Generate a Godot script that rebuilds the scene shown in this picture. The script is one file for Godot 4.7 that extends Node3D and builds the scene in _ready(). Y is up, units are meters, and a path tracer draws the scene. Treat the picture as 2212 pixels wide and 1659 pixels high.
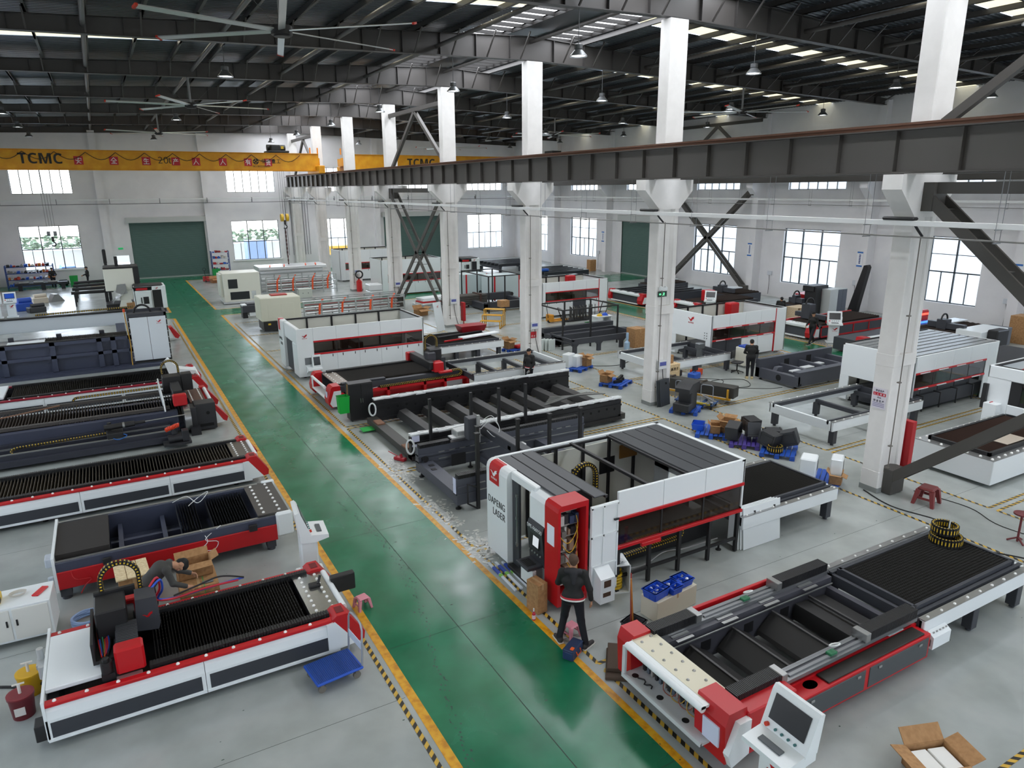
extends Node3D
# A machine hall seen from a gallery. x runs right, -z runs down the green aisle, y is up; metres.

const RIDGE := 17.25
const WALL_R := 42.5
const WALL_L := -8.2
const WALL_F := -74.3
const WALL_B := 8.0

class MB extends RefCounted:
	var v := PackedVector3Array()
	var n := PackedVector3Array()
	var c := PackedColorArray()
	func tri(a: Vector3, b: Vector3, d: Vector3) -> void:
		var m := (b - a).cross(d - a)
		if m.length_squared() < 1e-18:
			return
		m = m.normalized()
		v.append_array([a, d, b])
		n.append_array([m, m, m])
	func quad(a: Vector3, b: Vector3, d: Vector3, e: Vector3) -> void:
		var m := (d - a).cross(e - b)
		if m.length_squared() < 1e-18:
			return
		m = m.normalized()
		v.append_array([a, d, b, a, e, d])
		n.append_array([m, m, m, m, m, m])
	func hexa(p: Array) -> void:
		# p: bottom ring of four (counter-clockwise seen from above), then the top ring
		quad(p[3], p[2], p[1], p[0])
		quad(p[4], p[5], p[6], p[7])
		for i in 4:
			var j := (i + 1) % 4
			quad(p[i], p[j], p[j + 4], p[i + 4])
	func box(x0: float, y0: float, z0: float, x1: float, y1: float, z1: float) -> void:
		hexa([Vector3(x0, y0, z1), Vector3(x1, y0, z1), Vector3(x1, y0, z0), Vector3(x0, y0, z0), Vector3(x0, y1, z1), Vector3(x1, y1, z1), Vector3(x1, y1, z0), Vector3(x0, y1, z0)])
	func obox(o: Vector3, s: Vector3, b: Basis) -> void:
		var h := s * 0.5
		var p := []
		for k in [Vector3(-1, -1, 1), Vector3(1, -1, 1), Vector3(1, -1, -1), Vector3(-1, -1, -1), Vector3(-1, 1, 1), Vector3(1, 1, 1), Vector3(1, 1, -1), Vector3(-1, 1, -1)]:
			p.append(o + b * (k * h))
		hexa(p)
	func bar(a: Vector3, b: Vector3, w: float, h: float) -> void:
		# rectangular bar from a to b, w across, h in the upright direction
		var f := (b - a).normalized()
		var up := Vector3.UP if absf(f.y) < 0.95 else Vector3.BACK
		var s := f.cross(up).normalized()
		obox((a + b) * 0.5, Vector3(w, h, (b - a).length()), Basis(s, s.cross(f).normalized(), -f))
	func cbox(x0: float, y0: float, z0: float, x1: float, y1: float, z1: float, r := 0.02) -> void:
		# box with chamfered edges
		var lo := Vector3(x0, y0, z0)
		var hi := Vector3(x1, y1, z1)
		r = minf(r, 0.45 * minf(hi.x - lo.x, minf(hi.y - lo.y, hi.z - lo.z)))
		var cs := (lo + hi) * 0.5
		var h := (hi - lo) * 0.5
		for ax in 3:
			for sg in [-1.0, 1.0]:
				var u := Vector3.ZERO
				var a := Vector3.ZERO
				var b := Vector3.ZERO
				u[ax] = sg * h[ax]
				a[(ax + 1) % 3] = h[(ax + 1) % 3] - r
				b[(ax + 2) % 3] = h[(ax + 2) % 3] - r
				if sg < 0: b = -b
				quad(cs + u - a - b, cs + u + a - b, cs + u + a + b, cs + u - a + b)
			for s1 in [-1.0, 1.0]:
				for s2 in [-1.0, 1.0]:
					var i := (ax + 1) % 3
					var j := (ax + 2) % 3
					var p := Vector3.ZERO
					var q := Vector3.ZERO
					var e := Vector3.ZERO
					p[i] = s1 * h[i]; p[j] = s2 * (h[j] - r)
					q[i] = s1 * (h[i] - r); q[j] = s2 * h[j]
					e[ax] = h[ax] - r
					if s1 * s2 > 0:
						quad(cs + p - e, cs + q - e, cs + q + e, cs + p + e)
					else:
						quad(cs + q - e, cs + p - e, cs + p + e, cs + q + e)
		for sx in [-1.0, 1.0]:
			for sy in [-1.0, 1.0]:
				for sz in [-1.0, 1.0]:
					var a := cs + Vector3(sx * h.x, sy * (h.y - r), sz * (h.z - r))
					var b := cs + Vector3(sx * (h.x - r), sy * h.y, sz * (h.z - r))
					var d := cs + Vector3(sx * (h.x - r), sy * (h.y - r), sz * h.z)
					if sx * sy * sz > 0: tri(a, b, d)
					else: tri(b, a, d)
	func tube(pts: Array, r: float, k := 8, smooth := true) -> void:
		if pts.size() < 2: return
		var rings := []
		var norms := []
		var side := Vector3.ZERO
		for i in pts.size():
			var f: Vector3
			if i == 0: f = pts[1] - pts[0]
			elif i == pts.size() - 1: f = pts[i] - pts[i - 1]
			else: f = (pts[i + 1] - pts[i]).normalized() + (pts[i] - pts[i - 1]).normalized()
			f = f.normalized()
			if side == Vector3.ZERO:
				side = f.cross(Vector3.UP if absf(f.y) < 0.9 else Vector3.RIGHT).normalized()
			else:
				side = (side - f * side.dot(f)).normalized()
			var up := side.cross(f)
			var ring := []
			var nn := []
			for j in k:
				var t := TAU * j / k
				var d := side * cos(t) + up * sin(t)
				ring.append(pts[i] + d * r)
				nn.append(d)
			rings.append(ring)
			norms.append(nn)
		for i in pts.size() - 1:
			for j in k:
				var j2 := (j + 1) % k
				sq(rings[i][j], rings[i][j2], rings[i + 1][j2], rings[i + 1][j], norms[i][j], norms[i][j2], norms[i + 1][j2], norms[i + 1][j])
		for j in range(1, k - 1):
			tri(rings[0][0], rings[0][j + 1], rings[0][j])
			tri(rings[-1][0], rings[-1][j], rings[-1][j + 1])
	func sq(a: Vector3, b: Vector3, d: Vector3, e: Vector3, na: Vector3, nb: Vector3, nd: Vector3, ne: Vector3) -> void:
		var m := (d - a).cross(e - b)
		if m.dot(na + nd) >= 0:
			v.append_array([a, d, b, a, e, d])
			n.append_array([na, nd, nb, na, ne, nd])
		else:
			v.append_array([a, b, d, a, d, e])
			n.append_array([na, nb, nd, na, nd, ne])
	func cyl(a: Vector3, b: Vector3, r: float, k := 12, r2 := -1.0, caps := true) -> void:
		if r2 < 0: r2 = r
		var f := (b - a).normalized()
		var s := f.cross(Vector3.UP if absf(f.y) < 0.9 else Vector3.RIGHT).normalized()
		var u := s.cross(f)
		for j in k:
			var t := TAU * j / k
			var t2 := TAU * (j + 1) / k
			var d := s * cos(t) + u * sin(t)
			var d2 := s * cos(t2) + u * sin(t2)
			sq(a + d * r, a + d2 * r, b + d2 * r2, b + d * r2, d, d2, d2, d)
			if caps:
				ftri(a, a + d * r, a + d2 * r, -f)
				ftri(b, b + d * r2, b + d2 * r2, f)
	func ftri(a: Vector3, b: Vector3, d: Vector3, want: Vector3) -> void:
		if (b - a).cross(d - a).dot(want) >= 0: tri(a, b, d)
		else: tri(a, d, b)
	func lathe(o: Vector3, prof: Array, k := 16, axis := Basis.IDENTITY) -> void:
		# prof: Vector2(radius, height) from the bottom up
		for i in prof.size() - 1:
			var p: Vector2 = prof[i]
			var q: Vector2 = prof[i + 1]
			var t := q - p
			var nr := Vector2(t.y, -t.x).normalized()
			for j in k:
				var c0 := Vector3(cos(TAU * j / k), 0, sin(TAU * j / k))
				var c1 := Vector3(cos(TAU * (j + 1) / k), 0, sin(TAU * (j + 1) / k))
				var na := axis * (c0 * nr.x + Vector3.UP * nr.y)
				var nb := axis * (c1 * nr.x + Vector3.UP * nr.y)
				sq(o + axis * (c0 * p.x + Vector3.UP * p.y), o + axis * (c1 * p.x + Vector3.UP * p.y), o + axis * (c1 * q.x + Vector3.UP * q.y), o + axis * (c0 * q.x + Vector3.UP * q.y), na, nb, nb, na)
	func dome(o: Vector3, r: float, k := 8, h := -1.0) -> void:
		if h < 0: h = r
		lathe(o, [Vector2(r, 0), Vector2(r * 0.87, h * 0.5), Vector2(r * 0.5, h * 0.87), Vector2(0.001, h)], k)
	func prism(poly: Array, ax: int, d0: float, d1: float) -> void:
		# poly: Vector2 list in the two axes after ax (x: z,y  y: x,z  z: x,y), extruded from d0 to d1 along ax
		var pv := PackedVector2Array(poly)
		var area := 0.0
		for i in pv.size():
			area += pv[i].cross(pv[(i + 1) % pv.size()])
		if area < 0: pv.reverse()
		var idx := Geometry2D.triangulate_polygon(pv)
		var at := func(p: Vector2, d: float) -> Vector3:
			if ax == 0: return Vector3(d, p.y, p.x)
			if ax == 1: return Vector3(p.x, d, p.y)
			return Vector3(p.x, p.y, d)
		var up := Vector3.ZERO
		up[ax] = 1.0
		for i in range(0, idx.size(), 3):
			ftri(at.call(pv[idx[i]], d0), at.call(pv[idx[i + 1]], d0), at.call(pv[idx[i + 2]], d0), -up if d1 > d0 else up)
			ftri(at.call(pv[idx[i]], d1), at.call(pv[idx[i + 1]], d1), at.call(pv[idx[i + 2]], d1), up if d1 > d0 else -up)
		for i in pv.size():
			var a := pv[i]
			var b := pv[(i + 1) % pv.size()]
			var e := b - a
			var o2 := Vector2(e.y, -e.x)
			var w: Vector3 = at.call(o2, 0.0)
			var q0: Vector3 = at.call(a, d0)
			var q1: Vector3 = at.call(b, d0)
			var q2: Vector3 = at.call(b, d1)
			var q3: Vector3 = at.call(a, d1)
			if (q2 - q0).cross(q3 - q1).dot(w) >= 0: quad(q0, q1, q2, q3)
			else: quad(q3, q2, q1, q0)
	func mesh(m: Material) -> ArrayMesh:
		var a := []
		a.resize(Mesh.ARRAY_MAX)
		a[Mesh.ARRAY_VERTEX] = v
		a[Mesh.ARRAY_NORMAL] = n
		if c.size() == v.size() and c.size() > 0: a[Mesh.ARRAY_COLOR] = c
		var am := ArrayMesh.new()
		am.add_surface_from_arrays(Mesh.PRIMITIVE_TRIANGLES, a)
		am.surface_set_material(0, m)
		return am

var mats := {}
var taken := {}
var rng := RandomNumberGenerator.new()

func V(x: float, y: float, z: float) -> Vector3:
	return Vector3(x, y, z)

func mat(hex: String, rough := 0.5, metal := 0.0, key := "") -> StandardMaterial3D:
	var k := "%s|%s|%s|%s" % [hex, rough, metal, key]
	if not mats.has(k):
		var m := StandardMaterial3D.new()
		m.albedo_color = Color(hex)
		m.roughness = rough
		m.metallic = metal
		mats[k] = m
	return mats[k]

func glow(hex: String, e: float, base := "808080") -> StandardMaterial3D:
	var k := "glow|%s|%s|%s" % [hex, e, base]
	if not mats.has(k):
		var m := StandardMaterial3D.new()
		m.albedo_color = Color(base)
		m.roughness = 0.5
		m.emission_enabled = true
		m.emission = Color(hex)
		m.emission_energy_multiplier = e
		mats[k] = m
	return mats[k]

func pane(hex: String, a: float, rough := 0.03) -> StandardMaterial3D:
	var k := "pane|%s|%s|%s" % [hex, a, rough]
	if not mats.has(k):
		var m := StandardMaterial3D.new()
		m.albedo_color = Color(Color(hex), a)
		m.transparency = BaseMaterial3D.TRANSPARENCY_ALPHA
		m.roughness = rough
		mats[k] = m
	return mats[k]

func numbered(called: String) -> String:
	var k: int = taken.get(called, 0)
	taken[called] = k + 1
	return called if k == 0 else "%s_%03d" % [called, k]

func thing(called: String, label: String, category: String, at := Vector3.ZERO, turn := 0.0, group := "") -> Node3D:
	var o := Node3D.new()
	o.name = numbered(called)
	add_child(o)
	o.position = at
	o.rotation.y = turn
	tag(o, label, category, group)
	return o

func tag(o: Node3D, label: String, category: String, group := "") -> Node3D:
	o.set_meta("label", label)
	o.set_meta("category", category)
	if group: o.set_meta("group", group)
	return o

func part(called: String, b: MB, m: Material, parent: Node3D, label := "", stuff := false) -> MeshInstance3D:
	var o := MeshInstance3D.new()
	o.name = called
	o.mesh = b.mesh(m)
	parent.add_child(o, true)
	if label: o.set_meta("label", label)
	if stuff: o.set_meta("kind", "stuff")
	return o

func inst(called: String, me: Mesh, at: Vector3, parent: Node3D, b := Basis.IDENTITY) -> MeshInstance3D:
	var o := MeshInstance3D.new()
	o.name = called
	o.mesh = me
	o.transform = Transform3D(b, at)
	parent.add_child(o, true)
	return o

func solo(called: String, b: MB, m: Material, label: String, category: String, at := Vector3.ZERO, turn := 0.0, group := "") -> MeshInstance3D:
	var o := part(numbered(called), b, m, self)
	o.position = at
	o.rotation.y = turn
	tag(o, label, category, group)
	return o

func struct(called: String, b: MB, m: Material, label: String, category := "structure") -> MeshInstance3D:
	var o := part(numbered(called), b, m, self)
	tag(o, label, category)
	o.set_meta("kind", "structure")
	return o

func frame_node(called: String, label: String, category: String) -> Node3D:
	var o := thing(called, label, category)
	o.set_meta("kind", "structure")
	return o

func noise(freq: float, seed_ := 1, oct := 3) -> FastNoiseLite:
	var f := FastNoiseLite.new()
	f.frequency = freq
	f.seed = seed_
	f.fractal_octaves = oct
	return f

func ramp_tex(f: FastNoiseLite, cols: Array, offs: Array, size := 512) -> NoiseTexture2D:
	var t := NoiseTexture2D.new()
	t.width = size
	t.height = size
	t.seamless = true
	t.noise = f
	var g := Gradient.new()
	g.offsets = PackedFloat32Array(offs)
	var cc := PackedColorArray()
	for q in cols: cc.append(Color(q))
	g.colors = cc
	t.color_ramp = g
	return t

func painted(cols: Array, offs: Array, freq: float, scale: float, rough: float, rlo := "", rhi := "", bump := 0.0) -> StandardMaterial3D:
	# a world-triplanar surface with cloudy colour and uneven gloss
	var m := StandardMaterial3D.new()
	m.albedo_texture = ramp_tex(noise(freq, cols.size() + int(scale * 100), 4), cols, offs)
	m.uv1_triplanar = true
	m.uv1_world_triplanar = true
	m.uv1_scale = Vector3.ONE * scale
	m.roughness = rough
	if rlo:
		m.roughness_texture = ramp_tex(noise(freq * 0.7, 9, 4), [rlo, rhi], [0.25, 0.75])
		m.roughness = 1.0
	if bump > 0:
		m.normal_enabled = true
		m.normal_texture = ripple()
		m.normal_scale = bump
	return m

func ripple() -> ImageTexture:
	# very shallow waviness of poured epoxy, kept in floats so that it does not step
	if not mats.has("ripple"):
		var im := Image.create(256, 256, false, Image.FORMAT_RGBF)
		var r := RandomNumberGenerator.new()
		r.seed = 5
		var w := []
		for k in 26:
			w.append([r.randi_range(-9, 9), r.randi_range(-9, 9), r.randf() * TAU, r.randf_range(0.3, 1.0)])
		for y in 256:
			for x in 256:
				var nx := 0.0
				var ny := 0.0
				for q in w:
					var s: float = cos(TAU * (q[0] * x + q[1] * y) / 256.0 + q[2]) * q[3] * 0.0011
					nx += s * q[0]
					ny += s * q[1]
				im.set_pixel(x, y, Color(0.5 + nx * 0.5, 0.5 + ny * 0.5, 1.0))
		mats["ripple"] = ImageTexture.create_from_image(im)
	return mats["ripple"]

func _ready() -> void:
	rng.seed = 7
	var cam := Camera3D.new()
	cam.name = "camera"
	cam.position = V(0, 7.8, 0)
	cam.rotation = Vector3(-0.26827425, -0.51421967, -0.00731013)
	cam.fov = 56.811
	cam.near = 0.05
	cam.far = 400
	add_child(cam)
	cam.current = true
	var we := WorldEnvironment.new()
	we.name = "environment"
	var e := Environment.new()
	var sm := ProceduralSkyMaterial.new()
	sm.sky_top_color = Color("c9dcf2")
	sm.sky_horizon_color = Color("f2f5f8")
	sm.ground_horizon_color = Color("e6e8ea")
	sm.ground_bottom_color = Color("b9bab8")
	sm.sun_angle_max = 1.0
	var sky := Sky.new()
	sky.sky_material = sm
	e.background_mode = Environment.BG_SKY
	e.sky = sky
	e.background_energy_multiplier = SKY
	e.tonemap_mode = Environment.TONE_MAPPER_LINEAR
	e.tonemap_exposure = EXPOSURE
	e.sdfgi_enabled = true
	e.ssao_enabled = true
	e.ssil_enabled = true
	we.environment = e
	add_child(we)
	build_floor()
	build_walls()
	build_roof()
	build_columns()
	build_lamps()
	build_rest()

const SKY := 5.0
const EXPOSURE := 1.45
const LAMP := 9.0
const STRIP := 1.6

func lay(b: MB, x0: float, z0: float, x1: float, z1: float, y: float) -> void:
	b.quad(V(x0, y, z1), V(x1, y, z1), V(x1, y, z0), V(x0, y, z0))

func tape(o: Node3D, pts: Array, w := 0.075) -> void:
	# striped hazard tape laid along a line: yellow band with slanted black bars a hair above it
	var yb := MB.new()
	var kb := MB.new()
	for i in pts.size() - 1:
		var a := V(pts[i].x, 0.004, pts[i].y)
		var c := V(pts[i + 1].x, 0.004, pts[i + 1].y)
		var f := (c - a).normalized()
		var s := f.cross(Vector3.UP) * w * 0.5
		yb.quad(a - s, a + s, c + s, c - s)
		var up := V(0, 0.0012, 0)
		var t := 0.0
		var len_ := (c - a).length()
		while t + 0.19 < len_:
			var p := a + f * t + up
			kb.quad(p - s, p + f * 0.07 + s, p + f * 0.16 + s, p + f * 0.09 - s)
			t += 0.18
	part("hazard_tape", yb, mat("c9a23a", 0.45), o)
	part("hazard_tape_bars", kb, mat("26241f", 0.45), o, "", true)

func build_floor() -> void:
	var b := MB.new()
	b.box(WALL_L - 0.3, -0.4, WALL_F - 0.3, WALL_R + 0.3, 0, WALL_B + 0.3)
	var grey := painted(["969b98", "9da29f", "a0a5a2", "a6aaa7"], [0.15, 0.45, 0.6, 0.9], 0.012, 0.13, 0.2, "333333", "454545", 0.3)
	var fl := struct("floor", b, grey, "glossy grey epoxy floor of the machine hall", "floor")
	var green := painted(["126343", "166a49", "1a6f4d", "237655"], [0.15, 0.42, 0.6, 0.9], 0.012, 0.13, 0.2, "323232", "464646", 0.3)
	var g := MB.new()
	lay(g, 3.38, -70.6, 6.03, WALL_B, 0.003)
	lay(g, -8.2, -74.3, 28.5, -70.6, 0.003)
	lay(g, 6.03, -51.7, 28.5, -49.15, 0.003)
	lay(g, -8.2, -52.0, 3.38, -49.4, 0.003)
	part("aisle_paint", g, green, fl)
	var g2 := MB.new()
	lay(g2, 28.5, -70, 31.05, WALL_B, 0.003)
	lay(g2, 31.05, -53.6, 42.5, -49.3, 0.003)
	part("aisle_paint", g2, green, fl)
	var y := MB.new()
	for s in [[6.03, 6.16, -49.15, WALL_B], [6.03, 6.16, -70.6, -51.7], [3.23, 3.38, -49.4, WALL_B], [3.23, 3.38, -70.6, -52.0], [28.38, 28.5, -48.9, WALL_B], [31.05, 31.17, -49.0, WALL_B]]:
		lay(y, s[0], s[2], s[1], s[3], 0.0035)
	for s in [[6.03, 28.4, -49.15], [6.03, 28.4, -51.82], [-8.2, 3.38, -49.4], [-8.2, 3.38, -52.12], [6.03, 28.4, -70.72], [-8.2, 3.38, -70.72]]:
		lay(y, s[0], s[2], s[1], s[2] + 0.12, 0.0035)
	part("yellow_line", y, painted(["b5780c", "c98d12", "d39a1a", "d6a227"], [0.15, 0.4, 0.6, 0.85], 0.02, 0.5, 0.4), fl)
	var j := MB.new()
	lay(j, 4.745, -70, 4.757, WALL_B, 0.0042)
	for k in 14:
		lay(j, 3.38, -10.5 - 4.43 * (k - 3), 6.03, -10.494 - 4.43 * (k - 3), 0.0042)
	lay(j, -4.0, -30, -3.994, WALL_B, 0.001)
	for k in 8:
		lay(j, -8, -9.2 - 4.43 * k, 3.2, -9.192 - 4.43 * k, 0.001)
		lay(j, 6.2, -9.2 - 4.43 * k, 28, -9.192 - 4.43 * k, 0.001)
	part("floor_joint", j, mat("2d322d", 0.8), fl)
	# taped bays
	var zs := [-3.6, -8.24, -12.95, -18.1, -22.7, -27.3, -31.8, -36.4, -41.0, -45.6]
	for i in zs.size() - 1:
		var z0: float = zs[i] - 0.1
		var z1: float = zs[i + 1] + 0.1
		tape(fl, [Vector2(6.35, z0), Vector2(16.25, z0), Vector2(16.25, z1), Vector2(6.35, z1), Vector2(6.35, z0)])
		tape(fl, [Vector2(18.42, z0), Vector2(28.1, z0), Vector2(28.1, z1), Vector2(18.42, z1), Vector2(18.42, z0)])
	tape(fl, [Vector2(3.1, 0), Vector2(3.1, -48)])
	tape(fl, [Vector2(31.5, -20), Vector2(31.5, -47)])
	# scuffs and dark spots on the paint
	var sc := MB.new()
	for k in 260:
		var x := rng.randf_range(-4.0, 16.0)
		var z := rng.randf_range(-30.0, -5.0)
		var r := rng.randf_range(0.004, 0.022)
		var st := rng.randf_range(0.5, 2.6)
		lay(sc, x, z, x + r * st, z + r, 0.0046)
	for k in 220:
		var t := k / 220.0
		var z := lerpf(-17.0, -6.0, t)
		var x := 4.35 + 0.45 * sin(t * 5.0) - 0.5 * t + rng.randfn(0, 0.05)
		var r := rng.randf_range(0.008, 0.03)
		lay(sc, x, z, x + r, z + r * 1.5, 0.0046)
	part("scuff_mark", sc, mat("30453a", 0.7), fl, "", true)
	# dried wrap and glue patches beside the tape
	var pa := MB.new()
	for k in 420:
		var t := rng.randf()
		var zc: float = [-18.6, -17.7, -15.5, -14.6, -13.2, -12.6][k % 6]
		var z := zc + rng.randfn(0, 0.28)
		var x := 6.5 + rng.randfn(0, 0.16)
		var a := rng.randf() * TAU
		var l := rng.randf_range(0.02, 0.09)
		var d := V(cos(a), 0, sin(a)) * l
		var s := V(-sin(a), 0, cos(a)) * l * rng.randf_range(0.15, 0.6)
		var p := V(x, 0.0062, z)
		pa.quad(p - d - s, p - d * 0.6 + s, p + d + s * 0.7, p + d * 0.7 - s)
	part("film_scrap", pa, mat("c9cac4", 0.3), fl, "", true)

func wall_slab(b: MB, ax: int, d0: float, d1: float, u0: float, u1: float, h: float, holes: Array) -> void:
	# a wall along z (ax 0) or x (ax 2) with openings [u0, u1, y0, y1]
	var us := [u0, u1]
	for o in holes:
		us.append(o[0]); us.append(o[1])
	us.sort()
	for i in us.size() - 1:
		var a: float = us[i]
		var c: float = us[i + 1]
		if c - a < 1e-4: continue
		var m := (a + c) * 0.5
		var gaps := []
		for o in holes:
			if o[0] <= m and m <= o[1]: gaps.append(Vector2(o[2], o[3]))
		gaps.sort_custom(func(p, q): return p.x < q.x)
		var y := 0.0
		gaps.append(Vector2(h, h))
		for g in gaps:
			if g.x > y + 1e-4:
				if ax == 0: b.box(d0, y, a, d1, g.x, c)
				else: b.box(a, y, d0, c, g.x, d1)
			y = g.y

var win_n := 0
func window(ax: int, d: float, u0: float, u1: float, y0: float, y1: float, tall: bool) -> void:
	# ax 2: in a wall along x at z = d; ax 0: in a wall along z at x = d. Bars and panes are parts.
	win_n += 1
	var o := thing("window_%d" % win_n, "", "window")
	o.set_meta("kind", "structure")
	o.set_meta("label", ("steel framed window with nine large panes, number %d round the hall" if tall else "high clerestory window of six upright panes, number %d round the hall") % win_n)
	if ax == 2: o.position = V(u0, y0, d)
	else:
		o.position = V(d, y0, u1)
		o.rotation.y = PI / 2
	var w := u1 - u0
	var h := y1 - y0
	var f := MB.new()
	var cols := 3 if tall else 6
	f.box(0, 0, -0.05, w, 0.05, 0.05); f.box(0, h - 0.05, -0.05, w, h, 0.05)
	f.box(0, 0, -0.05, 0.05, h, 0.05); f.box(w - 0.05, 0, -0.05, w, h, 0.05)
	var cells := []
	for i in cols:
		var xa := w * i / cols
		var xb := w * (i + 1) / cols
		if i > 0: f.box(xa - 0.035, 0, -0.05, xa + 0.035, h, 0.05)
		if tall:
			var t1 := h * 0.47
			var t2 := h * 0.735
			f.box(xa, t1 - 0.035, -0.05, xb, t1 + 0.035, 0.05)
			f.box(xa, t2 - 0.02, -0.04, xb, t2 + 0.02, 0.04)
			f.box((xa + xb) / 2 - 0.022, 0.03, -0.03, (xa + xb) / 2 + 0.022, t1, 0.03)
			cells.append_array([[xa, (xa + xb) / 2, 0.0, t1], [(xa + xb) / 2, xb, 0.0, t1], [xa, xb, t1, t2], [xa, xb, t2, h]])
		else:
			cells.append([xa, xb, 0.0, h])
	part("window_frame", f, mat("33383b", 0.5) if tall else mat("9a9c9c", 0.5), o)
	for c in cells:
		var key := "panemesh%.2f,%.2f" % [c[1] - c[0], c[3] - c[2]]
		if not mats.has(key):
			var g := MB.new()
			g.box(0.01, 0.01, -0.003, c[1] - c[0] - 0.01, c[3] - c[2] - 0.01, 0.003)
			mats[key] = g.mesh(pane("e8f0f2", 0.06))
		inst("pane", mats[key], V(c[0], c[2], 0), o)
	if tall:
		var s := MB.new()
		s.box(-0.12, -0.1, 0.0, w + 0.12, 0.0, 0.26)
		part("sill", s, mat("e4e4e2", 0.7), o)

func shutter(called: String, ax: int, d: float, u0: float, u1: float, h: float, label: String) -> void:
	var o := frame_node(called, label, "shutter door")
	o.position = V(u0, 0, d) if ax == 2 else V(d, 0, u1)
	if ax == 0: o.rotation.y = -PI / 2; o.position = V(d, 0, u0)
	var w := u1 - u0
	var b := MB.new()
	var y := 0.0
	while y < h - 0.01:
		b.quad(V(0, y, 0), V(w, y, 0), V(w, y + 0.018, 0.022), V(0, y + 0.018, 0.022))
		b.quad(V(0, y + 0.018, 0.022), V(w, y + 0.018, 0.022), V(w, y + 0.075, 0.022), V(0, y + 0.075, 0.022))
		b.quad(V(0, y + 0.075, 0.022), V(w, y + 0.075, 0.022), V(w, y + 0.09, 0), V(0, y + 0.09, 0))
		y += 0.09
	part("shutter_curtain", b, mat("56706a", 0.55), o)
	var r := MB.new()
	r.cbox(-0.22, h, 0.0, w + 0.22, h + 0.5, 0.5, 0.03)
	part("shutter_box", r, mat("b9bcba", 0.5), o)
	for x in [-0.12, w]:
		var g := MB.new()
		g.box(x, 0, -0.05, x + 0.12, h, 0.09)
		part("guide_rail", g, mat("8d9492", 0.45), o)
	var lo := MB.new()
	lo.box(0, 0.0, 0.01, w, 0.1, 0.06)
	part("bottom_bar", lo, mat("9aa39f", 0.45), o)

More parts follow.
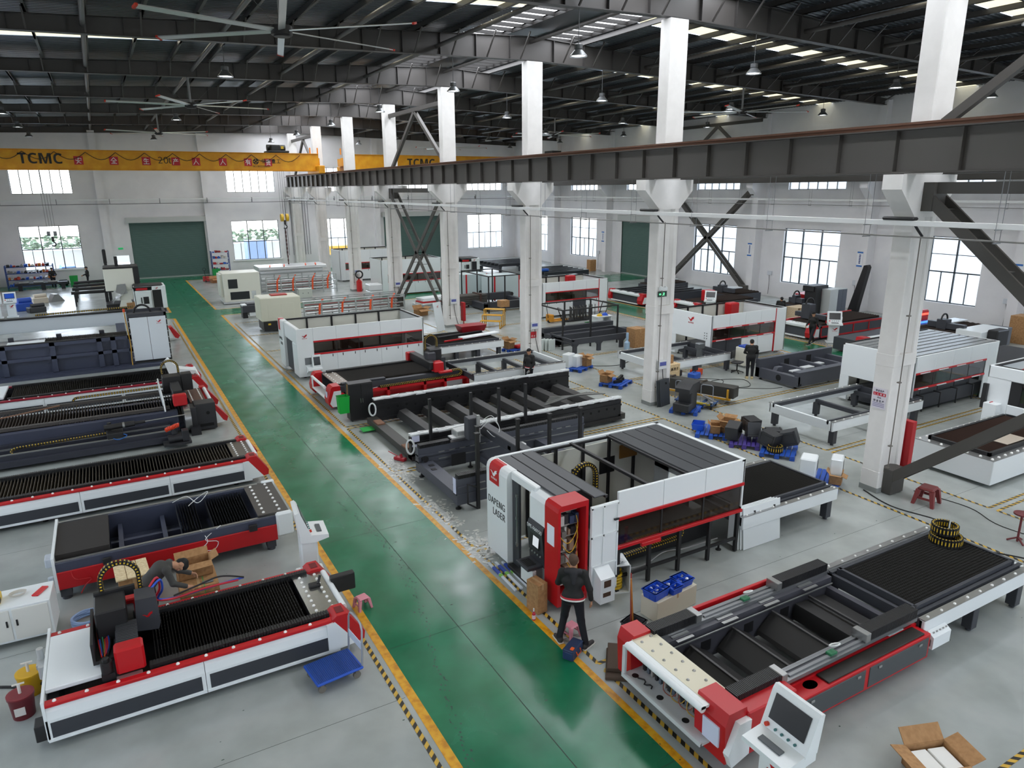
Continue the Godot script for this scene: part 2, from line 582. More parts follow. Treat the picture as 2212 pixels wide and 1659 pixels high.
func build_walls() -> void:
	var white := painted(["dedddf", "e2e1e3", "e6e5e6"], [0.2, 0.5, 0.8], 0.01, 0.08, 0.75)
	# far wall
	var lows := [[-6.1, -1.65], [11.0, 15.45], [19.2, 23.6], [36.35, 40.85]]
	var ups := [[-6.1, -1.65], [11.0, 15.45], [19.2, 23.6], [28.0, 32.4], [36.35, 40.85]]
	var holes := []
	for w in lows: holes.append([w[0], w[1], 1.25, 5.0])
	for w in ups: holes.append([w[0], w[1], 7.65, 10.0])
	holes.append([2.28, 8.6, 0.0, 5.05]); holes.append([26.4, 33.1, 0.0, 5.0]); holes.append([0.75, 1.95, 0.0, 2.2])
	var b := MB.new()
	wall_slab(b, 2, WALL_F - 0.3, WALL_F, WALL_L, WALL_R, 14.2, holes)
	var far := struct("wall_far", b, white, "white plastered far wall with windows and two roller shutters", "wall")
	for w in lows: window(2, WALL_F - 0.18, w[0], w[1], 1.25, 5.0, true)
	for w in ups: window(2, WALL_F - 0.18, w[0], w[1], 7.65, 10.0, false)
	for x in [0.1, 8.75, 17.0, 25.35, 33.7]:
		var p := MB.new()
		p.box(x, 0, WALL_F, x + 0.55, 12.9, WALL_F + 0.45)
		part("pilaster", p, white, far)
	shutter("door_1", 2, WALL_F - 0.12, 2.28, 8.6, 5.05, "closed green roller shutter at the head of the green aisle")
	shutter("door_2", 2, WALL_F - 0.12, 26.4, 33.1, 5.0, "closed green roller shutter behind the braced columns on the far wall")
	var df := MB.new()
	df.box(0.7, 0, WALL_F - 0.3, 0.76, 2.25, WALL_F + 0.03); df.box(1.94, 0, WALL_F - 0.3, 2.0, 2.25, WALL_F + 0.03); df.box(0.7, 2.2, WALL_F - 0.3, 2.0, 2.26, WALL_F + 0.03)
	var ds := struct("door_3", df, mat("d8dada", 0.5), "open white framed doorway beside the far roller shutter, daylight outside", "doorway")
	# right wall
	holes = []
	var mids := [-69.4, -60.35, -42.25, -33.2, -24.1, -15.1, -6.0, 3.0]
	for m in mids:
		holes.append([m - 2.27, m + 2.27, 1.14, 4.95])
	for m in mids + [-51.3]:
		holes.append([m - 2.27, m + 2.27, 7.6, 9.9])
	holes.append([-54.1, -48.3, 0.0, 4.9])
	b = MB.new()
	wall_slab(b, 0, WALL_R, WALL_R + 0.3, WALL_F - 0.3, WALL_B + 0.3, 13.6, holes)
	var right := struct("wall_right", b, white, "white right-hand wall with tall steel windows between pilasters", "wall")
	for m in mids: window(0, WALL_R + 0.18, m - 2.27, m + 2.27, 1.14, 4.95, true)
	for m in mids + [-51.3]: window(0, WALL_R + 0.18, m - 2.27, m + 2.27, 7.6, 9.9, false)
	shutter("door_4", 0, WALL_R + 0.12, -54.1, -48.3, 4.9, "closed green roller shutter in the right wall at the green cross aisle")
	for i in 10:
		var z := -10.55 - 9.05 * (i - 1)
		if z < WALL_F + 1: continue
		var p := MB.new()
		p.box(WALL_R - 0.75, 0, z - 0.27, WALL_R, 8.2, z + 0.27)
		p.box(WALL_R - 0.4, 8.2, z - 0.25, WALL_R, 12.8, z + 0.25)
		p.prism([Vector2(WALL_R - 0.75, 7.05), Vector2(WALL_R - 1.45, 7.7), Vector2(WALL_R - 1.45, 8.2), Vector2(WALL_R - 0.75, 8.2)], 2, z - 0.27, z + 0.27)
		part("pilaster", p, white, right)
	# left wall
	holes = []
	for m in [-60.35, -51.3, -42.25, -33.2, -24.1, -15.1, -6.0]:
		holes.append([m - 2.27, m + 2.27, 1.14, 4.95])
		holes.append([m - 2.27, m + 2.27, 7.6, 9.9])
	b = MB.new()
	wall_slab(b, 0, WALL_L - 0.3, WALL_L, WALL_F - 0.3, WALL_B + 0.3, 13.6, holes)
	struct("wall_left", b, white, "white left-hand wall just outside the picture", "wall")
	for hh in holes: window(0, WALL_L - 0.18, hh[0], hh[1], hh[2], hh[3], hh[2] < 3.0)
	# wall behind the viewer
	holes = []
	for x in [-6.0, 2.5, 11.0, 19.2, 27.8, 36.3]:
		holes.append([x, x + 4.5, 1.2, 5.0]); holes.append([x, x + 4.5, 7.65, 10.2])
	b = MB.new()
	wall_slab(b, 2, WALL_B, WALL_B + 0.3, WALL_L, WALL_R, 14.2, holes)
	struct("wall_back", b, white, "white wall with windows behind the viewer", "wall")
	for hh in holes: window(2, WALL_B + 0.18, hh[0], hh[1], hh[2], hh[3], hh[2] < 3.0)

func roof_y(x: float) -> float:
	return 14.3 - 0.05 * absf(x - RIDGE)

func build_roof() -> void:
	var steel := mat("4a4745", 0.42, 0.0)
	var dark := mat("3d3b3a", 0.45)
	var sheet := mat("4c5257", 0.32, 0.55)
	# corrugated sheets with openings for the ridge skylights and the clear cross strips
	var bays := []
	for k in range(-2, 8): bays.append(-10.55 - 9.05 * k)
	var ceil := Node3D.new()
	ceil.name = "ceiling"
	add_child(ceil)
	tag(ceil, "dark corrugated metal roof on steel purlins", "ceiling")
	ceil.set_meta("kind", "structure")
	var gaps := []
	for z in bays: gaps.append(z - 4.52)
	var prof := [Vector2(0, 0), Vector2(0.12, 0), Vector2(0.145, 0.045), Vector2(0.2, 0.045), Vector2(0.226, 0)]
	for side in [-1.0, 1.0]:
		var x0: float = RIDGE + side * 0.95
		var x1: float = WALL_L if side < 0 else WALL_R
		var sx: float = x0 + side * (1.9 if side < 0 else 1.6)
		var b := MB.new()
		for iz in range(0, 372):
			var z0: float = 9.0 - iz * 0.226
			if z0 < -75.2: break
			var skip := false
			for g in gaps:
				if absf(z0 - 0.113 - g) < 0.56: skip = true
			var xs := sx
			if skip:
				continue
			for k in 4:
				var p: Vector2 = prof[k]
				var q: Vector2 = prof[k + 1]
				var za := z0 - p.x
				var zb := z0 - q.x
				var A := V(xs, roof_y(xs) + p.y, za)
				var B := V(xs, roof_y(xs) + q.y, zb)
				var C := V(x1, roof_y(x1) + q.y, zb)
				var D := V(x1, roof_y(x1) + p.y, za)
				if side < 0: b.quad(A, B, C, D)
				else: b.quad(B, A, D, C)
		part("roof_sheet", b, sheet, ceil)
		var ov := MB.new()
		ov.quad(V(x1, roof_y(x1) + 0.3, 9), V(sx, roof_y(sx) + 0.3, 9), V(sx, roof_y(sx) + 0.3, -75.2), V(x1, roof_y(x1) + 0.3, -75.2))
		for g in gaps: pass
		# clear cross strips, daylight coming through
		var u := (V(x1, roof_y(x1), 0) - V(sx, roof_y(sx), 0)).normalized()
		for g in gaps:
			var st := MB.new()
			st.quad(V(sx, roof_y(sx) + 0.02, g + 0.56), V(x1, roof_y(x1) + 0.02, g + 0.56), V(x1, roof_y(x1) + 0.02, g - 0.56), V(sx, roof_y(sx) + 0.02, g - 0.56))
			part("skylight_strip", st, glow("fdf6d2", STRIP * 0.55, "a0a08c"), ceil)
			var al := AreaLight3D.new()
			al.name = "strip_daylight"
			al.area_size = Vector2(absf(x1 - sx), 1.0)
			al.light_color = Color("fff6dc")
			al.light_energy = STRIP_L
			al.shadow_enabled = true
			ceil.add_child(al, true)
			al.position = V((sx + x1) / 2, (roof_y(sx) + roof_y(x1)) / 2 - 0.05, g)
			al.rotation = Vector3(-PI / 2, 0, 0)
		for z in bays:
			var zc: float = z - 4.525
			var xa := minf(x0, sx)
			var xb := maxf(x0, sx)
			var sk := MB.new()
			sk.box(xa, roof_y(RIDGE) + 0.05, zc - 4.5, xb, roof_y(RIDGE) + 0.06, zc + 4.5)
			part("ridge_skylight", sk, glow("f4f8ff", STRIP * 1.6, "c0c0c0"), ceil)
			var fr := MB.new()
			for k in 12:
				var zz := zc - 4.5 + k * 0.82
				fr.box(xa, roof_y(RIDGE) - 0.09, zz - 0.04, xb, roof_y(RIDGE) + 0.05, zz + 0.04)
			fr.box(xa - 0.06, roof_y(RIDGE) - 0.12, zc - 4.5, xa, roof_y(RIDGE) + 0.06, zc + 4.5)
			fr.box(xb, roof_y(RIDGE) - 0.12, zc - 4.5, xb + 0.06, roof_y(RIDGE) + 0.06, zc + 4.5)
			part("skylight_frame", fr, dark, ceil)
			var al := AreaLight3D.new()
			al.name = "ridge_daylight"
			al.area_size = Vector2(xb - xa, 9.0)
			al.light_color = Color("f6f9ff")
			al.light_energy = RIDGE_L
			al.shadow_enabled = true
			ceil.add_child(al, true)
			al.position = V((xa + xb) / 2, roof_y(RIDGE) - 0.13, zc)
			al.rotation = Vector3(-PI / 2, 0, 0)
	var rc := MB.new()
	rc.box(RIDGE - 0.95, 14.3, -75.2, RIDGE + 0.95, 14.36, 9)
	part("ridge_cap", rc, sheet, ceil)
	var x := WALL_L + 0.6
	while x < WALL_R:
		var dx := x - RIDGE
		if dx < -2.9 or dx > 2.6:
			var p := MB.new()
			p.box(x - 0.035, roof_y(x) - 0.2, -74.3, x + 0.035, roof_y(x) - 0.004, 8.0)
			p.box(x - 0.035, roof_y(x) - 0.2, -74.3, x + 0.06, roof_y(x) - 0.19, 8.0)
			part("purlin", p, dark, ceil)
		x += 1.62
	# rafters
	for k in range(-1, 8):
		var z := -10.55 - 9.05 * k
		if k == 7: z = WALL_F + 0.32
		var r := frame_node("roof_beam", "deep dark steel roof beam over the column line, number %d from the viewer" % (k + 2), "beam")
		r.position = V(RIDGE, 13.1, z)
		for side in [-1.0, 1.0]:
			var xe: float = (WALL_L if side < 0 else WALL_R) - RIDGE
			var w := MB.new()
			var yt := func(d: float) -> float: return 14.08 - 0.05 * absf(d) - 13.1
			var yb := func(d: float) -> float: return 13.17 - 0.026 * absf(d) - 13.1
			var pa := [Vector2(0, yb.call(0)), Vector2(xe, yb.call(xe)), Vector2(xe, yt.call(xe)), Vector2(0, yt.call(0))]
			w.prism(pa, 2, -0.01, 0.01)
			part("beam_web", w, steel, r)
			var fl := MB.new()
			fl.bar(V(0, yb.call(0) - 0.012, 0), V(xe, yb.call(xe) - 0.012, 0), 0.3, 0.024)
			fl.bar(V(0, yt.call(0) + 0.012, 0), V(xe, yt.call(xe) + 0.012, 0), 0.3, 0.024)
			part("beam_flange", fl, dark, r)
			var d := 1.1
			while d < absf(xe):
				var sx: float = side * d
				var s := MB.new()
				s.box(sx - 0.008, yb.call(sx), -0.14, sx + 0.008, yt.call(sx), 0.14)
				part("stiffener", s, dark, r)
				if k >= 0 and k < 7:
					var br := MB.new()
					br.bar(V(sx + 0.5, yb.call(sx) + 0.03, 0.12), V(sx + 0.5, roof_y(RIDGE + sx) - 0.15 - 13.1, 0.95), 0.05, 0.05)
					part("knee_brace", br, steel, r)
				d += 1.62
	# tubes between the rafters
	for xx in [0.4, 4.6, 8.6, 12.8, 17.25, 23.6, 28.2, 33.2, 38.0]:
		var t := MB.new()
		var yy: float = 13.5 - 0.03 * absf(xx - RIDGE)
		if xx == 17.25: yy = 13.9
		t.tube([V(xx, yy, 8), V(xx, yy, -74.2)], 0.085, 8)
		part("tie_tube", t, steel, ceil)

const STRIP_L := 6.0
const RIDGE_L := 18.0

func build_columns() -> void:
	var white := painted(["e4e2df", "e7e5e2", "eae8e5"], [0.2, 0.5, 0.8], 0.01, 0.3, 0.6)
	var base := mat("8b8f8d", 0.7)
	for k in range(-1, 8):
		var z := -10.55 - 9.05 * k
		if k == 7: z = WALL_F + 0.45
		var o := frame_node("column", "white concrete column with crane corbels, number %d of the row from the viewer" % (k + 2), "column")
		o.position = V(16.8, 0, z)
		var b := MB.new()
		# I-shaped lower shaft: two flanges and a thinner web, solid at foot and head
		b.cbox(0, 0.35, -0.25, 0.2, 7.1, 0.25, 0.025)
		b.cbox(0.7, 0.35, -0.25, 0.9, 7.1, 0.25, 0.025)
		b.box(0.2, 0.35, -0.13, 0.7, 7.1, 0.13)
		b.prism([Vector2(0.2, 0.13), Vector2(0.28, 0.13), Vector2(0.2, 0.21)], 1, 0.35, 7.1)
		b.prism([Vector2(0.7, 0.13), Vector2(0.62, 0.13), Vector2(0.7, 0.21)], 1, 0.35, 7.1)
		b.prism([Vector2(0.2, -0.13), Vector2(0.28, -0.13), Vector2(0.2, -0.21)], 1, 0.35, 7.1)
		b.prism([Vector2(0.7, -0.13), Vector2(0.62, -0.13), Vector2(0.7, -0.21)], 1, 0.35, 7.1)
		b.cbox(-0.004, 0, -0.254, 0.904, 0.6, 0.254, 0.02)
		b.cbox(-0.006, 3.4, -0.256, 0.906, 3.72, 0.256, 0.012)
		part("shaft", b, white, o)
		var h := MB.new()
		h.prism([Vector2(0, 7.08), Vector2(0.9, 7.08), Vector2(1.5, 7.72), Vector2(1.5, 8.06), Vector2(-0.65, 8.06), Vector2(-0.65, 7.72)], 2, -0.25, 0.25)
		part("corbel", h, white, o)
		var u := MB.new()
		u.cbox(0.0 + 0.12, 8.06, -0.25, 0.9, 13.1, 0.25, 0.02)
		part("upper_shaft", u, white, o)
		var f := MB.new()
		f.box(-0.01, 0, -0.26, 0.91, 0.14, 0.26)
		part("painted_foot", f, base, o)
	# crane runway girders
	var steel := mat("55524f", 0.5)
	var steel2 := mat("45423f", 0.5)
	for gx in [[16.45, "dark steel crane girder on the aisle side of the columns"], [18.05, "dark steel crane girder on the far side of the columns"], [41.05, "dark steel crane girder along the right wall"]]:
		var g := frame_node("crane_girder", gx[1], "beam")
		g.position = V(gx[0], 8.1, 0)
		var z0 := 8.0
		var z1 := -73.6
		var w := MB.new()
		w.box(-0.01, 0, z1, 0.01, 0.93, z0)
		part("girder_web", w, steel, g)
		var fl := MB.new()
		fl.box(-0.17, -0.02, z1, 0.17, 0.02, z0)
		fl.box(-0.22, 0.93, z1, 0.22, 0.96, z0)
		part("girder_flange", fl, steel2, g)
		var rl := MB.new()
		rl.box(-0.05, 0.96, z1, 0.05, 0.985, z0); rl.box(-0.015, 0.985, z1, 0.015, 1.05, z0); rl.box(-0.04, 1.05, z1, 0.04, 1.1, z0)
		part("crane_rail", rl, mat("5a3c2c", 0.75), g)
		var z := 7.4
		var i := 0
		while z > z1:
			var s := MB.new()
			var joint := fposmod(z + 10.55 + 0.6, 9.05) < 1.51
			s.box(-0.15, 0.02, z - 0.006, 0.15, 0.93, z + 0.006)
			if gx[0] < 40: part("girder_stiffener", s, steel2, g)
			z -= 1.508
	# wind bracing: laced diagonals in the braced bays
	braces(17.0, 17.5, -46.75, -37.7, true, "laced steel cross brace between the columns beside the far white stacks")
	braces(17.0, 17.5, -10.55, -1.5, true, "heavy laced steel cross brace running out of frame from the nearest column")
	braces(41.5, 41.9, -46.75, -37.7, false, "laced steel cross brace in front of the right wall window")
	for q in [[17.3, -46.75, -37.7], [17.3, -10.55, -1.5], [17.3, -73.8, -64.85], [42.1, -46.75, -37.7]]:
		var o := frame_node("upper_brace", "inverted V brace above the crane girder, at bay z %d" % int(-q[1]), "brace")
		o.position = V(q[0], 9.1, q[1])
		var L: float = q[2] - q[1]
		var s := MB.new()
		s.bar(V(0, 3.3, 0.2), V(0, 3.3, L - 0.2), 0.2, 0.22)
		part("strut", s, steel2, o)
		for t in [0.35, L - 0.35]:
			var d := MB.new()
			d.bar(V(0, 0.1, t), V(0, 3.2, L / 2), 0.18, 0.2)
			part("diagonal", d, steel, o)
	for o in get_children():
		if o.name.begins_with("upper_brace"):
			var zz: float = -o.position.z
			o.set_meta("label", "inverted V steel brace above the crane girder " + ("over the farthest columns" if zz > 70 else "out of frame over the nearest column" if zz < 12 else "high on the right wall" if o.position.x > 30 else "between the middle columns"))

func braces(x0: float, x1: float, z0: float, z1: float, strut: bool, label: String) -> void:
	var steel := mat("4b4844", 0.5)
	var o := frame_node("cross_brace", label, "brace")
	o.position = V(x0, 0, z0)
	var L := z1 - z0
	var w := x1 - x0
	for d in [[V(0, 0.35, 0.3), V(0, 7.6, L - 0.3)], [V(0, 7.6, 0.3), V(0, 0.35, L - 0.3)]]:
		for xx in [0.0, w]:
			var b := MB.new()
			var a: Vector3 = d[0] + V(xx, 0, 0)
			var c: Vector3 = d[1] + V(xx, 0, 0)
			b.bar(a, c, 0.015, 0.24)
			var f := (c - a).normalized()
			var s := V(1, 0, 0).cross(f) * 0.12
			b.bar(a + s + V(0.03, 0, 0), c + s + V(0.03, 0, 0), 0.07, 0.014)
			b.bar(a - s + V(0.03, 0, 0), c - s + V(0.03, 0, 0), 0.07, 0.014)
			part("chord", b, steel, o)
		for k in 11:
			var p: Vector3 = d[0].lerp(d[1], (k + 0.5) / 11.0)
			var r := MB.new()
			r.obox(p + V(w / 2, 0, 0), V(w, 0.015, 0.16), Basis.IDENTITY)
			part("batten", r, steel, o)
	for zz in [0.25, L - 0.25]:
		for yy in [0.35, 7.55]:
			var g := MB.new()
			g.box(-0.02, yy - 0.33, zz - 0.26, w + 0.02, yy + 0.33, zz + 0.26)
			part("gusset", g, steel, o)
	if strut:
		var s := MB.new()
		s.bar(V(w / 2, 7.75, 0.2), V(w / 2, 7.75, L - 0.2), 0.3, 0.26)
		part("strut", s, steel, o)

func build_lamps() -> void:
	var shell := mat("8d9092", 0.35, 0.7)
	var dark := mat("5b5d5f", 0.4, 0.6)
	var bell := MB.new()
	bell.lathe(Vector3.ZERO, [Vector2(0.27, 0.0), Vector2(0.265, 0.03), Vector2(0.16, 0.15), Vector2(0.11, 0.2), Vector2(0.1, 0.2), Vector2(0.15, 0.145), Vector2(0.255, 0.025), Vector2(0.27, 0.0)], 20)
	var heat := MB.new()
	heat.lathe(Vector3.ZERO, [Vector2(0.11, 0.2), Vector2(0.13, 0.22), Vector2(0.13, 0.34), Vector2(0.08, 0.36), Vector2(0.001, 0.36)], 16)
	var disc := MB.new()
	disc.cyl(V(0, 0.03, 0), V(0, 0.045, 0), 0.22, 20)
	var mb := bell.mesh(shell); var mh := heat.mesh(dark); var md := disc.mesh(glow("f4f8ff", 9.0))
	for iz in range(0, 8):
		for x in [-3.6, 4.6, 13.5, 21.1, 29.4, 36.6]:
			var k := iz
			var z := -10.55 - 9.05 * (k - 1)
			if z < -65 or z > 3: continue
			if x == 4.6 and (k % 2) == 0: continue
			var o := thing("high_bay_lamp", "high bay lamp, %s, %s row from the viewer" % [{-3.6: "leftmost file", 4.6: "file over the green aisle", 13.5: "file left of the columns", 21.1: "file right of the columns", 29.4: "file over the second aisle", 36.6: "file beside the right wall"}[x], ["first", "second", "third", "fourth", "fifth", "sixth", "seventh", "eighth"][k]], "lamp", V(x, 11.7, z), 0.0, "high bay lamps")
			inst("reflector", mb, Vector3.ZERO, o)
			inst("heat_sink", mh, Vector3.ZERO, o)
			inst("lamp_glass", md, Vector3.ZERO, o)
			var rod := MB.new()
			rod.cyl(V(0, 0.36, 0), V(0, 13.17 - 0.026 * absf(x - RIDGE) - 0.036 - 11.7, 0), 0.012, 6)
			part("rod", rod, dark, o)
			var s := SpotLight3D.new()
			s.name = "lamp_light"
			s.light_color = Color("f3f7ff")
			s.light_energy = LAMP
			s.spot_range = 40
			s.spot_attenuation = 2.0
			s.spot_angle = 68
			s.spot_angle_attenuation = 0.6
			s.light_size = 0.2
			s.shadow_enabled = true
			s.rotation.x = -PI / 2
			s.position.y = 0.01
			o.add_child(s)

# ---------- shared pieces of the machines
var WHITE: StandardMaterial3D
var CREAM: StandardMaterial3D
var RED: StandardMaterial3D
var BLACK: StandardMaterial3D
var CHAR: StandardMaterial3D
var NAVY: StandardMaterial3D
var STEEL: StandardMaterial3D
var RUBBER: StandardMaterial3D
var BALL: StandardMaterial3D
var YDOT: StandardMaterial3D
var KRAFT: StandardMaterial3D
var WRAP: StandardMaterial3D
var SMOKED: StandardMaterial3D

func palette() -> void:
	WHITE = mat("e2e7e8", 0.35)
	CREAM = mat("dcdcd0", 0.4)
	RED = mat("b8101a", 0.38)
	BLACK = mat("1b1b1d", 0.5)
	CHAR = mat("3a3c42", 0.5)
	NAVY = mat("3b4052", 0.45)
	STEEL = mat("a9aaa9", 0.3, 0.8)
	RUBBER = mat("232323", 0.8)
	BALL = mat("e8e8e4", 0.25)
	YDOT = mat("d8b428", 0.5)
	KRAFT = painted(["97714a", "a67d53", "ae865b"], [0.2, 0.5, 0.8], 0.02, 0.9, 0.85)
	WRAP = mat("d6dadb", 0.16)
	WRAP.clearcoat_enabled = true
	SMOKED = pane("20120a", 0.62, 0.05)

func slats(o: Node3D, x0: float, x1: float, z0: float, z1: float, yb: float, yt: float, step: float, teeth: int, m: Material, called := "slat_grid") -> void:
	# thin toothed blades standing along z
	var b := MB.new()
	var x := x0
	while x <= x1:
		var a := V(x, yb, z0)
		var c := V(x, yb, z1)
		var w := 0.004
		b.quad(a + V(w, 0, 0), c + V(w, 0, 0), V(x + w, yt - 0.03, z1), V(x + w, yt - 0.03, z0))
		b.quad(c - V(w, 0, 0), a - V(w, 0, 0), V(x - w, yt - 0.03, z0), V(x - w, yt - 0.03, z1))
		if teeth > 0:
			for i in teeth:
				var t0 := lerpf(z0, z1, float(i) / teeth)
				var t1 := lerpf(z0, z1, (i + 1.0) / teeth)
				var tm := (t0 + t1) * 0.5
				for s in [1.0, -1.0]:
					b.ftri(V(x + s * w, yt - 0.03, t0), V(x + s * w, yt - 0.03, t1), V(x, yt, tm), V(s, 0.1, 0))
		else:
			b.quad(V(x + w, yt - 0.03, z0), V(x + w, yt - 0.03, z1), V(x - w, yt - 0.03, z1), V(x - w, yt - 0.03, z0))
		x += step
	part(called, b, m, o, "", true)

func bellows(o: Node3D, a: Vector3, c: Vector3, w: float, h: float, m: Material, step := 0.045) -> void:
	# ridged cover along a rail
	var b := MB.new()
	var n := maxi(2, int((c - a).length() / step))
	var f := (c - a).normalized()
	for i in n:
		var p := a.lerp(c, (i + 0.5) / n)
		b.bar(p - f * step * 0.36, p + f * step * 0.36, w, h)
	b.bar(a, c, w * 0.86, h * 0.86)
	part("bellows_cover", b, m, o)

func balls(o: Node3D, pts: Array, r := 0.03, label := "") -> void:
	var b := MB.new()
	for p in pts: b.dome(p, r, 7)
	part("ball_transfer", b, BALL, o, label, true)

func line_pts(a: Vector3, c: Vector3, n: int) -> Array:
	var r := []
	for i in n: r.append(a.lerp(c, float(i) / maxi(1, n - 1)))
	return r

func arc_pts(o: Vector3, r: float, a0: float, a1: float, u: Vector3, w: Vector3, n := 12) -> Array:
	var p := []
	for i in n + 1:
		var t := lerpf(a0, a1, float(i) / n)
		p.append(o + u * cos(t) * r + w * sin(t) * r)
	return p

func resample(pts: Array, step: float) -> Array:
	var c := Curve3D.new()
	c.up_vector_enabled = false
	for p in pts: c.add_point(p)
	c.bake_interval = step
	var out := []
	var n := maxi(2, int(c.get_baked_length() / step))
	for i in n + 1: out.append(c.sample_baked(c.get_baked_length() * i / n))
	return out

func drag_chain(o: Node3D, pts: Array, w: float, h: float, side: Vector3, step := 0.06, called := "cable_chain") -> void:
	var p := resample(pts, step)
	var b := MB.new()
	var d := MB.new()
	for i in p.size() - 1:
		var f: Vector3 = (p[i + 1] - p[i]).normalized()
		var u := side.cross(f).normalized()
		var c: Vector3 = (p[i] + p[i + 1]) * 0.5
		b.obox(c, Vector3(w, h, (p[i + 1] - p[i]).length() * 0.86), Basis(side, u, side.cross(u)))
		for s in [-1.0, 1.0]:
			d.obox(c + side * s * w * 0.5, Vector3(0.006, h * 0.42, step * 0.4), Basis(side, u, side.cross(u)))
			d.obox(c + u * s * h * 0.5, Vector3(w * 0.5, 0.006, step * 0.36), Basis(side, u, side.cross(u)))
	var k := part(called, b, BLACK, o)
	part("link_pin", d, YDOT, k, "", true)

func hose(o: Node3D, pts: Array, r: float, m: Material, called := "hose") -> MeshInstance3D:
	var b := MB.new()
	b.tube(resample(smooth(pts), 0.05), r, 6)
	return part(called, b, m, o)

func smooth(pts: Array) -> Array:
	# Catmull-Rom through the points
	if pts.size() < 3: return pts
	var out := []
	for i in pts.size() - 1:
		var p0: Vector3 = pts[maxi(0, i - 1)]
		var p1: Vector3 = pts[i]
		var p2: Vector3 = pts[i + 1]
		var p3: Vector3 = pts[mini(pts.size() - 1, i + 2)]
		for k in 6:
			var t := k / 6.0
			out.append(0.5 * (2.0 * p1 + (p2 - p0) * t + (2.0 * p0 - 5.0 * p1 + 4.0 * p2 - p3) * t * t + (3.0 * p1 - p0 - 3.0 * p2 + p3) * t * t * t))
	out.append(pts[-1])
	return out

const FACE_Z := Basis.IDENTITY
func face_west() -> Basis: return Basis(Vector3.UP, -PI / 2)

func text(o: Node3D, s: String, at: Vector3, b: Basis, h: float, m: Material, called := "lettering", font := "Droid Sans", bold := false) -> MeshInstance3D:
	var t := TextMesh.new()
	t.text = s
	var f := SystemFont.new()
	f.font_names = PackedStringArray([font])
	if bold: f.font_weight = 700
	t.font = f
	t.font_size = 32
	t.pixel_size = h / 24.0
	t.depth = 0.006
	t.material = m
	var i := MeshInstance3D.new()
	i.name = called
	i.mesh = t
	i.transform = Transform3D(b, at)
	o.add_child(i, true)
	return i

func bird(o: Node3D, at: Vector3, b: Basis, s: float, m: Material, lines := true) -> void:
	# the maker's flying-bird mark with two rows of small print under it
	var g := MB.new()
	var wing := [Vector2(-0.5, 0.16), Vector2(-0.3, 0.14), Vector2(-0.08, -0.02), Vector2(0.04, 0.1), Vector2(0.16, 0.26), Vector2(0.5, 0.36), Vector2(0.4, 0.22), Vector2(0.46, 0.12), Vector2(0.26, 0.04), Vector2(0.14, -0.14), Vector2(-0.02, -0.2), Vector2(-0.16, -0.14), Vector2(-0.26, 0.02)]
	var pv := []
	for p in wing: pv.append(p * s)
	g.prism(pv, 2, 0.0, 0.005)
	if lines:
		for i in 4:
			var x := (-0.42 + i * 0.23) * s
			g.box(x, -0.42 * s, 0, x + 0.15 * s, -0.38 * s, 0.004)
			g.box(x, -0.34 * s, 0, x + 0.15 * s, -0.31 * s, 0.004)
			g.box(x + 0.055 * s, -0.44 * s, 0, x + 0.09 * s, -0.28 * s, 0.004)
	var q := part("bird_logo", g, m, o)
	q.transform = Transform3D(b, at)

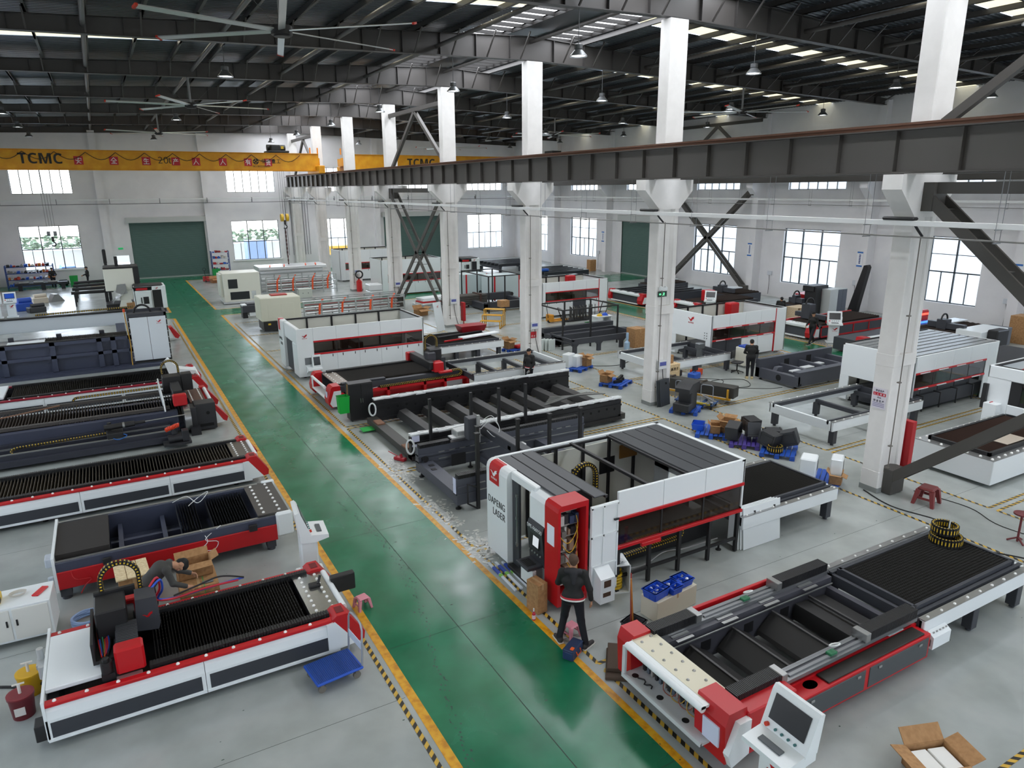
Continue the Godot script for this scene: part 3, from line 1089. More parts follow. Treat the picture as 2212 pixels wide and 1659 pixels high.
# Han characters as strokes on a 10 x 10 grid: x1 y1 x2 y2, y down
const HAN := {
	"安": "5 0 5 1.4;1 1.6 9 1.6;1 1.6 1 3;9 1.6 9 3;5 2.4 3 6;3 6 8 9.6;7 4.6 2 9.6;1 4.8 9.2 4.8",
	"全": "5 0 0.8 4.6;5 0 9.2 4.6;2.6 4.6 7.4 4.6;2.8 7 7.2 7;1.2 9.4 8.8 9.4;5 4.6 5 9.4",
	"生": "3 0.6 1.4 4;2.4 2.6 8.6 2.6;2 5.8 8.2 5.8;0.8 9.4 9.2 9.4;5 0.2 5 9.4",
	"产": "5 0 5 1.6;1.4 1.8 8.6 1.8;3.2 2.4 3.8 4;6.8 2.4 6 4;1.6 4.6 9 4.6;1.8 4.6 0.8 9.8",
	"人": "5 0.4 4.6 4;4.6 4 0.8 9.6;4.8 3.6 9.2 9.6",
	"有": "1 1.8 9 1.8;4.6 0 1 6;3.4 3.8 3.4 9.8;3.4 3.8 8 3.8;8 3.8 8 9.6;3.4 5.6 8 5.6;3.4 7.4 8 7.4",
	"责": "1.6 1 8.4 1;2.2 2.6 7.8 2.6;0.8 4.2 9.2 4.2;5 0 5 4.2;2.4 5.4 7.6 5.4;2.4 5.4 2.4 8.2;7.6 5.4 7.6 8.2;5 6 4.4 8.2;4.4 8.2 1.4 9.8;5.4 8.4 8.8 9.8",
	"信": "2.6 0.2 0.6 4;1.7 2.6 1.7 9.8;6 0 6.4 1.2;3.6 2 9.4 2;4.4 3.6 8.6 3.6;4.4 5.2 8.6 5.2;4.4 6.8 8.6 6.8;4.4 6.8 4.4 9.6;8.6 6.8 8.6 9.6;4.4 9.4 8.6 9.4",
	"华": "2.6 0.2 0.6 3.4;2 1.8 2 5;5.6 0.4 5.6 4;5.6 4 9 4;9 4 9 3;8.6 1 5.6 2.6;0.6 6.6 9.4 6.6;5 5 5 9.8",
	"重": "7.4 0.2 2.4 1;0.8 2 9.2 2;2 3.2 8 3.2;2 3.2 2 6.2;8 3.2 8 6.2;2 4.7 8 4.7;2 6.2 8 6.2;1.6 7.8 8.4 7.8;0.6 9.6 9.4 9.6;5 0.8 5 9.6",
	"工": "1.2 1.2 8.8 1.2;5 1.2 5 9;0.6 9 9.4 9",
	"小": "5 0.4 5 9.4;2.8 3.4 1 7;7 3.4 9 7",
	"心": "1.6 4 0.8 7;3.4 3.4 3.6 8.4;3.6 8.4 8 8.8;5 2 5.8 4.6;8 3.6 9 6.4",
	"大": "1 3.2 9 3.2;5 0.2 4.6 4;4.6 4 1 9.6;5 4 9 9.6",
	"光": "5 0.2 5 4;2 1 3 3.2;8 1 7 3.2;0.8 4.2 9.2 4.2;3.6 4.2 3 7;3 7 1 9.6;6.4 4.2 6.4 9;6.4 9 9.2 9",
	"鹏": "0.8 0.8 0.8 9.6;0.8 0.8 2.4 0.8;2.4 0.8 2.4 9.4;3.4 0.8 3.4 9.6;3.4 0.8 5 0.8;5 0.8 5 9.4;7 0.2 6.4 1.4;6.2 1.4 8.6 1.4;6.2 1.4 6.2 6;6.2 4.6 9.2 4.6;9.2 4.6 9 9;6 7.2 8 7.2",
	"激": "0.6 1 1.4 2;0.4 3.6 1.2 4.6;1.6 6 0.6 9.6;3 1 5.4 1;3 1 3 4;5.4 1 5.4 4;3 2.5 5.4 2.5;3 4 5.4 4;2.4 5.6 6 5.6;4 5.6 2.6 9.6;7.4 0.4 6.4 4;7 2.4 9.6 2.4;8.6 2.4 6.4 9.6;7 4 9.4 9.6",
}

func han(o: Node3D, s: String, at: Vector3, b: Basis, h: float, gap: float, m: Material, thick := 1.1) -> void:
	for i in s.length():
		var g := MB.new()
		for st in String(HAN[s[i]]).split(";"):
			var q := st.split_floats(" ")
			var p0 := V(q[0] - 5, 5 - q[1], 0) * h / 10.0
			var p1 := V(q[2] - 5, 5 - q[3], 0) * h / 10.0
			var f := (p1 - p0).normalized()
			var k := V(-f.y, f.x, 0)
			g.obox((p0 + p1) * 0.5, Vector3((p1 - p0).length() + h * 0.07, thick * h / 10.0, 0.008), Basis(f, k, V(0, 0, 1)))
		var c := part("lettering", g, m, o)
		c.transform = Transform3D(b, at + b * V(i * gap, 0, 0))

func feet(o: Node3D, pts: Array, top: float, m: Material, r := 0.05) -> void:
	for p in pts:
		var b := MB.new()
		b.lathe(V(p.x, 0, p.y), [Vector2(0.001, 0), Vector2(r * 1.3, 0), Vector2(r * 1.3, 0.02), Vector2(r * 0.45, 0.045), Vector2(r * 0.45, top)], 10)
		part("foot", b, m, o)

# ---------- shuttle table: white side beams on dark legs, ball transfers along the rim
func shuttle(called: String, label: String, x0: float, z0: float, x1: float, z1: float, nlegs: int, blades: bool, flip := false, deck := "4c4a48") -> Node3D:
	var o := thing(called, label, "work table", V((x0 + x1) / 2, 0, (z0 + z1) / 2), 0, "shuttle tables of the cutting machines")
	var w := (x1 - x0) / 2
	var d := absf(z1 - z0) / 2
	var h := 0.8
	for s in [-1.0, 1.0]:
		var b := MB.new()
		b.cbox(-w, h - 0.3, s * d - 0.05, w, h, s * d + 0.05, 0.012)
		part("side_beam", b, WHITE, o)
		var r := MB.new()
		r.box(-w, h, s * d - 0.07, w, h + 0.012, s * d + 0.055)
		part("rim_plate", r, STEEL, o)
		balls(o, line_pts(V(-w + 0.15, h + 0.012, s * d), V(w - 0.1, h + 0.012, s * d), int(w * 2 / 0.36)), 0.028)
		var g := MB.new()
		g.box(-w, h - 0.1, s * (d - 0.19), w, h + 0.02, s * (d - 0.12))
		part("guide_rail", g, CHAR, o)
	var e := MB.new()
	var es := -1.0 if flip else 1.0
	e.cbox(minf(es * w, es * (w - 0.08)), h - 0.3, -d, maxf(es * w, es * (w - 0.08)), h, d, 0.012)
	part("end_beam", e, WHITE, o)
	var e2 := MB.new()
	e2.box(minf(-es * w, -es * (w - 0.08)), h - 0.22, -d, maxf(-es * w, -es * (w - 0.08)), h - 0.02, d)
	part("cross_beam", e2, CHAR, o)
	for i in nlegs:
		var x := lerpf(-w + 0.22, w - 0.22, float(i) / maxi(1, nlegs - 1))
		for s in [-1.0, 1.0]:
			var l := MB.new()
			l.cbox(x - 0.09, 0.06, s * d * 0.93 - 0.09, x + 0.09, h - 0.28, s * d * 0.93 + 0.09, 0.008)
			l.cyl(V(x, 0, s * d * 0.93), V(x, 0.07, s * d * 0.93), 0.05, 8)
			part("leg", l, CHAR, o)
		if not blades:
			var c := MB.new()
			c.box(x - 0.06, h - 0.34, -d + 0.05, x + 0.06, h - 0.2, d - 0.05)
			part("cross_beam", c, CHAR, o)
	if blades:
		var t := MB.new()
		t.box(-w + 0.1, h - 0.06, -d + 0.2, w - 0.15, h - 0.03, d - 0.2)
		for s in [-1.0, 1.0]: t.box(-w + 0.1, h - 0.03, s * (d - 0.24) - 0.03, w - 0.15, h + 0.09, s * (d - 0.24) + 0.03)
		for s in [-1.0, 1.0]: t.box(s * (w - 0.16) - 0.03, h - 0.03, -d + 0.2, s * (w - 0.16) + 0.03, h + 0.09, d - 0.2)
		part("pallet_frame", t, CHAR, o)
		slats(o, -w + 0.2, w - 0.22, -d + 0.27, d - 0.27, h - 0.02, h + 0.1, 0.05, 22, mat(deck, 0.55))
	return o

# ---------- white sheet-metal enclosure with a red-framed smoked window
func enclosure(called: String, label: String, x0: float, z0: float, L: float, D: float, H: float, op: Dictionary) -> Node3D:
	# x0, z0: front left corner on the floor; local x right, z back is negative
	var o := thing(called, label, "cutting machine", V(x0, 0, z0))
	var wl: float = op.get("wl", 0.6)   # blank width at the left of the window
	var wr: float = op.get("wr", 0.08)
	var t := 0.05
	# front wall above the window, in panels
	var n: int = op.get("panels", 4)
	for i in n:
		var a := wl + (L - wl - wr) * i / n
		var c := wl + (L - wl - wr) * (i + 1) / n
		var b := MB.new()
		b.cbox(a + 0.003, 1.6, -t, c - 0.003, H, 0, 0.006)
		part("upper_panel", b, WHITE, o)
		if not op.get("open_low", false):
			var lo := MB.new()
			lo.cbox(a + 0.003, 0.12, -t, c - 0.003, 1.02, 0, 0.006)
			var dr := part("lower_door", lo, WHITE if not (op.get("dark_low", -1) == i) else CHAR, o)
			for hx in [a + 0.25 * (c - a), c - 0.2 * (c - a)]:
				var hb := MB.new()
				hb.box(hx - 0.015, 0.86, 0, hx + 0.015, 0.97, 0.015)
				part("latch", hb, BLACK, dr)
	if wl > 0.02:
		var b := MB.new()
		b.cbox(0, 0.1, -t, wl - 0.003, H, 0, 0.012)
		part("corner_panel", b, WHITE, o)
	if wr > 0.02:
		var b := MB.new()
		b.cbox(L - wr + 0.003, 0.1, -t, L, H, 0, 0.012)
		part("corner_panel", b, WHITE, o)
	for y in [1.55, 1.0]:
		var r := MB.new()
		r.cbox(wl, y, -t, L - wr, y + 0.07, 0.02, 0.008)
		part("red_trim", r, RED, o)
	if op.get("red_post", false):
		var r := MB.new()
		r.box(L - wr - 0.05, 0.1, -t, L - wr, H, 0.012)
		part("red_trim", r, RED, o)
	if op.get("white_grips", false):
		for i in 4:
			for y in [1.585, 1.03]:
				var gx := wl + (L - wl - wr) * (i + 0.2) / 4
				var gb := MB.new()
				gb.box(gx, y - 0.012, 0.02, gx + 0.55, y + 0.014, 0.045)
				part("grip_strip", gb, WHITE, o)
	for i in n:
		var a := wl + (L - wl - wr) * i / n
		var c := wl + (L - wl - wr) * (i + 1) / n
		var g := MB.new()
		g.box(a + 0.01, 1.07, -0.03, c - 0.01, 1.55, -0.02)
		part("window_pane", g, SMOKED, o)
		var m := MB.new()
		m.box(c - 0.012, 1.05, -0.045, c + 0.012, 1.57, -0.015)
		part("mullion", m, BLACK, o)
	# end and back walls
	var gap: float = op.get("gate", 0.0)  # opening height in the left wall
	var lw := MB.new()
	if gap > 0:
		lw.cbox(0, gap, -D, t, H, 0, 0.012)
		lw.box(0, 0.1, -0.35, t, gap, 0)
		lw.box(0, 0.1, -D, t, gap, -D + 0.35)
	elif not op.get("no_left", false):
		lw.cbox(0, 0.1, -D, t, H, 0, 0.012)
	if lw.v.size(): part("end_wall", lw, WHITE, o)
	var rw := MB.new()
	rw.cbox(L - t, 1.05, -D, L, H, 0, 0.012)
	rw.box(L - t, 0.1, -0.5, L, 1.05, 0)
	rw.box(L - t, 0.1, -D, L, 1.05, -D + 0.5)
	part("end_wall", rw, WHITE, o)
	var nb := 5
	for i in nb:
		var a := L * i / nb
		var c := L * (i + 1) / nb
		var b := MB.new()
		b.box(a + 0.02, 0.15, -D, c - 0.02, H - 0.04, -D + 0.03)
		part("back_panel", b, CREAM, o)
		if i > 0:
			var p := MB.new()
			p.box(a - 0.035, 0.1, -D + 0.02, a + 0.035, H, -D + 0.1)
			part("back_post", p, BLACK, o)
	var rim := MB.new()
	rim.box(0, H - 0.06, -D, L, H + 0.01, -D + 0.07)
	rim.box(t, H - 0.06, -D, t + 0.06, H - 0.005, -t)
	rim.box(L - t - 0.06, H - 0.06, -D, L - t, H - 0.005, -t)
	part("top_rail", rim, BLACK, o)
	# inside: bed, blades and gantry seen through the window and the open roof
	var bed := MB.new()
	bed.box(0.2, 0.12, -D + 0.4, L - 0.2, 0.62, -0.3)
	part("machine_bed", bed, CHAR, o)
	var gx2: float = op.get("gantry", L * 0.45)
	var ga := MB.new()
	ga.cbox(gx2, 0.95, -D + 0.25, gx2 + 0.35, 1.3, -0.25, 0.02)
	ga.cbox(gx2 - 0.28, 0.8, -D * 0.62, gx2 + 0.02, 1.6, -D * 0.62 + 0.34, 0.03)
	part("gantry", ga, BLACK, o)
	var ar := arc_pts(V(gx2 + 0.2, 1.55, -D * 0.62 + 0.1), 0.27, 0, PI, Vector3.RIGHT, Vector3.UP)
	ar.push_front(V(gx2 + 0.47, 1.3, -D * 0.62 + 0.1))
	ar.append(V(gx2 - 0.07, 1.4, -D * 0.62 + 0.1))
	drag_chain(o, ar, 0.1, 0.07, V(0, 0, 1))
	if op.get("red_cab", false):
		var rc := MB.new()
		rc.cbox(L * 0.68, 1.4, -D + 0.15, L * 0.68 + 0.62, H + 0.02, -D + 0.6, 0.05)
		part("red_cover", rc, RED, o)
	if op.get("roof", 0) > 0:
		var k: int = op.roof
		for i in k:
			var zz := -D + 0.1 + (D - 0.2) * i / k
			var b := MB.new()
			b.cbox(0.1, H - 0.05, zz + 0.03, L - 0.1, H - 0.005, zz + (D - 0.2) / k - 0.04, 0.01)
			part("roof_panel", b, mat("a7abac", 0.25, 0.6), o)
	feet(o, [Vector2(0.3, -0.3), Vector2(L - 0.3, -0.3), Vector2(0.3, -D + 0.3), Vector2(L - 0.3, -D + 0.3)], 0.14, BLACK)
	return o

# ---------- open flat-bed cutter: white skirts with dark insets, red rim, blades, red end caps
func bed(label: String, x0: float, z0: float, L: float, D: float, op: Dictionary) -> Node3D:
	var o := thing("flatbed_cutter", label, "cutting machine", V(x0, 0, z0))
	var np: int = op.get("panels", 2)
	var fr := MB.new()
	fr.box(0.03, 0.12, -0.26, L - 0.3, 0.62, -0.1)
	fr.box(0.03, 0.12, -D + 0.08, L - 0.3, 0.66, -D + 0.26)
	fr.box(0.03, 0.12, -D + 0.26, 0.18, 0.62, -0.26)
	fr.box(L - 0.75, 0.12, -D + 0.26, L - 0.3, 0.62, -0.26)
	fr.box(0.18, 0.16, -D + 0.26, L - 0.75, 0.2, -0.26)
	for i in 4:
		var x := lerpf(0.9, L - 1.2, i / 3.0)
		fr.box(x - 0.05, 0.2, -D + 0.26, x + 0.05, 0.5, -0.26)
	part("base_frame", fr, op.get("frame", CHAR), o)
	var pe := L - 0.4
	for i in np:
		var a := pe * i / np
		var c := pe * (i + 1) / np
		var b := MB.new()
		b.prism([Vector2(0.0, 0.14), Vector2(0.0, 0.48), Vector2(-0.02, 0.6), Vector2(-0.07, 0.68), Vector2(-0.1, 0.68), Vector2(-0.1, 0.14)], 0, a + 0.004, c - 0.004)
		b.box(a + 0.004, 0.13, -0.02, c - 0.004, 0.17, 0.02)
		var sp := part("skirt_panel", b, WHITE, o)
		var d := MB.new()
		var l2 := a + 0.06
		var r2 := c - 0.06
		if i == np - 1: d.prism([Vector2(l2, 0.185), Vector2(r2, 0.185), Vector2(r2 - 0.13, 0.435), Vector2(l2, 0.435)], 2, -0.01, 0.006)
		else: d.box(l2, 0.185, -0.01, r2, 0.435, 0.006)
		part("inset_panel", d, mat("34373d", 0.45), sp)
	var bk := MB.new()
	bk.box(0, 0.14, -D, pe, 0.68, -D + 0.08)
	part("skirt_panel", bk, op.get("back", WHITE), o)
	for s in [-0.07, -D + 0.12]:
		var r := MB.new()
		r.cbox(0.0, 0.67, s - 0.07, L - 0.25, 0.735, s + 0.06, 0.015)
		part("red_rim", r, op.get("rim", RED), o)
		balls(o, line_pts(V(0.15, 0.735, s), V(L - 0.45, 0.735, s), int(L / 0.42)), 0.03)
	# end caps
	for s in [[-0.36, 0.01], [-D - 0.01, -D + 0.34]]:
		var c := MB.new()
		c.prism([Vector2(L - 0.42, 0.3), Vector2(L - 0.5, 0.74), Vector2(L - 0.42, 0.8), Vector2(L - 0.24, 0.8), Vector2(L + 0.05, 0.36), Vector2(L + 0.03, 0.22), Vector2(L - 0.09, 0.2)], 2, s[0], s[1])
		part("end_cap", c, RED, o)
		var w := MB.new()
		w.prism([Vector2(L - 0.6, 0.15), Vector2(L - 0.1, 0.2), Vector2(L - 0.46, 0.7), Vector2(L - 0.6, 0.68)], 2, s[0] + 0.02, s[1] + 0.015)
		part("cap_cover", w, WHITE, o)
		var k := MB.new()
		k.box(L - 0.4, 0.801, (s[0] + s[1]) / 2 - 0.1, L - 0.27, 0.806, (s[0] + s[1]) / 2 + 0.1)
		part("cap_recess", k, mat("6a0d10", 0.6), o)
	var er := MB.new()
	er.cyl(V(L - 0.2, 0.7, -0.36), V(L - 0.2, 0.7, -D + 0.34), 0.06, 12)
	er.box(L - 0.32, 0.18, -D + 0.34, L - 0.26, 0.7, -0.36)
	part("end_roller", er, WHITE, o)
	var pl := MB.new()
	pl.box(L - 0.78, 0.72, -D + 0.3, L - 0.27, 0.745, -0.3)
	part("ball_plate", pl, op.get("plate", mat("8f908d", 0.28, 0.85)), o)
	var bp := line_pts(V(L - 0.66, 0.745, -0.42), V(L - 0.66, 0.745, -D + 0.42), 8)
	bp.append_array(line_pts(V(L - 0.38, 0.745, -0.42), V(L - 0.38, 0.745, -D + 0.42), 8))
	balls(o, bp, 0.03)
	var s0: float = op.get("s0", 0.2)
	var s1: float = L - 0.85
	if not op.get("bare", false):
		slats(o, s0, s1, -D + 0.34, -0.34, 0.5, 0.76, op.get("step", 0.05), op.get("teeth", 14), op.get("blade", mat("55524e", 0.5)))
	bellows(o, V(s0 - 0.1, 0.72, -0.24), V(L - 0.5, 0.72, -0.24), 0.13, 0.12, BLACK)
	bellows(o, V(s0 - 0.1, 0.74, -D + 0.28), V(L - 0.5, 0.74, -D + 0.28), 0.11, 0.12, BLACK)
	if op.has("cover"):
		var c := MB.new()
		c.cbox(0.03, 0.72, -D + 0.28, op.cover, 0.8, -0.3, 0.015)
		part("end_cover", c, WHITE, o)
	feet(o, [Vector2(0.25, -0.25), Vector2(L * 0.5, -0.25), Vector2(L - 0.8, -0.25), Vector2(0.25, -D + 0.25), Vector2(L * 0.5, -D + 0.25), Vector2(L - 0.8, -D + 0.25)], 0.14, BLACK)
	return o

func gantry(o: Node3D, x: float, z0: float, z1: float, red_front: bool, arch := 0.0) -> void:
	# cross beam over a bed from z0 (front) to z1 (back), its cap at the front
	var b := MB.new()
	b.cbox(x, 0.84, z1 + 0.1, x + 0.3, 1.06, z0 - 0.1, 0.02)
	part("gantry_beam", b, CHAR, o)
	bellows(o, V(x + 0.17, 1.08, z0 - 0.25), V(x + 0.17, 1.08, z1 + 0.9), 0.3, 0.12, mat("35363a", 0.6))
	if red_front:
		var r := MB.new()
		r.cbox(x - 0.02, 0.74, z0 - 0.26, x + 0.38, 1.16, z0, 0.03)
		part("gantry_cap", r, RED, o)
	var rr := MB.new()
	rr.cbox(x - 0.06, 0.78, z1, x + 0.4, 1.14, z1 + 0.22, 0.02)
	part("gantry_cap", rr, RED, o)
	var zc := lerpf(z0, z1, 0.62)
	var cr := MB.new()
	cr.cbox(x - 0.24, 0.9, zc - 0.32, x + 0.2, 1.42, zc + 0.3, 0.02)
	cr.box(x - 0.24, 1.3, zc - 0.36, x + 0.36, 1.46, zc - 0.3)
	part("carriage", cr, BLACK, o)
	var hd := MB.new()
	hd.prism([Vector2(x + 0.3, 0.86), Vector2(x + 0.62, 0.8), Vector2(x + 0.66, 0.92), Vector2(x + 0.64, 1.4), Vector2(x + 0.34, 1.42)], 2, zc - 0.22, zc + 0.16)
	var hh := part("cutting_head", hd, CHAR, o)
	bird(hh, V(x + 0.49, 1.1, zc + 0.165), FACE_Z, 0.16, RED, false)
	if arch > 0:
		var p := [V(x - 0.12, 1.35, zc - 0.36)]
		p.append_array(arc_pts(V(x + 0.16, 1.62, zc - 0.36), 0.28, PI, 0, Vector3.RIGHT, Vector3.UP))
		p.append(V(x + 0.44, 1.36, zc - 0.36))
		drag_chain(o, p, 0.09, 0.07, V(0, 0, 1), 0.055)

func near_left_cutter() -> void:
	var o := bed("white and red flat-bed cutter with grey insets, nearest the viewer left of the green aisle", -1.66, -10.74, 4.68, 2.06, {"panels": 2, "cover": 0.86, "s0": 1.5, "step": 0.047, "plate": mat("a5a6a3", 0.22, 0.9)})
	gantry(o, 0.98, -0.2, -1.95, true, 1.0)
	var st := MB.new()
	st.box(0.95, 0.62, -0.2, 1.3, 0.74, -0.12)
	part("rack_plate", st, STEEL, o)
	var m := MB.new()
	m.cyl(V(0.84, 0.76, -0.28), V(0.84, 1.0, -0.28), 0.08, 12)
	m.box(0.76, 0.7, -0.36, 0.94, 0.82, -0.2)
	m.cyl(V(0.84, 1.0, -0.28), V(0.84, 1.05, -0.28), 0.05, 10)
	part("drive_motor", m, BLACK, o)
	# wiring along the left flank of the gantry
	var cols := [mat("c62a2a", 0.5), mat("2a4fb0", 0.5), BLACK, mat("2f7a52", 0.5), mat("c8641e", 0.5), mat("b01f5a", 0.5)]
	var tr := MB.new()
	tr.box(0.7, 0.84, -1.62, 0.94, 0.9, -0.5)
	tr.box(0.66, 0.84, -1.62, 0.7, 1.2, -0.5)
	part("wire_tray", tr, BLACK, o)
	for i in 9:
		hose(o, [V(0.74 + 0.022 * i, 1.1 + 0.03 * (i % 3), -1.6), V(0.73 + 0.02 * i, 0.98 + 0.03 * ((i * 5) % 4), -1.2), V(0.75 + 0.02 * i, 0.95, -0.85), V(0.78 + 0.01 * i, 0.92, -0.55 - 0.03 * (i % 4))], 0.011, cols[i % 6], "wire")
	hose(o, [V(1.55, 1.4, -1.5), V(1.68, 1.5, -1.58), V(1.7, 1.2, -1.75), V(1.62, 0.95, -1.85), V(1.9, 0.8, -2.0), V(2.4, 0.83, -2.03), V(3.0, 0.82, -2.04)], 0.02, mat("c22a3a", 0.45))
	hose(o, [V(1.57, 1.38, -1.46), V(1.72, 1.46, -1.55), V(1.74, 1.18, -1.73), V(1.66, 0.93, -1.88), V(1.95, 0.78, -2.05), V(2.45, 0.8, -2.07), V(3.1, 0.84, -2.05)], 0.02, mat("2a56c0", 0.45))
	hose(o, [V(1.9, 0.84, -2.02), V(2.3, 0.9, -2.06), V(2.7, 0.95, -2.1), V(3.1, 0.86, -2.02)], 0.016, BLACK)
	# valves and brackets on the left end
	var va := MB.new()
	va.cyl(V(-0.1, 0.62, -1.5), V(-0.1, 0.8, -1.5), 0.05, 10); va.cyl(V(-0.12, 0.5, -1.36), V(-0.02, 0.5, -1.36), 0.035, 8)
	va.box(-0.16, 0.55, -1.6, 0.0, 0.62, -1.3); va.cyl(V(-0.08, 0.45, -1.2), V(-0.08, 0.66, -1.2), 0.05, 10)
	part("air_valve", va, mat("b9bbba", 0.35, 0.4), o)
	var bx := MB.new()
	bx.cbox(-0.16, 0.1, -0.35, 0.0, 0.36, -0.1, 0.01)
	part("foot_bracket", bx, BLACK, o)
	var le := MB.new()
	le.box(-0.01, 0.14, -2.06, 0.03, 0.8, 0.0)
	part("end_plate", le, WHITE, o)
	var cl := MB.new()
	cl.cbox(4.1, 0.745, -1.3, 4.3, 0.8, -1.16, 0.01)
	cl.cyl(V(4.26, 0.8, -1.2), V(4.32, 0.92, -1.26), 0.025, 8)
	part("nozzle_tool", cl, BLACK, o)
	# black monitor arm box at the aisle end
	var mo := MB.new()
	mo.cbox(4.5, 0.5, -1.32, 4.95, 0.84, -1.18, 0.015)
	mo.bar(V(4.4, 0.6, -1.25), V(4.55, 0.6, -1.25), 0.05, 0.05)
	mo.box(4.6, 0.78, -1.175, 4.85, 0.785, -1.17)
	part("control_box", mo, BLACK, o)

func second_cutter() -> void:
	# stripped bed with a red flank
	var o := thing("flatbed_cutter", "dark bed with red side plate, some blades missing, behind the nearest left cutter", "cutting machine", V(-1.72, 0, -15.2))
	var L := 4.6
	var D := 2.0
	var f := MB.new()
	f.box(0.05, 0.6, -0.16, L - 0.35, 0.8, 0.0); f.box(0.05, 0.3, -D, L - 0.35, 0.86, -D + 0.16)
	f.box(0.05, 0.25, -D + 0.16, L - 0.35, 0.3, -0.1)
	for x in [1.15, 2.0, 2.55]: f.box(x, 0.3, -D + 0.16, x + 0.09, 0.6, -0.16)
	f.box(1.0, 0.3, -1.15, 2.6, 0.52, -1.05)
	part("base_frame", f, NAVY, o)
	var r := MB.new()
	r.cbox(0.05, 0.25, -0.06, L - 0.36, 0.62, 0.03, 0.01)
	part("side_plate", r, RED, o)
	var tr := MB.new()
	tr.box(0.05, 0.8, -0.12, L - 0.35, 0.82, -0.06); tr.box(0.05, 0.86, -D + 0.04, L - 0.4, 0.88, -D + 0.1)
	part("linear_rail", tr, STEEL, o)
	var c := MB.new()
	c.box(0.06, 0.78, -D + 0.2, 1.0, 0.9, -0.2)
	part("front_cover", c, mat("26221f", 0.75), o)
	var w := MB.new()
	w.box(0.0, 0.2, -D, 0.05, 0.94, 0.02)
	part("end_plate", w, WHITE, o)
	var wp := MB.new()
	wp.cbox(L - 0.36, 0.32, -0.08, L, 0.88, 0.06, 0.04)
	wp.cbox(L - 0.3, 0.32, -D - 0.02, L, 0.9, -D + 0.1, 0.02)
	part("end_cap", wp, WHITE, o)
	var pl := MB.new()
	pl.box(L - 0.72, 0.84, -D + 0.05, L - 0.06, 0.87, -0.08)
	part("ball_plate", pl, mat("565350", 0.4, 0.6), o)
	var bp := line_pts(V(L - 0.58, 0.87, -0.2), V(L - 0.58, 0.87, -D + 0.2), 8)
	bp.append_array(line_pts(V(L - 0.24, 0.87, -0.2), V(L - 0.24, 0.87, -D + 0.2), 8))
	balls(o, bp, 0.035)
	slats(o, L - 1.62, L - 0.8, -D + 0.2, -0.2, 0.6, 0.85, 0.055, 12, mat("333436", 0.5))
	slats(o, L - 2.25, L - 1.85, -D + 0.2, -0.2, 0.6, 0.85, 0.055, 12, mat("333436", 0.5))
	var br := MB.new()
	br.cbox(L - 0.95, 0.6, 0.03, L - 0.78, 0.75, 0.09, 0.01)
	br.cbox(0.85, 0.6, 0.03, 1.0, 0.74, 0.08, 0.01)
	part("bracket", br, BLACK, o)
	for p in [Vector2(0.15, -0.12), Vector2(L - 0.5, -0.12), Vector2(0.15, -D + 0.2), Vector2(L - 0.5, -D + 0.2)]:
		var l := MB.new()
		l.cbox(p.x - 0.1, 0.07, p.y - 0.1, p.x + 0.1, 0.27, p.y + 0.1, 0.01)
		l.cyl(V(p.x, 0, p.y), V(p.x, 0.07, p.y), 0.09, 12)
		part("leg", l, CHAR, o)
	hose(o, [V(L - 2.3, 0.87, -1.8), V(L - 2.0, 1.0, -1.7), V(L - 1.8, 0.95, -1.3), V(L - 1.55, 1.1, -1.5), V(L - 1.75, 0.9, -1.75), V(L - 2.0, 0.88, -1.4)], 0.008, mat("dfe3e2", 0.4))
	hose(o, [V(L - 1.9, 0.83, -0.08), V(L - 1.8, 0.6, 0.06), V(L - 1.95, 0.45, 0.06), V(L - 1.7, 0.38, 0.06), V(L - 1.6, 0.55, 0.06), V(L - 1.85, 0.65, 0.06), V(L - 1.5, 0.84, -0.08)], 0.008, mat("dfe3e2", 0.4))
	hose(o, [V(0.3, 0.6, 0.05), V(0.35, 0.45, 0.1), V(0.62, 0.4, 0.1), V(0.5, 0.28, 0.1), V(0.4, 0.1, 0.05)], 0.01, RED)
	var pm := MB.new()
	pm.cbox(-0.14, 0.62, -0.55, 0.0, 0.82, -0.28, 0.02)
	pm.cyl(V(-0.07, 0.3, -0.12), V(-0.07, 0.5, -0.12), 0.05, 10)
	part("valve_box", pm, mat("b6bcc4", 0.4), o)

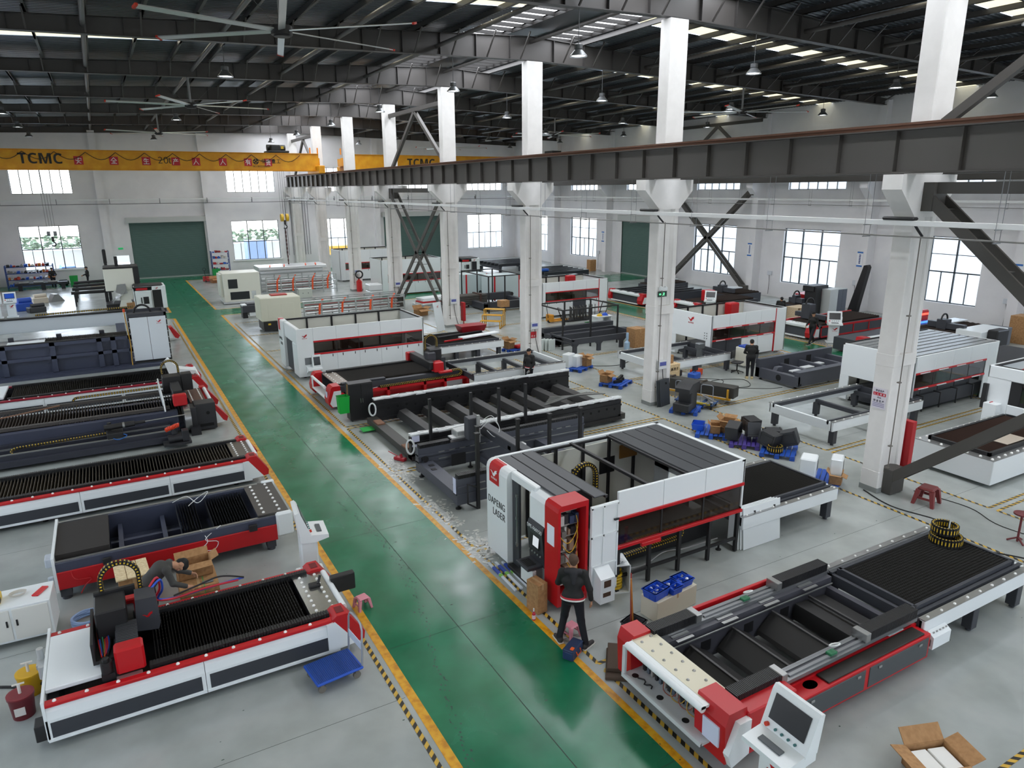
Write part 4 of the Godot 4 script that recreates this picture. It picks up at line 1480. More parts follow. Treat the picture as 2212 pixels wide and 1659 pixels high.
func dapeng_machine() -> void:
	var o := thing("enclosed_cutter", "white and red enclosed cutter with black roof panels and open electrical cabinet beside the aisle", "cutting machine", V(6.56, 0, -9.9))
	var L := 4.76
	var D := 2.86
	var H := 2.2
	# --- end panel with the lettering
	var b := MB.new()
	var prof := [Vector2(0.0, 0.13)]
	prof.append_array([Vector2(0.0, 2.04), Vector2(0.02, 2.12), Vector2(0.06, 2.17), Vector2(0.13, 2.2), Vector2(0.24, 2.2), Vector2(0.24, 0.13)])
	b.prism(prof, 2, -D, -1.96)
	part("end_panel", b, WHITE, o)
	var bd := MB.new()
	bd.prism([Vector2(-0.008, 1.75), Vector2(-0.008, 2.045), Vector2(0.013, 2.13), Vector2(0.055, 2.18), Vector2(0.13, 2.21), Vector2(0.2, 2.21), Vector2(0.2, 2.19), Vector2(0.0, 1.9)], 2, -D + 0.14, -2.3)
	var bdp := part("red_badge", bd, RED, o)
	bird(bdp, V(-0.014, 1.98, -2.5), face_west(), 0.3, WHITE)
	text(o, "DAPENG", V(-0.004, 1.33, -2.42), face_west(), 0.15, mat("2b2c2e", 0.5))
	text(o, "LASER", V(-0.004, 1.1, -2.32), face_west(), 0.15, mat("2b2c2e", 0.5))
	# --- doorway with a dark sliding leaf
	var top := MB.new()
	top.cbox(0.1, 2.02, -1.96, 0.24, H, -1.0, 0.02)
	part("door_head", top, WHITE, o)
	var dr := MB.new()
	dr.cbox(0.12, 0.1, -1.95, 0.18, 2.02, -1.68, 0.01)
	part("sliding_door", dr, mat("32353a", 0.4), o)
	var dh := MB.new()
	dh.box(0.09, 0.6, -1.74, 0.12, 1.75, -1.71)
	for y in [0.62, 1.2, 1.7]: dh.box(0.09, y, -1.77, 0.13, y + 0.06, -1.7)
	part("door_handle", dh, STEEL, o)
	# --- operator station
	var st := MB.new()
	st.prism([Vector2(0.06, 1.53), Vector2(0.06, 2.0), Vector2(0.1, 2.1), Vector2(0.2, 2.15), Vector2(0.66, 2.15), Vector2(0.66, 1.53)], 2, -1.14, -0.46)
	part("station_hood", st, WHITE, o)
	var hs := MB.new()
	hs.box(0.2, 2.151, -1.0, 0.44, 2.156, -0.62)
	part("hood_recess", hs, mat("b4b8bb", 0.5), o)
	var cp := MB.new()
	cp.prism([Vector2(0.05, 0.66), Vector2(-0.02, 1.4), Vector2(0.02, 1.53), Vector2(0.5, 1.53), Vector2(0.5, 0.66)], 2, -1.12, -0.56)
	var cpp := part("control_panel", cp, mat("313338", 0.4), o)
	var scr := MB.new()
	scr.obox(V(-0.012, 1.16, -0.84), V(0.02, 0.28, 0.34), Basis(Vector3.BACK, -0.09))
	part("screen_bezel", scr, BLACK, cpp)
	var sg := MB.new()
	sg.obox(V(-0.026, 1.17, -0.78), V(0.006, 0.2, 0.2), Basis(Vector3.BACK, -0.09))
	part("screen", sg, glow("dfe6ec", 0.5), cpp)
	text(cpp, "DPE-F6015D", V(-0.02, 1.42, -0.84), face_west(), 0.075, WHITE)
	var bt := MB.new()
	for i in 5:
		bt.cyl(V(0.01, 0.9, -1.04 + i * 0.1), V(-0.012, 0.905, -1.04 + i * 0.1), 0.02, 8)
	part("button", bt, STEEL, cpp)
	var kb := MB.new()
	kb.cbox(-0.3, 0.66, -1.08, 0.06, 0.72, -0.62, 0.01)
	var kbp := part("keyboard_shelf", kb, CHAR, o)
	var kk := MB.new()
	for i in 5:
		kk.box(-0.24 + 0.04 * i, 0.72, -1.0, -0.21 + 0.04 * i, 0.728, -0.72)
	part("keyboard", kk, BLACK, kbp)
	var fs := MB.new()
	fs.prism([Vector2(-0.2, 0.3), Vector2(-0.2, 0.65), Vector2(-0.12, 0.65), Vector2(-0.1, 0.32), Vector2(0.06, 0.12), Vector2(0.5, 0.12), Vector2(0.5, 0.06), Vector2(0.02, 0.06)], 2, -1.05, -0.6)
	fs.box(0.06, 0.12, -1.12, 0.5, 0.66, -1.08)
	fs.box(0.3, 0.12, -1.1, 0.5, 0.66, -0.6)
	part("station_foot", fs, WHITE, o)
	# --- red electrical cabinet, open at the front
	var rc := MB.new()
	var rp := [Vector2(-0.02, 0.14), Vector2(-0.02, 2.08), Vector2(0.0, 2.16), Vector2(0.06, 2.21), Vector2(0.66, 2.21), Vector2(0.66, 2.1), Vector2(0.04, 2.1), Vector2(0.04, 0.3), Vector2(0.66, 0.3), Vector2(0.66, 0.14)]
	rc.prism(rp, 2, -0.46, 0.0)
	rc.box(0.6, 0.3, -0.46, 0.66, 2.1, 0.0)
	rc.box(0.04, 0.3, -0.46, 0.6, 2.1, -0.42)
	part("cabinet_shell", rc, RED, o)
	var pp := MB.new()
	pp.box(-0.028, 1.36, -0.36, -0.021, 1.76, -0.12)
	part("paper_notice", pp, mat("dfe4ee", 0.6), o)
	var bp := MB.new()
	bp.box(0.06, 0.34, -0.42, 0.58, 2.06, -0.36)
	part("mounting_plate", bp, mat("8c857e", 0.4, 0.3), o)
	rng.seed = 41
	var shades := [mat("2a2b2e", 0.5), mat("b9b9b4", 0.5), mat("31415f", 0.5), mat("6e6a64", 0.5), mat("9a7f6a", 0.5)]
	var names := ["servo_drive", "power_supply", "controller", "terminal_block", "relay"]
	var y := 0.42
	var row := 0
	while y < 1.95:
		var hh: float = [0.16, 0.22, 0.2, 0.26, 0.18, 0.24, 0.2][row % 7]
		var x := 0.08
		while x < 0.54:
			var w := rng.randf_range(0.04, 0.12)
			var k := rng.randi() % 5
			var q := MB.new()
			q.cbox(x, y, -0.36, minf(x + w, 0.58), y + hh * rng.randf_range(0.6, 0.95), -0.36 + rng.randf_range(0.06, 0.2), 0.006)
			part(names[k], q, shades[k], o)
			x += w + 0.012
		var dct := MB.new()
		dct.box(0.06, y + hh + 0.005, -0.36, 0.58, y + hh + 0.04, -0.27)
		part("wiring_duct", dct, mat("9a958e", 0.6), o)
		y += hh + 0.05
		row += 1
	for i in 7:
		var yy := 1.55 - 0.2 * i
		hose(o, [V(0.1 + 0.06 * i, yy, -0.14), V(0.2 + 0.05 * i, yy - 0.14, -0.05), V(0.34 + 0.03 * i, yy - 0.1, -0.06), V(0.5, yy + 0.1, -0.12), V(0.52, yy + 0.3, -0.2)], 0.009, mat("d0a01c", 0.5) if i % 3 != 2 else mat("b03a28", 0.5), "cable")
	# opened cabinet door
	var cd := MB.new()
	cd.cbox(0.69, 0.18, 0.0, 1.34, 2.06, 0.04, 0.01)
	var cdo := part("cabinet_door", cd, WHITE, o)
	var rib := MB.new()
	for yy in [0.2, 0.78, 1.4, 2.0]: rib.box(0.7, yy, 0.04, 1.33, yy + 0.035, 0.06)
	for xx in [0.7, 0.97, 1.3]: rib.box(xx, 0.2, 0.04, xx + 0.03, 2.03, 0.06)
	part("door_rib", rib, WHITE, cdo)
	var fb := MB.new()
	fb.prism([Vector2(0.04, 0.1), Vector2(0.28, 0.1), Vector2(0.28, 0.62), Vector2(0.04, 0.78)], 0, 0.78, 1.12)
	part("filter_box", fb, WHITE, cdo)
	var fw := MB.new()
	fw.box(0.86, 0.44, 0.281, 1.02, 0.58, 0.286); fw.box(0.84, 0.24, 0.281, 1.02, 0.33, 0.286)
	part("filter_window", fw, mat("4a3426", 0.5), cdo)
	var lt := MB.new()
	for yy in [0.45, 1.68]: lt.box(1.22, yy, 0.05, 1.33, yy + 0.03, 0.09)
	part("latch", lt, BLACK, cdo)
	# --- front: panels, red trims and smoked windows
	for i in 3:
		var a := 1.36 + (L - 1.36) * i / 3.0
		var c := 1.36 + (L - 1.36) * (i + 1) / 3.0
		var u := MB.new()
		u.cbox(a + 0.003, 1.66, -0.06, c - 0.003, H, 0.0, 0.008)
		part("upper_panel", u, WHITE, o)
		var g := MB.new()
		g.box(a + 0.02, 1.05, -0.04, c - 0.02, 1.6, -0.03)
		part("window_pane", g, SMOKED, o)
		var mu := MB.new()
		mu.box(c - 0.02, 1.0, -0.07, c + 0.02 if i < 2 else c, 1.62, -0.02)
		part("mullion", mu, BLACK, o)
	for yy in [1.6, 0.98]:
		var r := MB.new()
		r.cbox(1.36, yy, -0.06, L, yy + 0.07, 0.025, 0.008)
		part("red_trim", r, RED, o)
	var hnd := MB.new()
	hnd.cbox(1.95, 0.9, -0.02, 2.45, 0.985, 0.05, 0.01)
	hnd.cbox(1.6, 1.06, -0.1, 1.68, 1.38, -0.06, 0.02)
	part("sensor_cover", hnd, RED, o)
	var pst := MB.new()
	for x in [1.4, 2.2, 3.0, 3.85, L - 0.08]: pst.box(x, 0.02, -0.1, x + 0.07, 1.0, -0.03)
	pst.box(1.4, 0.3, -0.09, L, 0.36, -0.04)
	part("frame_post", pst, BLACK, o)
	var be := MB.new()
	be.box(1.4, 0.12, -D + 0.4, L - 0.1, 0.5, -0.75)
	be.box(1.4, 0.5, -1.0, L - 0.1, 0.72, -0.8)
	part("machine_bed", be, BLACK, o)
	var pth := [V(1.5, 0.52, -0.4), V(3.3, 0.56, -0.4)]
	pth.append_array(arc_pts(V(3.3, 0.68, -0.4), 0.12, -PI / 2, PI / 2, Vector3.RIGHT, Vector3.UP, 6))
	pth.append(V(1.9, 0.8, -0.4))
	drag_chain(o, pth, 0.12, 0.06, V(0, 0, 1), 0.06)
	hose(o, [V(1.5, 0.35, -0.3), V(2.2, 0.3, -0.2), V(2.8, 0.42, -0.25), V(3.4, 0.36, -0.22), V(4.4, 0.3, -0.3)], 0.014, mat("9a9a98", 0.5))
	var pn := MB.new()
	pn.box(L - 0.04, 0.1, -D, L, H, -D + 0.55); pn.box(L - 0.04, 1.1, -D, L, H, 0); pn.box(L - 0.04, 0.1, -0.3, L, 1.1, -0.06)
	part("end_wall", pn, WHITE, o)
	# back and roof
	for i in 6:
		var a := 0.24 + (L - 0.24) * i / 6.0
		var c := 0.24 + (L - 0.24) * (i + 1) / 6.0
		var w := MB.new()
		w.box(a + 0.03, 0.15, -D, c - 0.03, 2.0, -D + 0.03)
		part("back_panel", w, CREAM, o)
		var p := MB.new()
		p.box(a - 0.03, 0.1, -D + 0.02, a + 0.03, 2.15, -D + 0.09)
		part("back_post", p, BLACK, o)
	var wd := MB.new()
	wd.box(3.0, 1.2, -D + 0.03, 3.45, 1.6, -D + 0.04); wd.box(2.2, 1.1, -D + 0.03, 2.6, 1.5, -D + 0.04)
	part("back_window", wd, BLACK, o)
	var amb := MB.new()
	amb.cbox(3.55, 1.5, -D + 0.06, 4.1, 1.85, -D + 0.1, 0.02)
	part("amber_window", amb, mat("8a6028", 0.3), o)
	var rm := MB.new()
	rm.box(0.2, H - 0.04, -D, L, H + 0.01, -D + 0.08)
	rm.box(L - 0.1, H - 0.04, -D, L, H + 0.01, 0)
	part("top_rim", rm, WHITE, o)
	var rl := MB.new()
	rl.box(0.24, H - 0.08, -D + 0.08, L - 0.1, H - 0.03, -D + 0.14)
	rl.box(2.1, H - 0.07, -D + 0.08, 2.17, H - 0.01, -0.05)
	rl.box(1.08, H - 0.07, -D + 0.08, 1.14, H - 0.02, -0.05)
	rl.box(3.14, H - 0.07, -D + 0.08, 3.2, H - 0.02, -0.05)
	part("roof_rail", rl, BLACK, o)
	var roofm := mat("36393d", 0.38)
	for q in [[0.24, 0.52], [0.53, 0.81], [0.82, 1.09], [3.2, 3.57], [3.58, 3.95], [3.96, 4.32], [4.33, 4.64]]:
		var w := MB.new()
		w.cbox(q[0], H - 0.03, -D + 0.1, q[1], H + 0.005, -0.06 if q[0] > 0.6 else -0.47, 0.012)
		part("roof_panel", w, roofm, o)
	var gp := MB.new()
	gp.cbox(1.5, 0.9, -D + 0.4, 1.85, 1.2, -0.5, 0.02)
	gp.cbox(1.35, 0.85, -1.7, 1.75, 1.75, -1.35, 0.03)
	part("gantry", gp, BLACK, o)
	var ar := [V(1.5, 1.6, -1.75)]
	ar.append_array(arc_pts(V(1.8, 1.78, -1.75), 0.3, PI, 0, Vector3.RIGHT, Vector3.UP))
	ar.append(V(2.1, 1.3, -1.75))
	drag_chain(o, ar, 0.1, 0.09, V(0, 0, 1))
	var step := MB.new()
	step.cbox(-0.02, 0.02, -1.94, 0.5, 0.12, -0.5, 0.01)
	part("base_plinth", step, BLACK, o)
	feet(o, [Vector2(0.3, -0.25), Vector2(1.5, -0.3), Vector2(L - 0.3, -0.3), Vector2(0.3, -D + 0.3), Vector2(L - 0.3, -D + 0.3)], 0.14, BLACK)

func near_right_cutter() -> void:
	var o := thing("flatbed_cutter", "unfinished red and white open-bed cutter with black hoppers at the lower right", "cutting machine", V(6.2, 0, -5.5))
	# front end unit: two red slanted corner boxes, cream plate and white open shelf
	for s in [[-0.6, -0.02], [-2.36, -2.02]]:
		var c := MB.new()
		c.hexa([V(0.2, 0.2, s[1]), V(0.58, 0.2, s[1]), V(0.58, 0.2, s[0]), V(0.2, 0.2, s[0]), V(0.16, 0.82, s[1]), V(0.58, 0.82, s[1]), V(0.58, 0.82, s[0]), V(0.16, 0.82, s[0])])
		c.hexa([V(0.16, 0.82, s[1]), V(0.58, 0.82, s[1]), V(0.58, 0.82, s[0]), V(0.16, 0.82, s[0]), V(0.22, 1.0, s[1]), V(0.55, 1.0, s[1]), V(0.55, 1.0, s[0]), V(0.22, 1.0, s[0])])
		part("corner_box", c, RED, o)
	var pp := MB.new()
	pp.hexa([V(0.155, 0.42, -0.12), V(0.18, 0.42, -0.12), V(0.18, 0.42, -0.42), V(0.155, 0.42, -0.42), V(0.142, 0.75, -0.12), V(0.17, 0.75, -0.12), V(0.17, 0.75, -0.42), V(0.142, 0.75, -0.42)])
	part("paper_notice", pp, mat("d3d8ec", 0.6), o)
	var wc := MB.new()
	wc.prism([Vector2(0.24, 0.2), Vector2(0.16, 0.42), Vector2(0.34, 0.86), Vector2(0.56, 0.86), Vector2(0.56, 0.3)], 2, -0.03, 0.07)
	part("corner_cover", wc, WHITE, o)
	var pl := MB.new()
	pl.box(0.18, 0.925, -2.03, 0.62, 0.95, -0.45)
	part("ball_plate", pl, mat("cfc9b2", 0.4, 0.1), o)
	var bp := line_pts(V(0.28, 0.95, -0.62), V(0.28, 0.95, -1.9), 6)
	bp.append_array(line_pts(V(0.5, 0.95, -0.5), V(0.5, 0.95, -1.95), 7))
	var bb := MB.new()
	for p in bp: bb.dome(p, 0.026, 8)
	part("ball_transfer", bb, STEEL, o, "", true)
	var ro := MB.new()
	ro.cyl(V(0.08, 0.9, -2.02), V(0.08, 0.9, -0.36), 0.055, 14)
	ro.box(0.05, 0.9, -2.02, 0.2, 0.945, -0.36)
	part("front_roller", ro, WHITE, o)
	var sh := MB.new()
	sh.box(0.02, 0.36, -2.03, 0.44, 0.4, -0.3)
	sh.box(0.0, 0.36, -2.03, 0.04, 0.43, -0.3)
	sh.box(0.02, 0.4, -2.05, 0.06, 0.9, -1.98)
	part("shelf", sh, mat("c9cbcc", 0.45), o)
	var ho := MB.new()
	for z in [-1.88, -1.3, -0.75]: ho.cyl(V(0.16, 0.4, z), V(0.16, 0.403, z), 0.055, 14)
	part("cable_hole", ho, BLACK, o)
	var bk := MB.new()
	bk.box(0.42, 0.36, -2.03, 0.46, 0.9, -0.3)
	part("back_plate", bk, mat("6f6a66", 0.5), o)
	rng.seed = 12
	for i in 16:
		var q := MB.new()
		var z := -1.92 + i * 0.095
		q.cbox(0.34, 0.42, z, 0.42, 0.42 + rng.randf_range(0.1, 0.3), z + rng.randf_range(0.04, 0.08), 0.004)
		part(["drive_unit", "relay", "terminal_block"][i % 3], q, [mat("26282b", 0.5), mat("55606a", 0.5), mat("8f8a84", 0.5)][i % 3], o)
	for i in 6:
		hose(o, [V(0.32, 0.55, -1.4 + i * 0.17), V(0.26, 0.46, -1.34 + i * 0.17), V(0.3, 0.43, -1.2 + i * 0.17), V(0.35, 0.5, -1.15 + i * 0.17)], 0.008, mat("b8932e", 0.5) if i % 2 else mat("8f4a3a", 0.5), "cable")
	hose(o, [V(0.14, 0.42, -1.8), V(0.2, 0.43, -1.68), V(0.12, 0.42, -1.62), V(0.22, 0.42, -1.56), V(0.16, 0.42, -1.5)], 0.012, BLACK, "cable")
	# bed frame
	var f := MB.new()
	f.box(0.6, 0.25, -0.42, 4.75, 0.86, -0.3)
	f.box(0.6, 0.2, -2.14, 4.75, 0.8, -1.84)
	f.box(0.6, 0.25, -1.84, 0.72, 0.8, -0.42)
	f.box(4.63, 0.25, -1.84, 4.75, 0.62, -0.42)
	part("base_frame", f, mat("48484f", 0.45), o)
	var ins := MB.new()
	for x in [1.5, 2.5, 3.4]: ins.box(x, 0.35, -1.842, x + 0.22, 0.55, -1.835)
	part("vent_recess", ins, BLACK, o)
	# hoppers
	for i in 4:
		var x := 0.85 + i * 0.96
		var h := MB.new()
		h.prism([Vector2(x, 0.3), Vector2(x + 0.04, 0.36), Vector2(x + 0.36, 0.62), Vector2(x + 0.74, 0.4), Vector2(x + 0.76, 0.3)] if i < 3 else [Vector2(x - 0.05, 0.3), Vector2(x, 0.58), Vector2(x + 0.8, 0.52), Vector2(x + 0.84, 0.3)], 2, -1.8, -0.5)
		part("hopper_plate", h, mat("201f1f", 0.5), o)
		var rb := MB.new()
		rb.box(x + 0.34, 0.6, -1.8, x + 0.38, 0.64, -0.5)
		part("hopper_ridge", rb, mat("3b3a3a", 0.5), o)
	# rails and bellows: front and back
	for s in [[-0.33, 0.88], [-2.06, 0.88]]:
		var z: float = s[0]
		var rl := MB.new()
		rl.box(0.6, 0.8, z - 0.12, 4.75, 0.86, z + 0.12)
		rl.box(1.7, 0.86, z + 0.02, 3.5, 0.885, z + 0.07)
		rl.box(1.7, 0.86, z - 0.07, 3.5, 0.88, z - 0.03)
		part("linear_rail", rl, mat("8a8c8e", 0.3, 0.7), o)
		bellows(o, V(0.56, 0.94, z), V(1.45, 0.94, z), 0.22, 0.15, BLACK, 0.03)
		bellows(o, V(3.5, 0.94, z), V(4.75, 0.94, z), 0.22, 0.15, BLACK, 0.03)
		for x in [1.52, 3.44]:
			var cl := MB.new()
			cl.cbox(x - 0.06, 0.86, z - 0.13, x + 0.06, 1.01, z + 0.13, 0.008)
			part("rail_carriage", cl, STEEL, o)
		var gc := MB.new()
		gc.cbox(2.6, 0.87, z - 0.02, 2.76, 0.92, z + 0.08, 0.008)
		part("guide_block", gc, mat("1f6a44", 0.5), o)
		var lp := arc_pts(V(2.78, 0.98, z), 0.08, 0, TAU, Vector3.RIGHT, V(0, 0.5, 0.86), 14)
		hose(o, lp, 0.012, mat("dfe2e0", 0.4), "tube_loop")
	for z in [-1.78, -1.9]:
		var pr := MB.new()
		for x in [0.9, 1.9, 2.9, 3.9]: pr.box(x, 0.8, z - 0.03, x + 0.35, 0.815, z + 0.03)
		pr.box(0.6, 0.7, z - 0.01, 4.7, 0.72, z + 0.01)
		part("mount_pad", pr, STEEL, o)
	var rs := MB.new()
	rs.cbox(0.6, 0.62, -2.3, 4.7, 0.9, -2.24, 0.01)
	part("side_plate", rs, RED, o)
	# red front cabinet with grey doors
	var ld := MB.new()
	ld.cbox(1.5, 0.2, -0.3, 4.84, 0.66, 0.0, 0.012)
	ld.box(1.5, 0.66, -0.3, 4.84, 0.7, -0.26)
	part("front_cabinet", ld, RED, o)
	var lu := MB.new()
	lu.cbox(0.55, 0.62, -0.28, 1.52, 0.92, 0.02, 0.02)
	lu.box(0.55, 0.2, -0.3, 0.6, 0.62, 0.0); lu.box(1.46, 0.2, -0.3, 1.52, 0.62, 0.0); lu.box(0.55, 0.2, -0.3, 1.52, 0.26, 0.0); lu.box(0.55, 0.2, -0.3, 1.52, 0.62, -0.27)
	part("front_box", lu, RED, o)
	for q in [[1.66, 2.68], [2.72, 3.24], [3.3, 4.78]]:
		if q[0] == 2.72: continue
		var d := MB.new()
		d.cbox(q[0] if q[0] < 3 else 3.24, 0.25, -0.02, q[1] if q[0] > 3 else 3.14, 0.61, 0.012, 0.006)
		var dd := part("cabinet_door", d, mat("45494b", 0.5), o)
		for x in [0.24, 1.3]:
			var hd := MB.new()
			hd.cbox((q[0] if q[0] < 3 else 3.24) + x - 0.04, 0.53, 0.012, (q[0] if q[0] < 3 else 3.24) + x + 0.04, 0.57, 0.03, 0.004)
			part("door_handle", hd, STEEL, dd)
	var bt := MB.new()
	bt.cbox(2.3, 0.66, -0.25, 4.7, 0.69, -0.03, 0.006)
	part("ledge_cover", bt, mat("28241f", 0.55), o)
	var wt := MB.new()
	wt.box(4.1, 0.7, -0.34, 4.5, 0.705, -0.26)
	part("white_tag", wt, WHITE, o)
	var ov := MB.new()
	for k in 16:
		var t := TAU * k / 16
		var t2 := TAU * (k + 1) / 16
		ov.tri(V(2.05, 0.664, -0.16), V(2.05 + 0.13 * cos(t2), 0.664, -0.16 - 0.08 * sin(t2) * 1.1), V(2.05 + 0.13 * cos(t), 0.664, -0.16 - 0.08 * sin(t) * 1.1))
		ov.tri(V(2.05, 0.664, -0.16), V(2.05 + 0.13 * cos(t), 0.664, -0.16 - 0.08 * sin(t) * 1.1), V(2.05 + 0.13 * cos(t2), 0.664, -0.16 - 0.08 * sin(t2) * 1.1))
	part("cable_hole", ov, mat("0c0b0b", 0.9), o)
	feet(o, [Vector2(0.75, -0.4), Vector2(2.6, -0.4), Vector2(4.5, -0.4), Vector2(0.75, -1.95), Vector2(2.6, -1.95), Vector2(4.5, -1.95)], 0.26, BLACK)
	var sw := MB.new()
	sw.prism([Vector2(0.0, 0.3), Vector2(0.0, 0.34), Vector2(0.0, 0.52), Vector2(-0.12, 0.6), Vector2(-0.16, 0.56), Vector2(-0.04, 0.46), Vector2(-0.04, 0.34), Vector2(-0.16, 0.34), Vector2(-0.16, 0.3)], 0, 4.95, 5.45)
	var swp := part("switch_panel", sw, WHITE, o)
	var sb := MB.new()
	for i in 5: sb.cyl(V(5.02 + i * 0.09, 0.57, -0.06), V(5.02 + i * 0.09, 0.59, -0.045), 0.014, 8)
	part("switch", sb, STEEL, swp)
	var t := shuttle("shuttle_table", "dark toothed shuttle table of the near right cutter, cable chain coiled on it", 11.05, -5.68, 14.45, -7.6, 3, true)

func console(label: String, at: Vector3, turn: float, big := true) -> Node3D:
	# operator console facing local +z
	var o := thing("control_console", label, "console", at, turn, "white operator consoles")
	var b := MB.new()
	b.cbox(-0.24, 0.05, -0.2, 0.24, 0.98, 0.14, 0.03)
	part("pedestal", b, WHITE, o)
	var f := MB.new()
	f.cbox(-0.33, 0.0, -0.3, 0.33, 0.06, 0.26, 0.02)
	part("base", f, WHITE, o)
	var t := MB.new()
	t.prism([Vector2(0.36, 0.96), Vector2(0.36, 1.03), Vector2(0.02, 1.07), Vector2(-0.2, 1.07), Vector2(-0.2, 0.93), Vector2(0.1, 0.9)], 0, -0.34, 0.34)
	part("keyboard_shelf", t, WHITE, o)
	var k := MB.new()
	k.obox(V(-0.02, 1.06, 0.2), V(0.34, 0.02, 0.09), Basis(Vector3.RIGHT, 0.12))
	part("keyboard", k, mat("4b5154", 0.5), o)
	var h := MB.new()
	h.prism([Vector2(0.02, 1.05), Vector2(-0.16, 1.55), Vector2(-0.2, 1.6), Vector2(-0.27, 1.58), Vector2(-0.2, 1.05)], 0, -0.35, 0.35)
	part("screen_housing", h, WHITE, o)
	var tilt := Basis(Vector3.RIGHT, -0.345)
	var s := MB.new()
	s.obox(V(0, 1.36, -0.085), V(0.54, 0.34, 0.015), tilt)
	part("screen", s, mat("2b2d30", 0.18), o)
	var bt := MB.new()
	for i in 4: bt.cyl(V(-0.12 + i * 0.1, 1.125, 0.0), V(-0.12 + i * 0.1, 1.13, 0.025), 0.018, 8)
	part("button", bt, mat("3d7070", 0.4), o)
	var eb := MB.new()
	eb.cyl(V(-0.25, 1.125, 0.0), V(-0.25, 1.135, 0.04), 0.03, 10)
	part("stop_button", eb, mat("c8341c", 0.4), o)
	bird(o, V(0.02, 0.72, 0.143), FACE_Z, 0.26, RED)
	return o

func tube_cutter_left() -> void:
	# plate and tube cutter: navy bed, blades, long side rail with chuck
	var o := thing("tube_cutter", "navy plate and tube cutter with silver rotary chuck, red gantry cap and a long side rail", "cutting machine", V(-7.6, 0, -25.0))
	var L := 10.3
	var f := MB.new()
	f.box(0, 0.15, -2.65, L - 0.5, 0.55, -2.4); f.box(0, 0.1, -0.28, L - 1.3, 0.78, -0.02)
	f.box(0, 0.1, -2.4, L - 0.6, 0.3, -0.28)
	part("base_frame", f, NAVY, o)
	slats(o, 0.1, 3.5, -2.3, -0.5, 0.5, 0.86, 0.085, 0, mat("5a4a40", 0.55))
	slats(o, 3.95, 9.4, -2.3, -0.5, 0.5, 0.86, 0.085, 0, mat("4c443f", 0.55))
	bellows(o, V(0, 0.84, -0.4), V(L - 1.5, 0.84, -0.4), 0.14, 0.1, mat("4a4643", 0.6), 0.07)
	bellows(o, V(0, 0.86, -2.42), V(L - 0.9, 0.86, -2.42), 0.12, 0.1, mat("4a4643", 0.6), 0.07)
	var bar := MB.new()
	bar.bar(V(4.0, 0.9, -1.6), V(5.6, 0.9, -2.3), 0.05, 0.03)
	part("loose_bar", bar, mat("84604a", 0.7), o)
	# side rail
	var r := MB.new()
	r.box(0, 0.1, 0.1, L - 1.5, 0.28, 1.1)
	r.box(0, 0.28, 0.28, L - 1.5, 0.42, 0.42); r.box(0, 0.28, 0.82, L - 1.5, 0.42, 0.96)
	r.box(0, 0.3, -0.02, L - 1.6, 0.5, 0.14)
	part("side_rail", r, mat("33353f", 0.45), o)
	var rr := MB.new()
	rr.box(0, 0.42, 0.31, L - 1.6, 0.45, 0.37); rr.box(0, 0.42, 0.86, L - 1.6, 0.45, 0.92)
	part("linear_rail", rr, STEEL, o)
	var path := [V(6.9, 0.56, 0.6), V(4.6, 0.52, 0.6)]
	path.append_array(arc_pts(V(4.5, 0.44, 0.68), 0.09, PI / 2, PI * 1.5, Vector3.RIGHT, V(0, 0.7, -0.7), 8))
	path.append(V(6.0, 0.36, 0.76))
	drag_chain(o, path, 0.1, 0.06, V(0, 0.6, 0.8).normalized(), 0.075)
	path = [V(L - 1.3, 1.0, -2.75), V(6.2, 0.98, -2.75)]
	path.append_array(arc_pts(V(6.1, 0.84, -2.75), 0.14, PI / 2, PI * 1.5, Vector3.RIGHT, Vector3.UP, 8))
	drag_chain(o, path, 0.11, 0.07, V(0, 0, 1), 0.085)
	var tl := MB.new()
	tl.cbox(6.9, 0.45, 0.3, 7.35, 0.62, 0.95, 0.02)
	tl.cyl(V(6.85, 0.74, 0.62), V(7.7, 0.76, 0.62), 0.09, 12)
	tl.cyl(V(7.7, 0.76, 0.62), V(8.0, 0.77, 0.62), 0.05, 10)
	tl.cyl(V(7.0, 0.6, 0.5), V(7.0, 0.86, 0.5), 0.06, 8)
	part("tail_chuck", tl, BLACK, o)
	var sp := MB.new()
	sp.cyl(V(8.0, 0.77, 0.62), V(9.2, 0.8, 0.6), 0.018, 8)
	sp.cyl(V(7.36, 0.75, 0.62), V(7.42, 0.75, 0.62), 0.1, 12)
	part("tail_spindle", sp, STEEL, o)
	hose(o, [V(7.0, 0.5, 0.9), V(7.2, 0.42, 1.0), V(7.45, 0.5, 0.95), V(7.3, 0.56, 0.9)], 0.014, mat("2a6fc0", 0.4))
	# head stock at the aisle end
	var hs := MB.new()
	hs.cbox(9.5, 0.05, -0.45, 10.15, 0.95, 0.15, 0.02)
	hs.cbox(9.35, 0.05, -0.3, 9.55, 0.9, 0.3, 0.02)
	hs.box(9.3, 0.0, 0.2, 9.6, 0.25, 0.5)
	part("head_stock", hs, mat("26272b", 0.45), o)
	var hl := MB.new()
	hl.cyl(V(9.9, 0.62, 0.15), V(9.9, 0.62, 0.156), 0.06, 14); hl.box(9.62, 0.16, 0.15, 10.05, 0.26, 0.156)
	part("casting_hole", hl, mat("0d0d0e", 0.9), o)
	var ch := MB.new()
	ch.cyl(V(9.16, 0.52, 0.02), V(9.36, 0.52, 0.02), 0.44, 28)
	part("rotary_chuck", ch, mat("9b9c9d", 0.28, 0.85), o)
	var pl := MB.new()
	pl.box(9.45, 0.84, -2.4, 9.95, 0.87, -0.5)
	part("ball_plate", pl, mat("5d3f33", 0.5, 0.3), o)
	var bp := line_pts(V(9.55, 0.87, -2.3), V(9.55, 0.87, -0.6), 12)
	bp.append_array(line_pts(V(9.85, 0.87, -2.3), V(9.85, 0.87, -0.6), 12))
	balls(o, bp, 0.028)
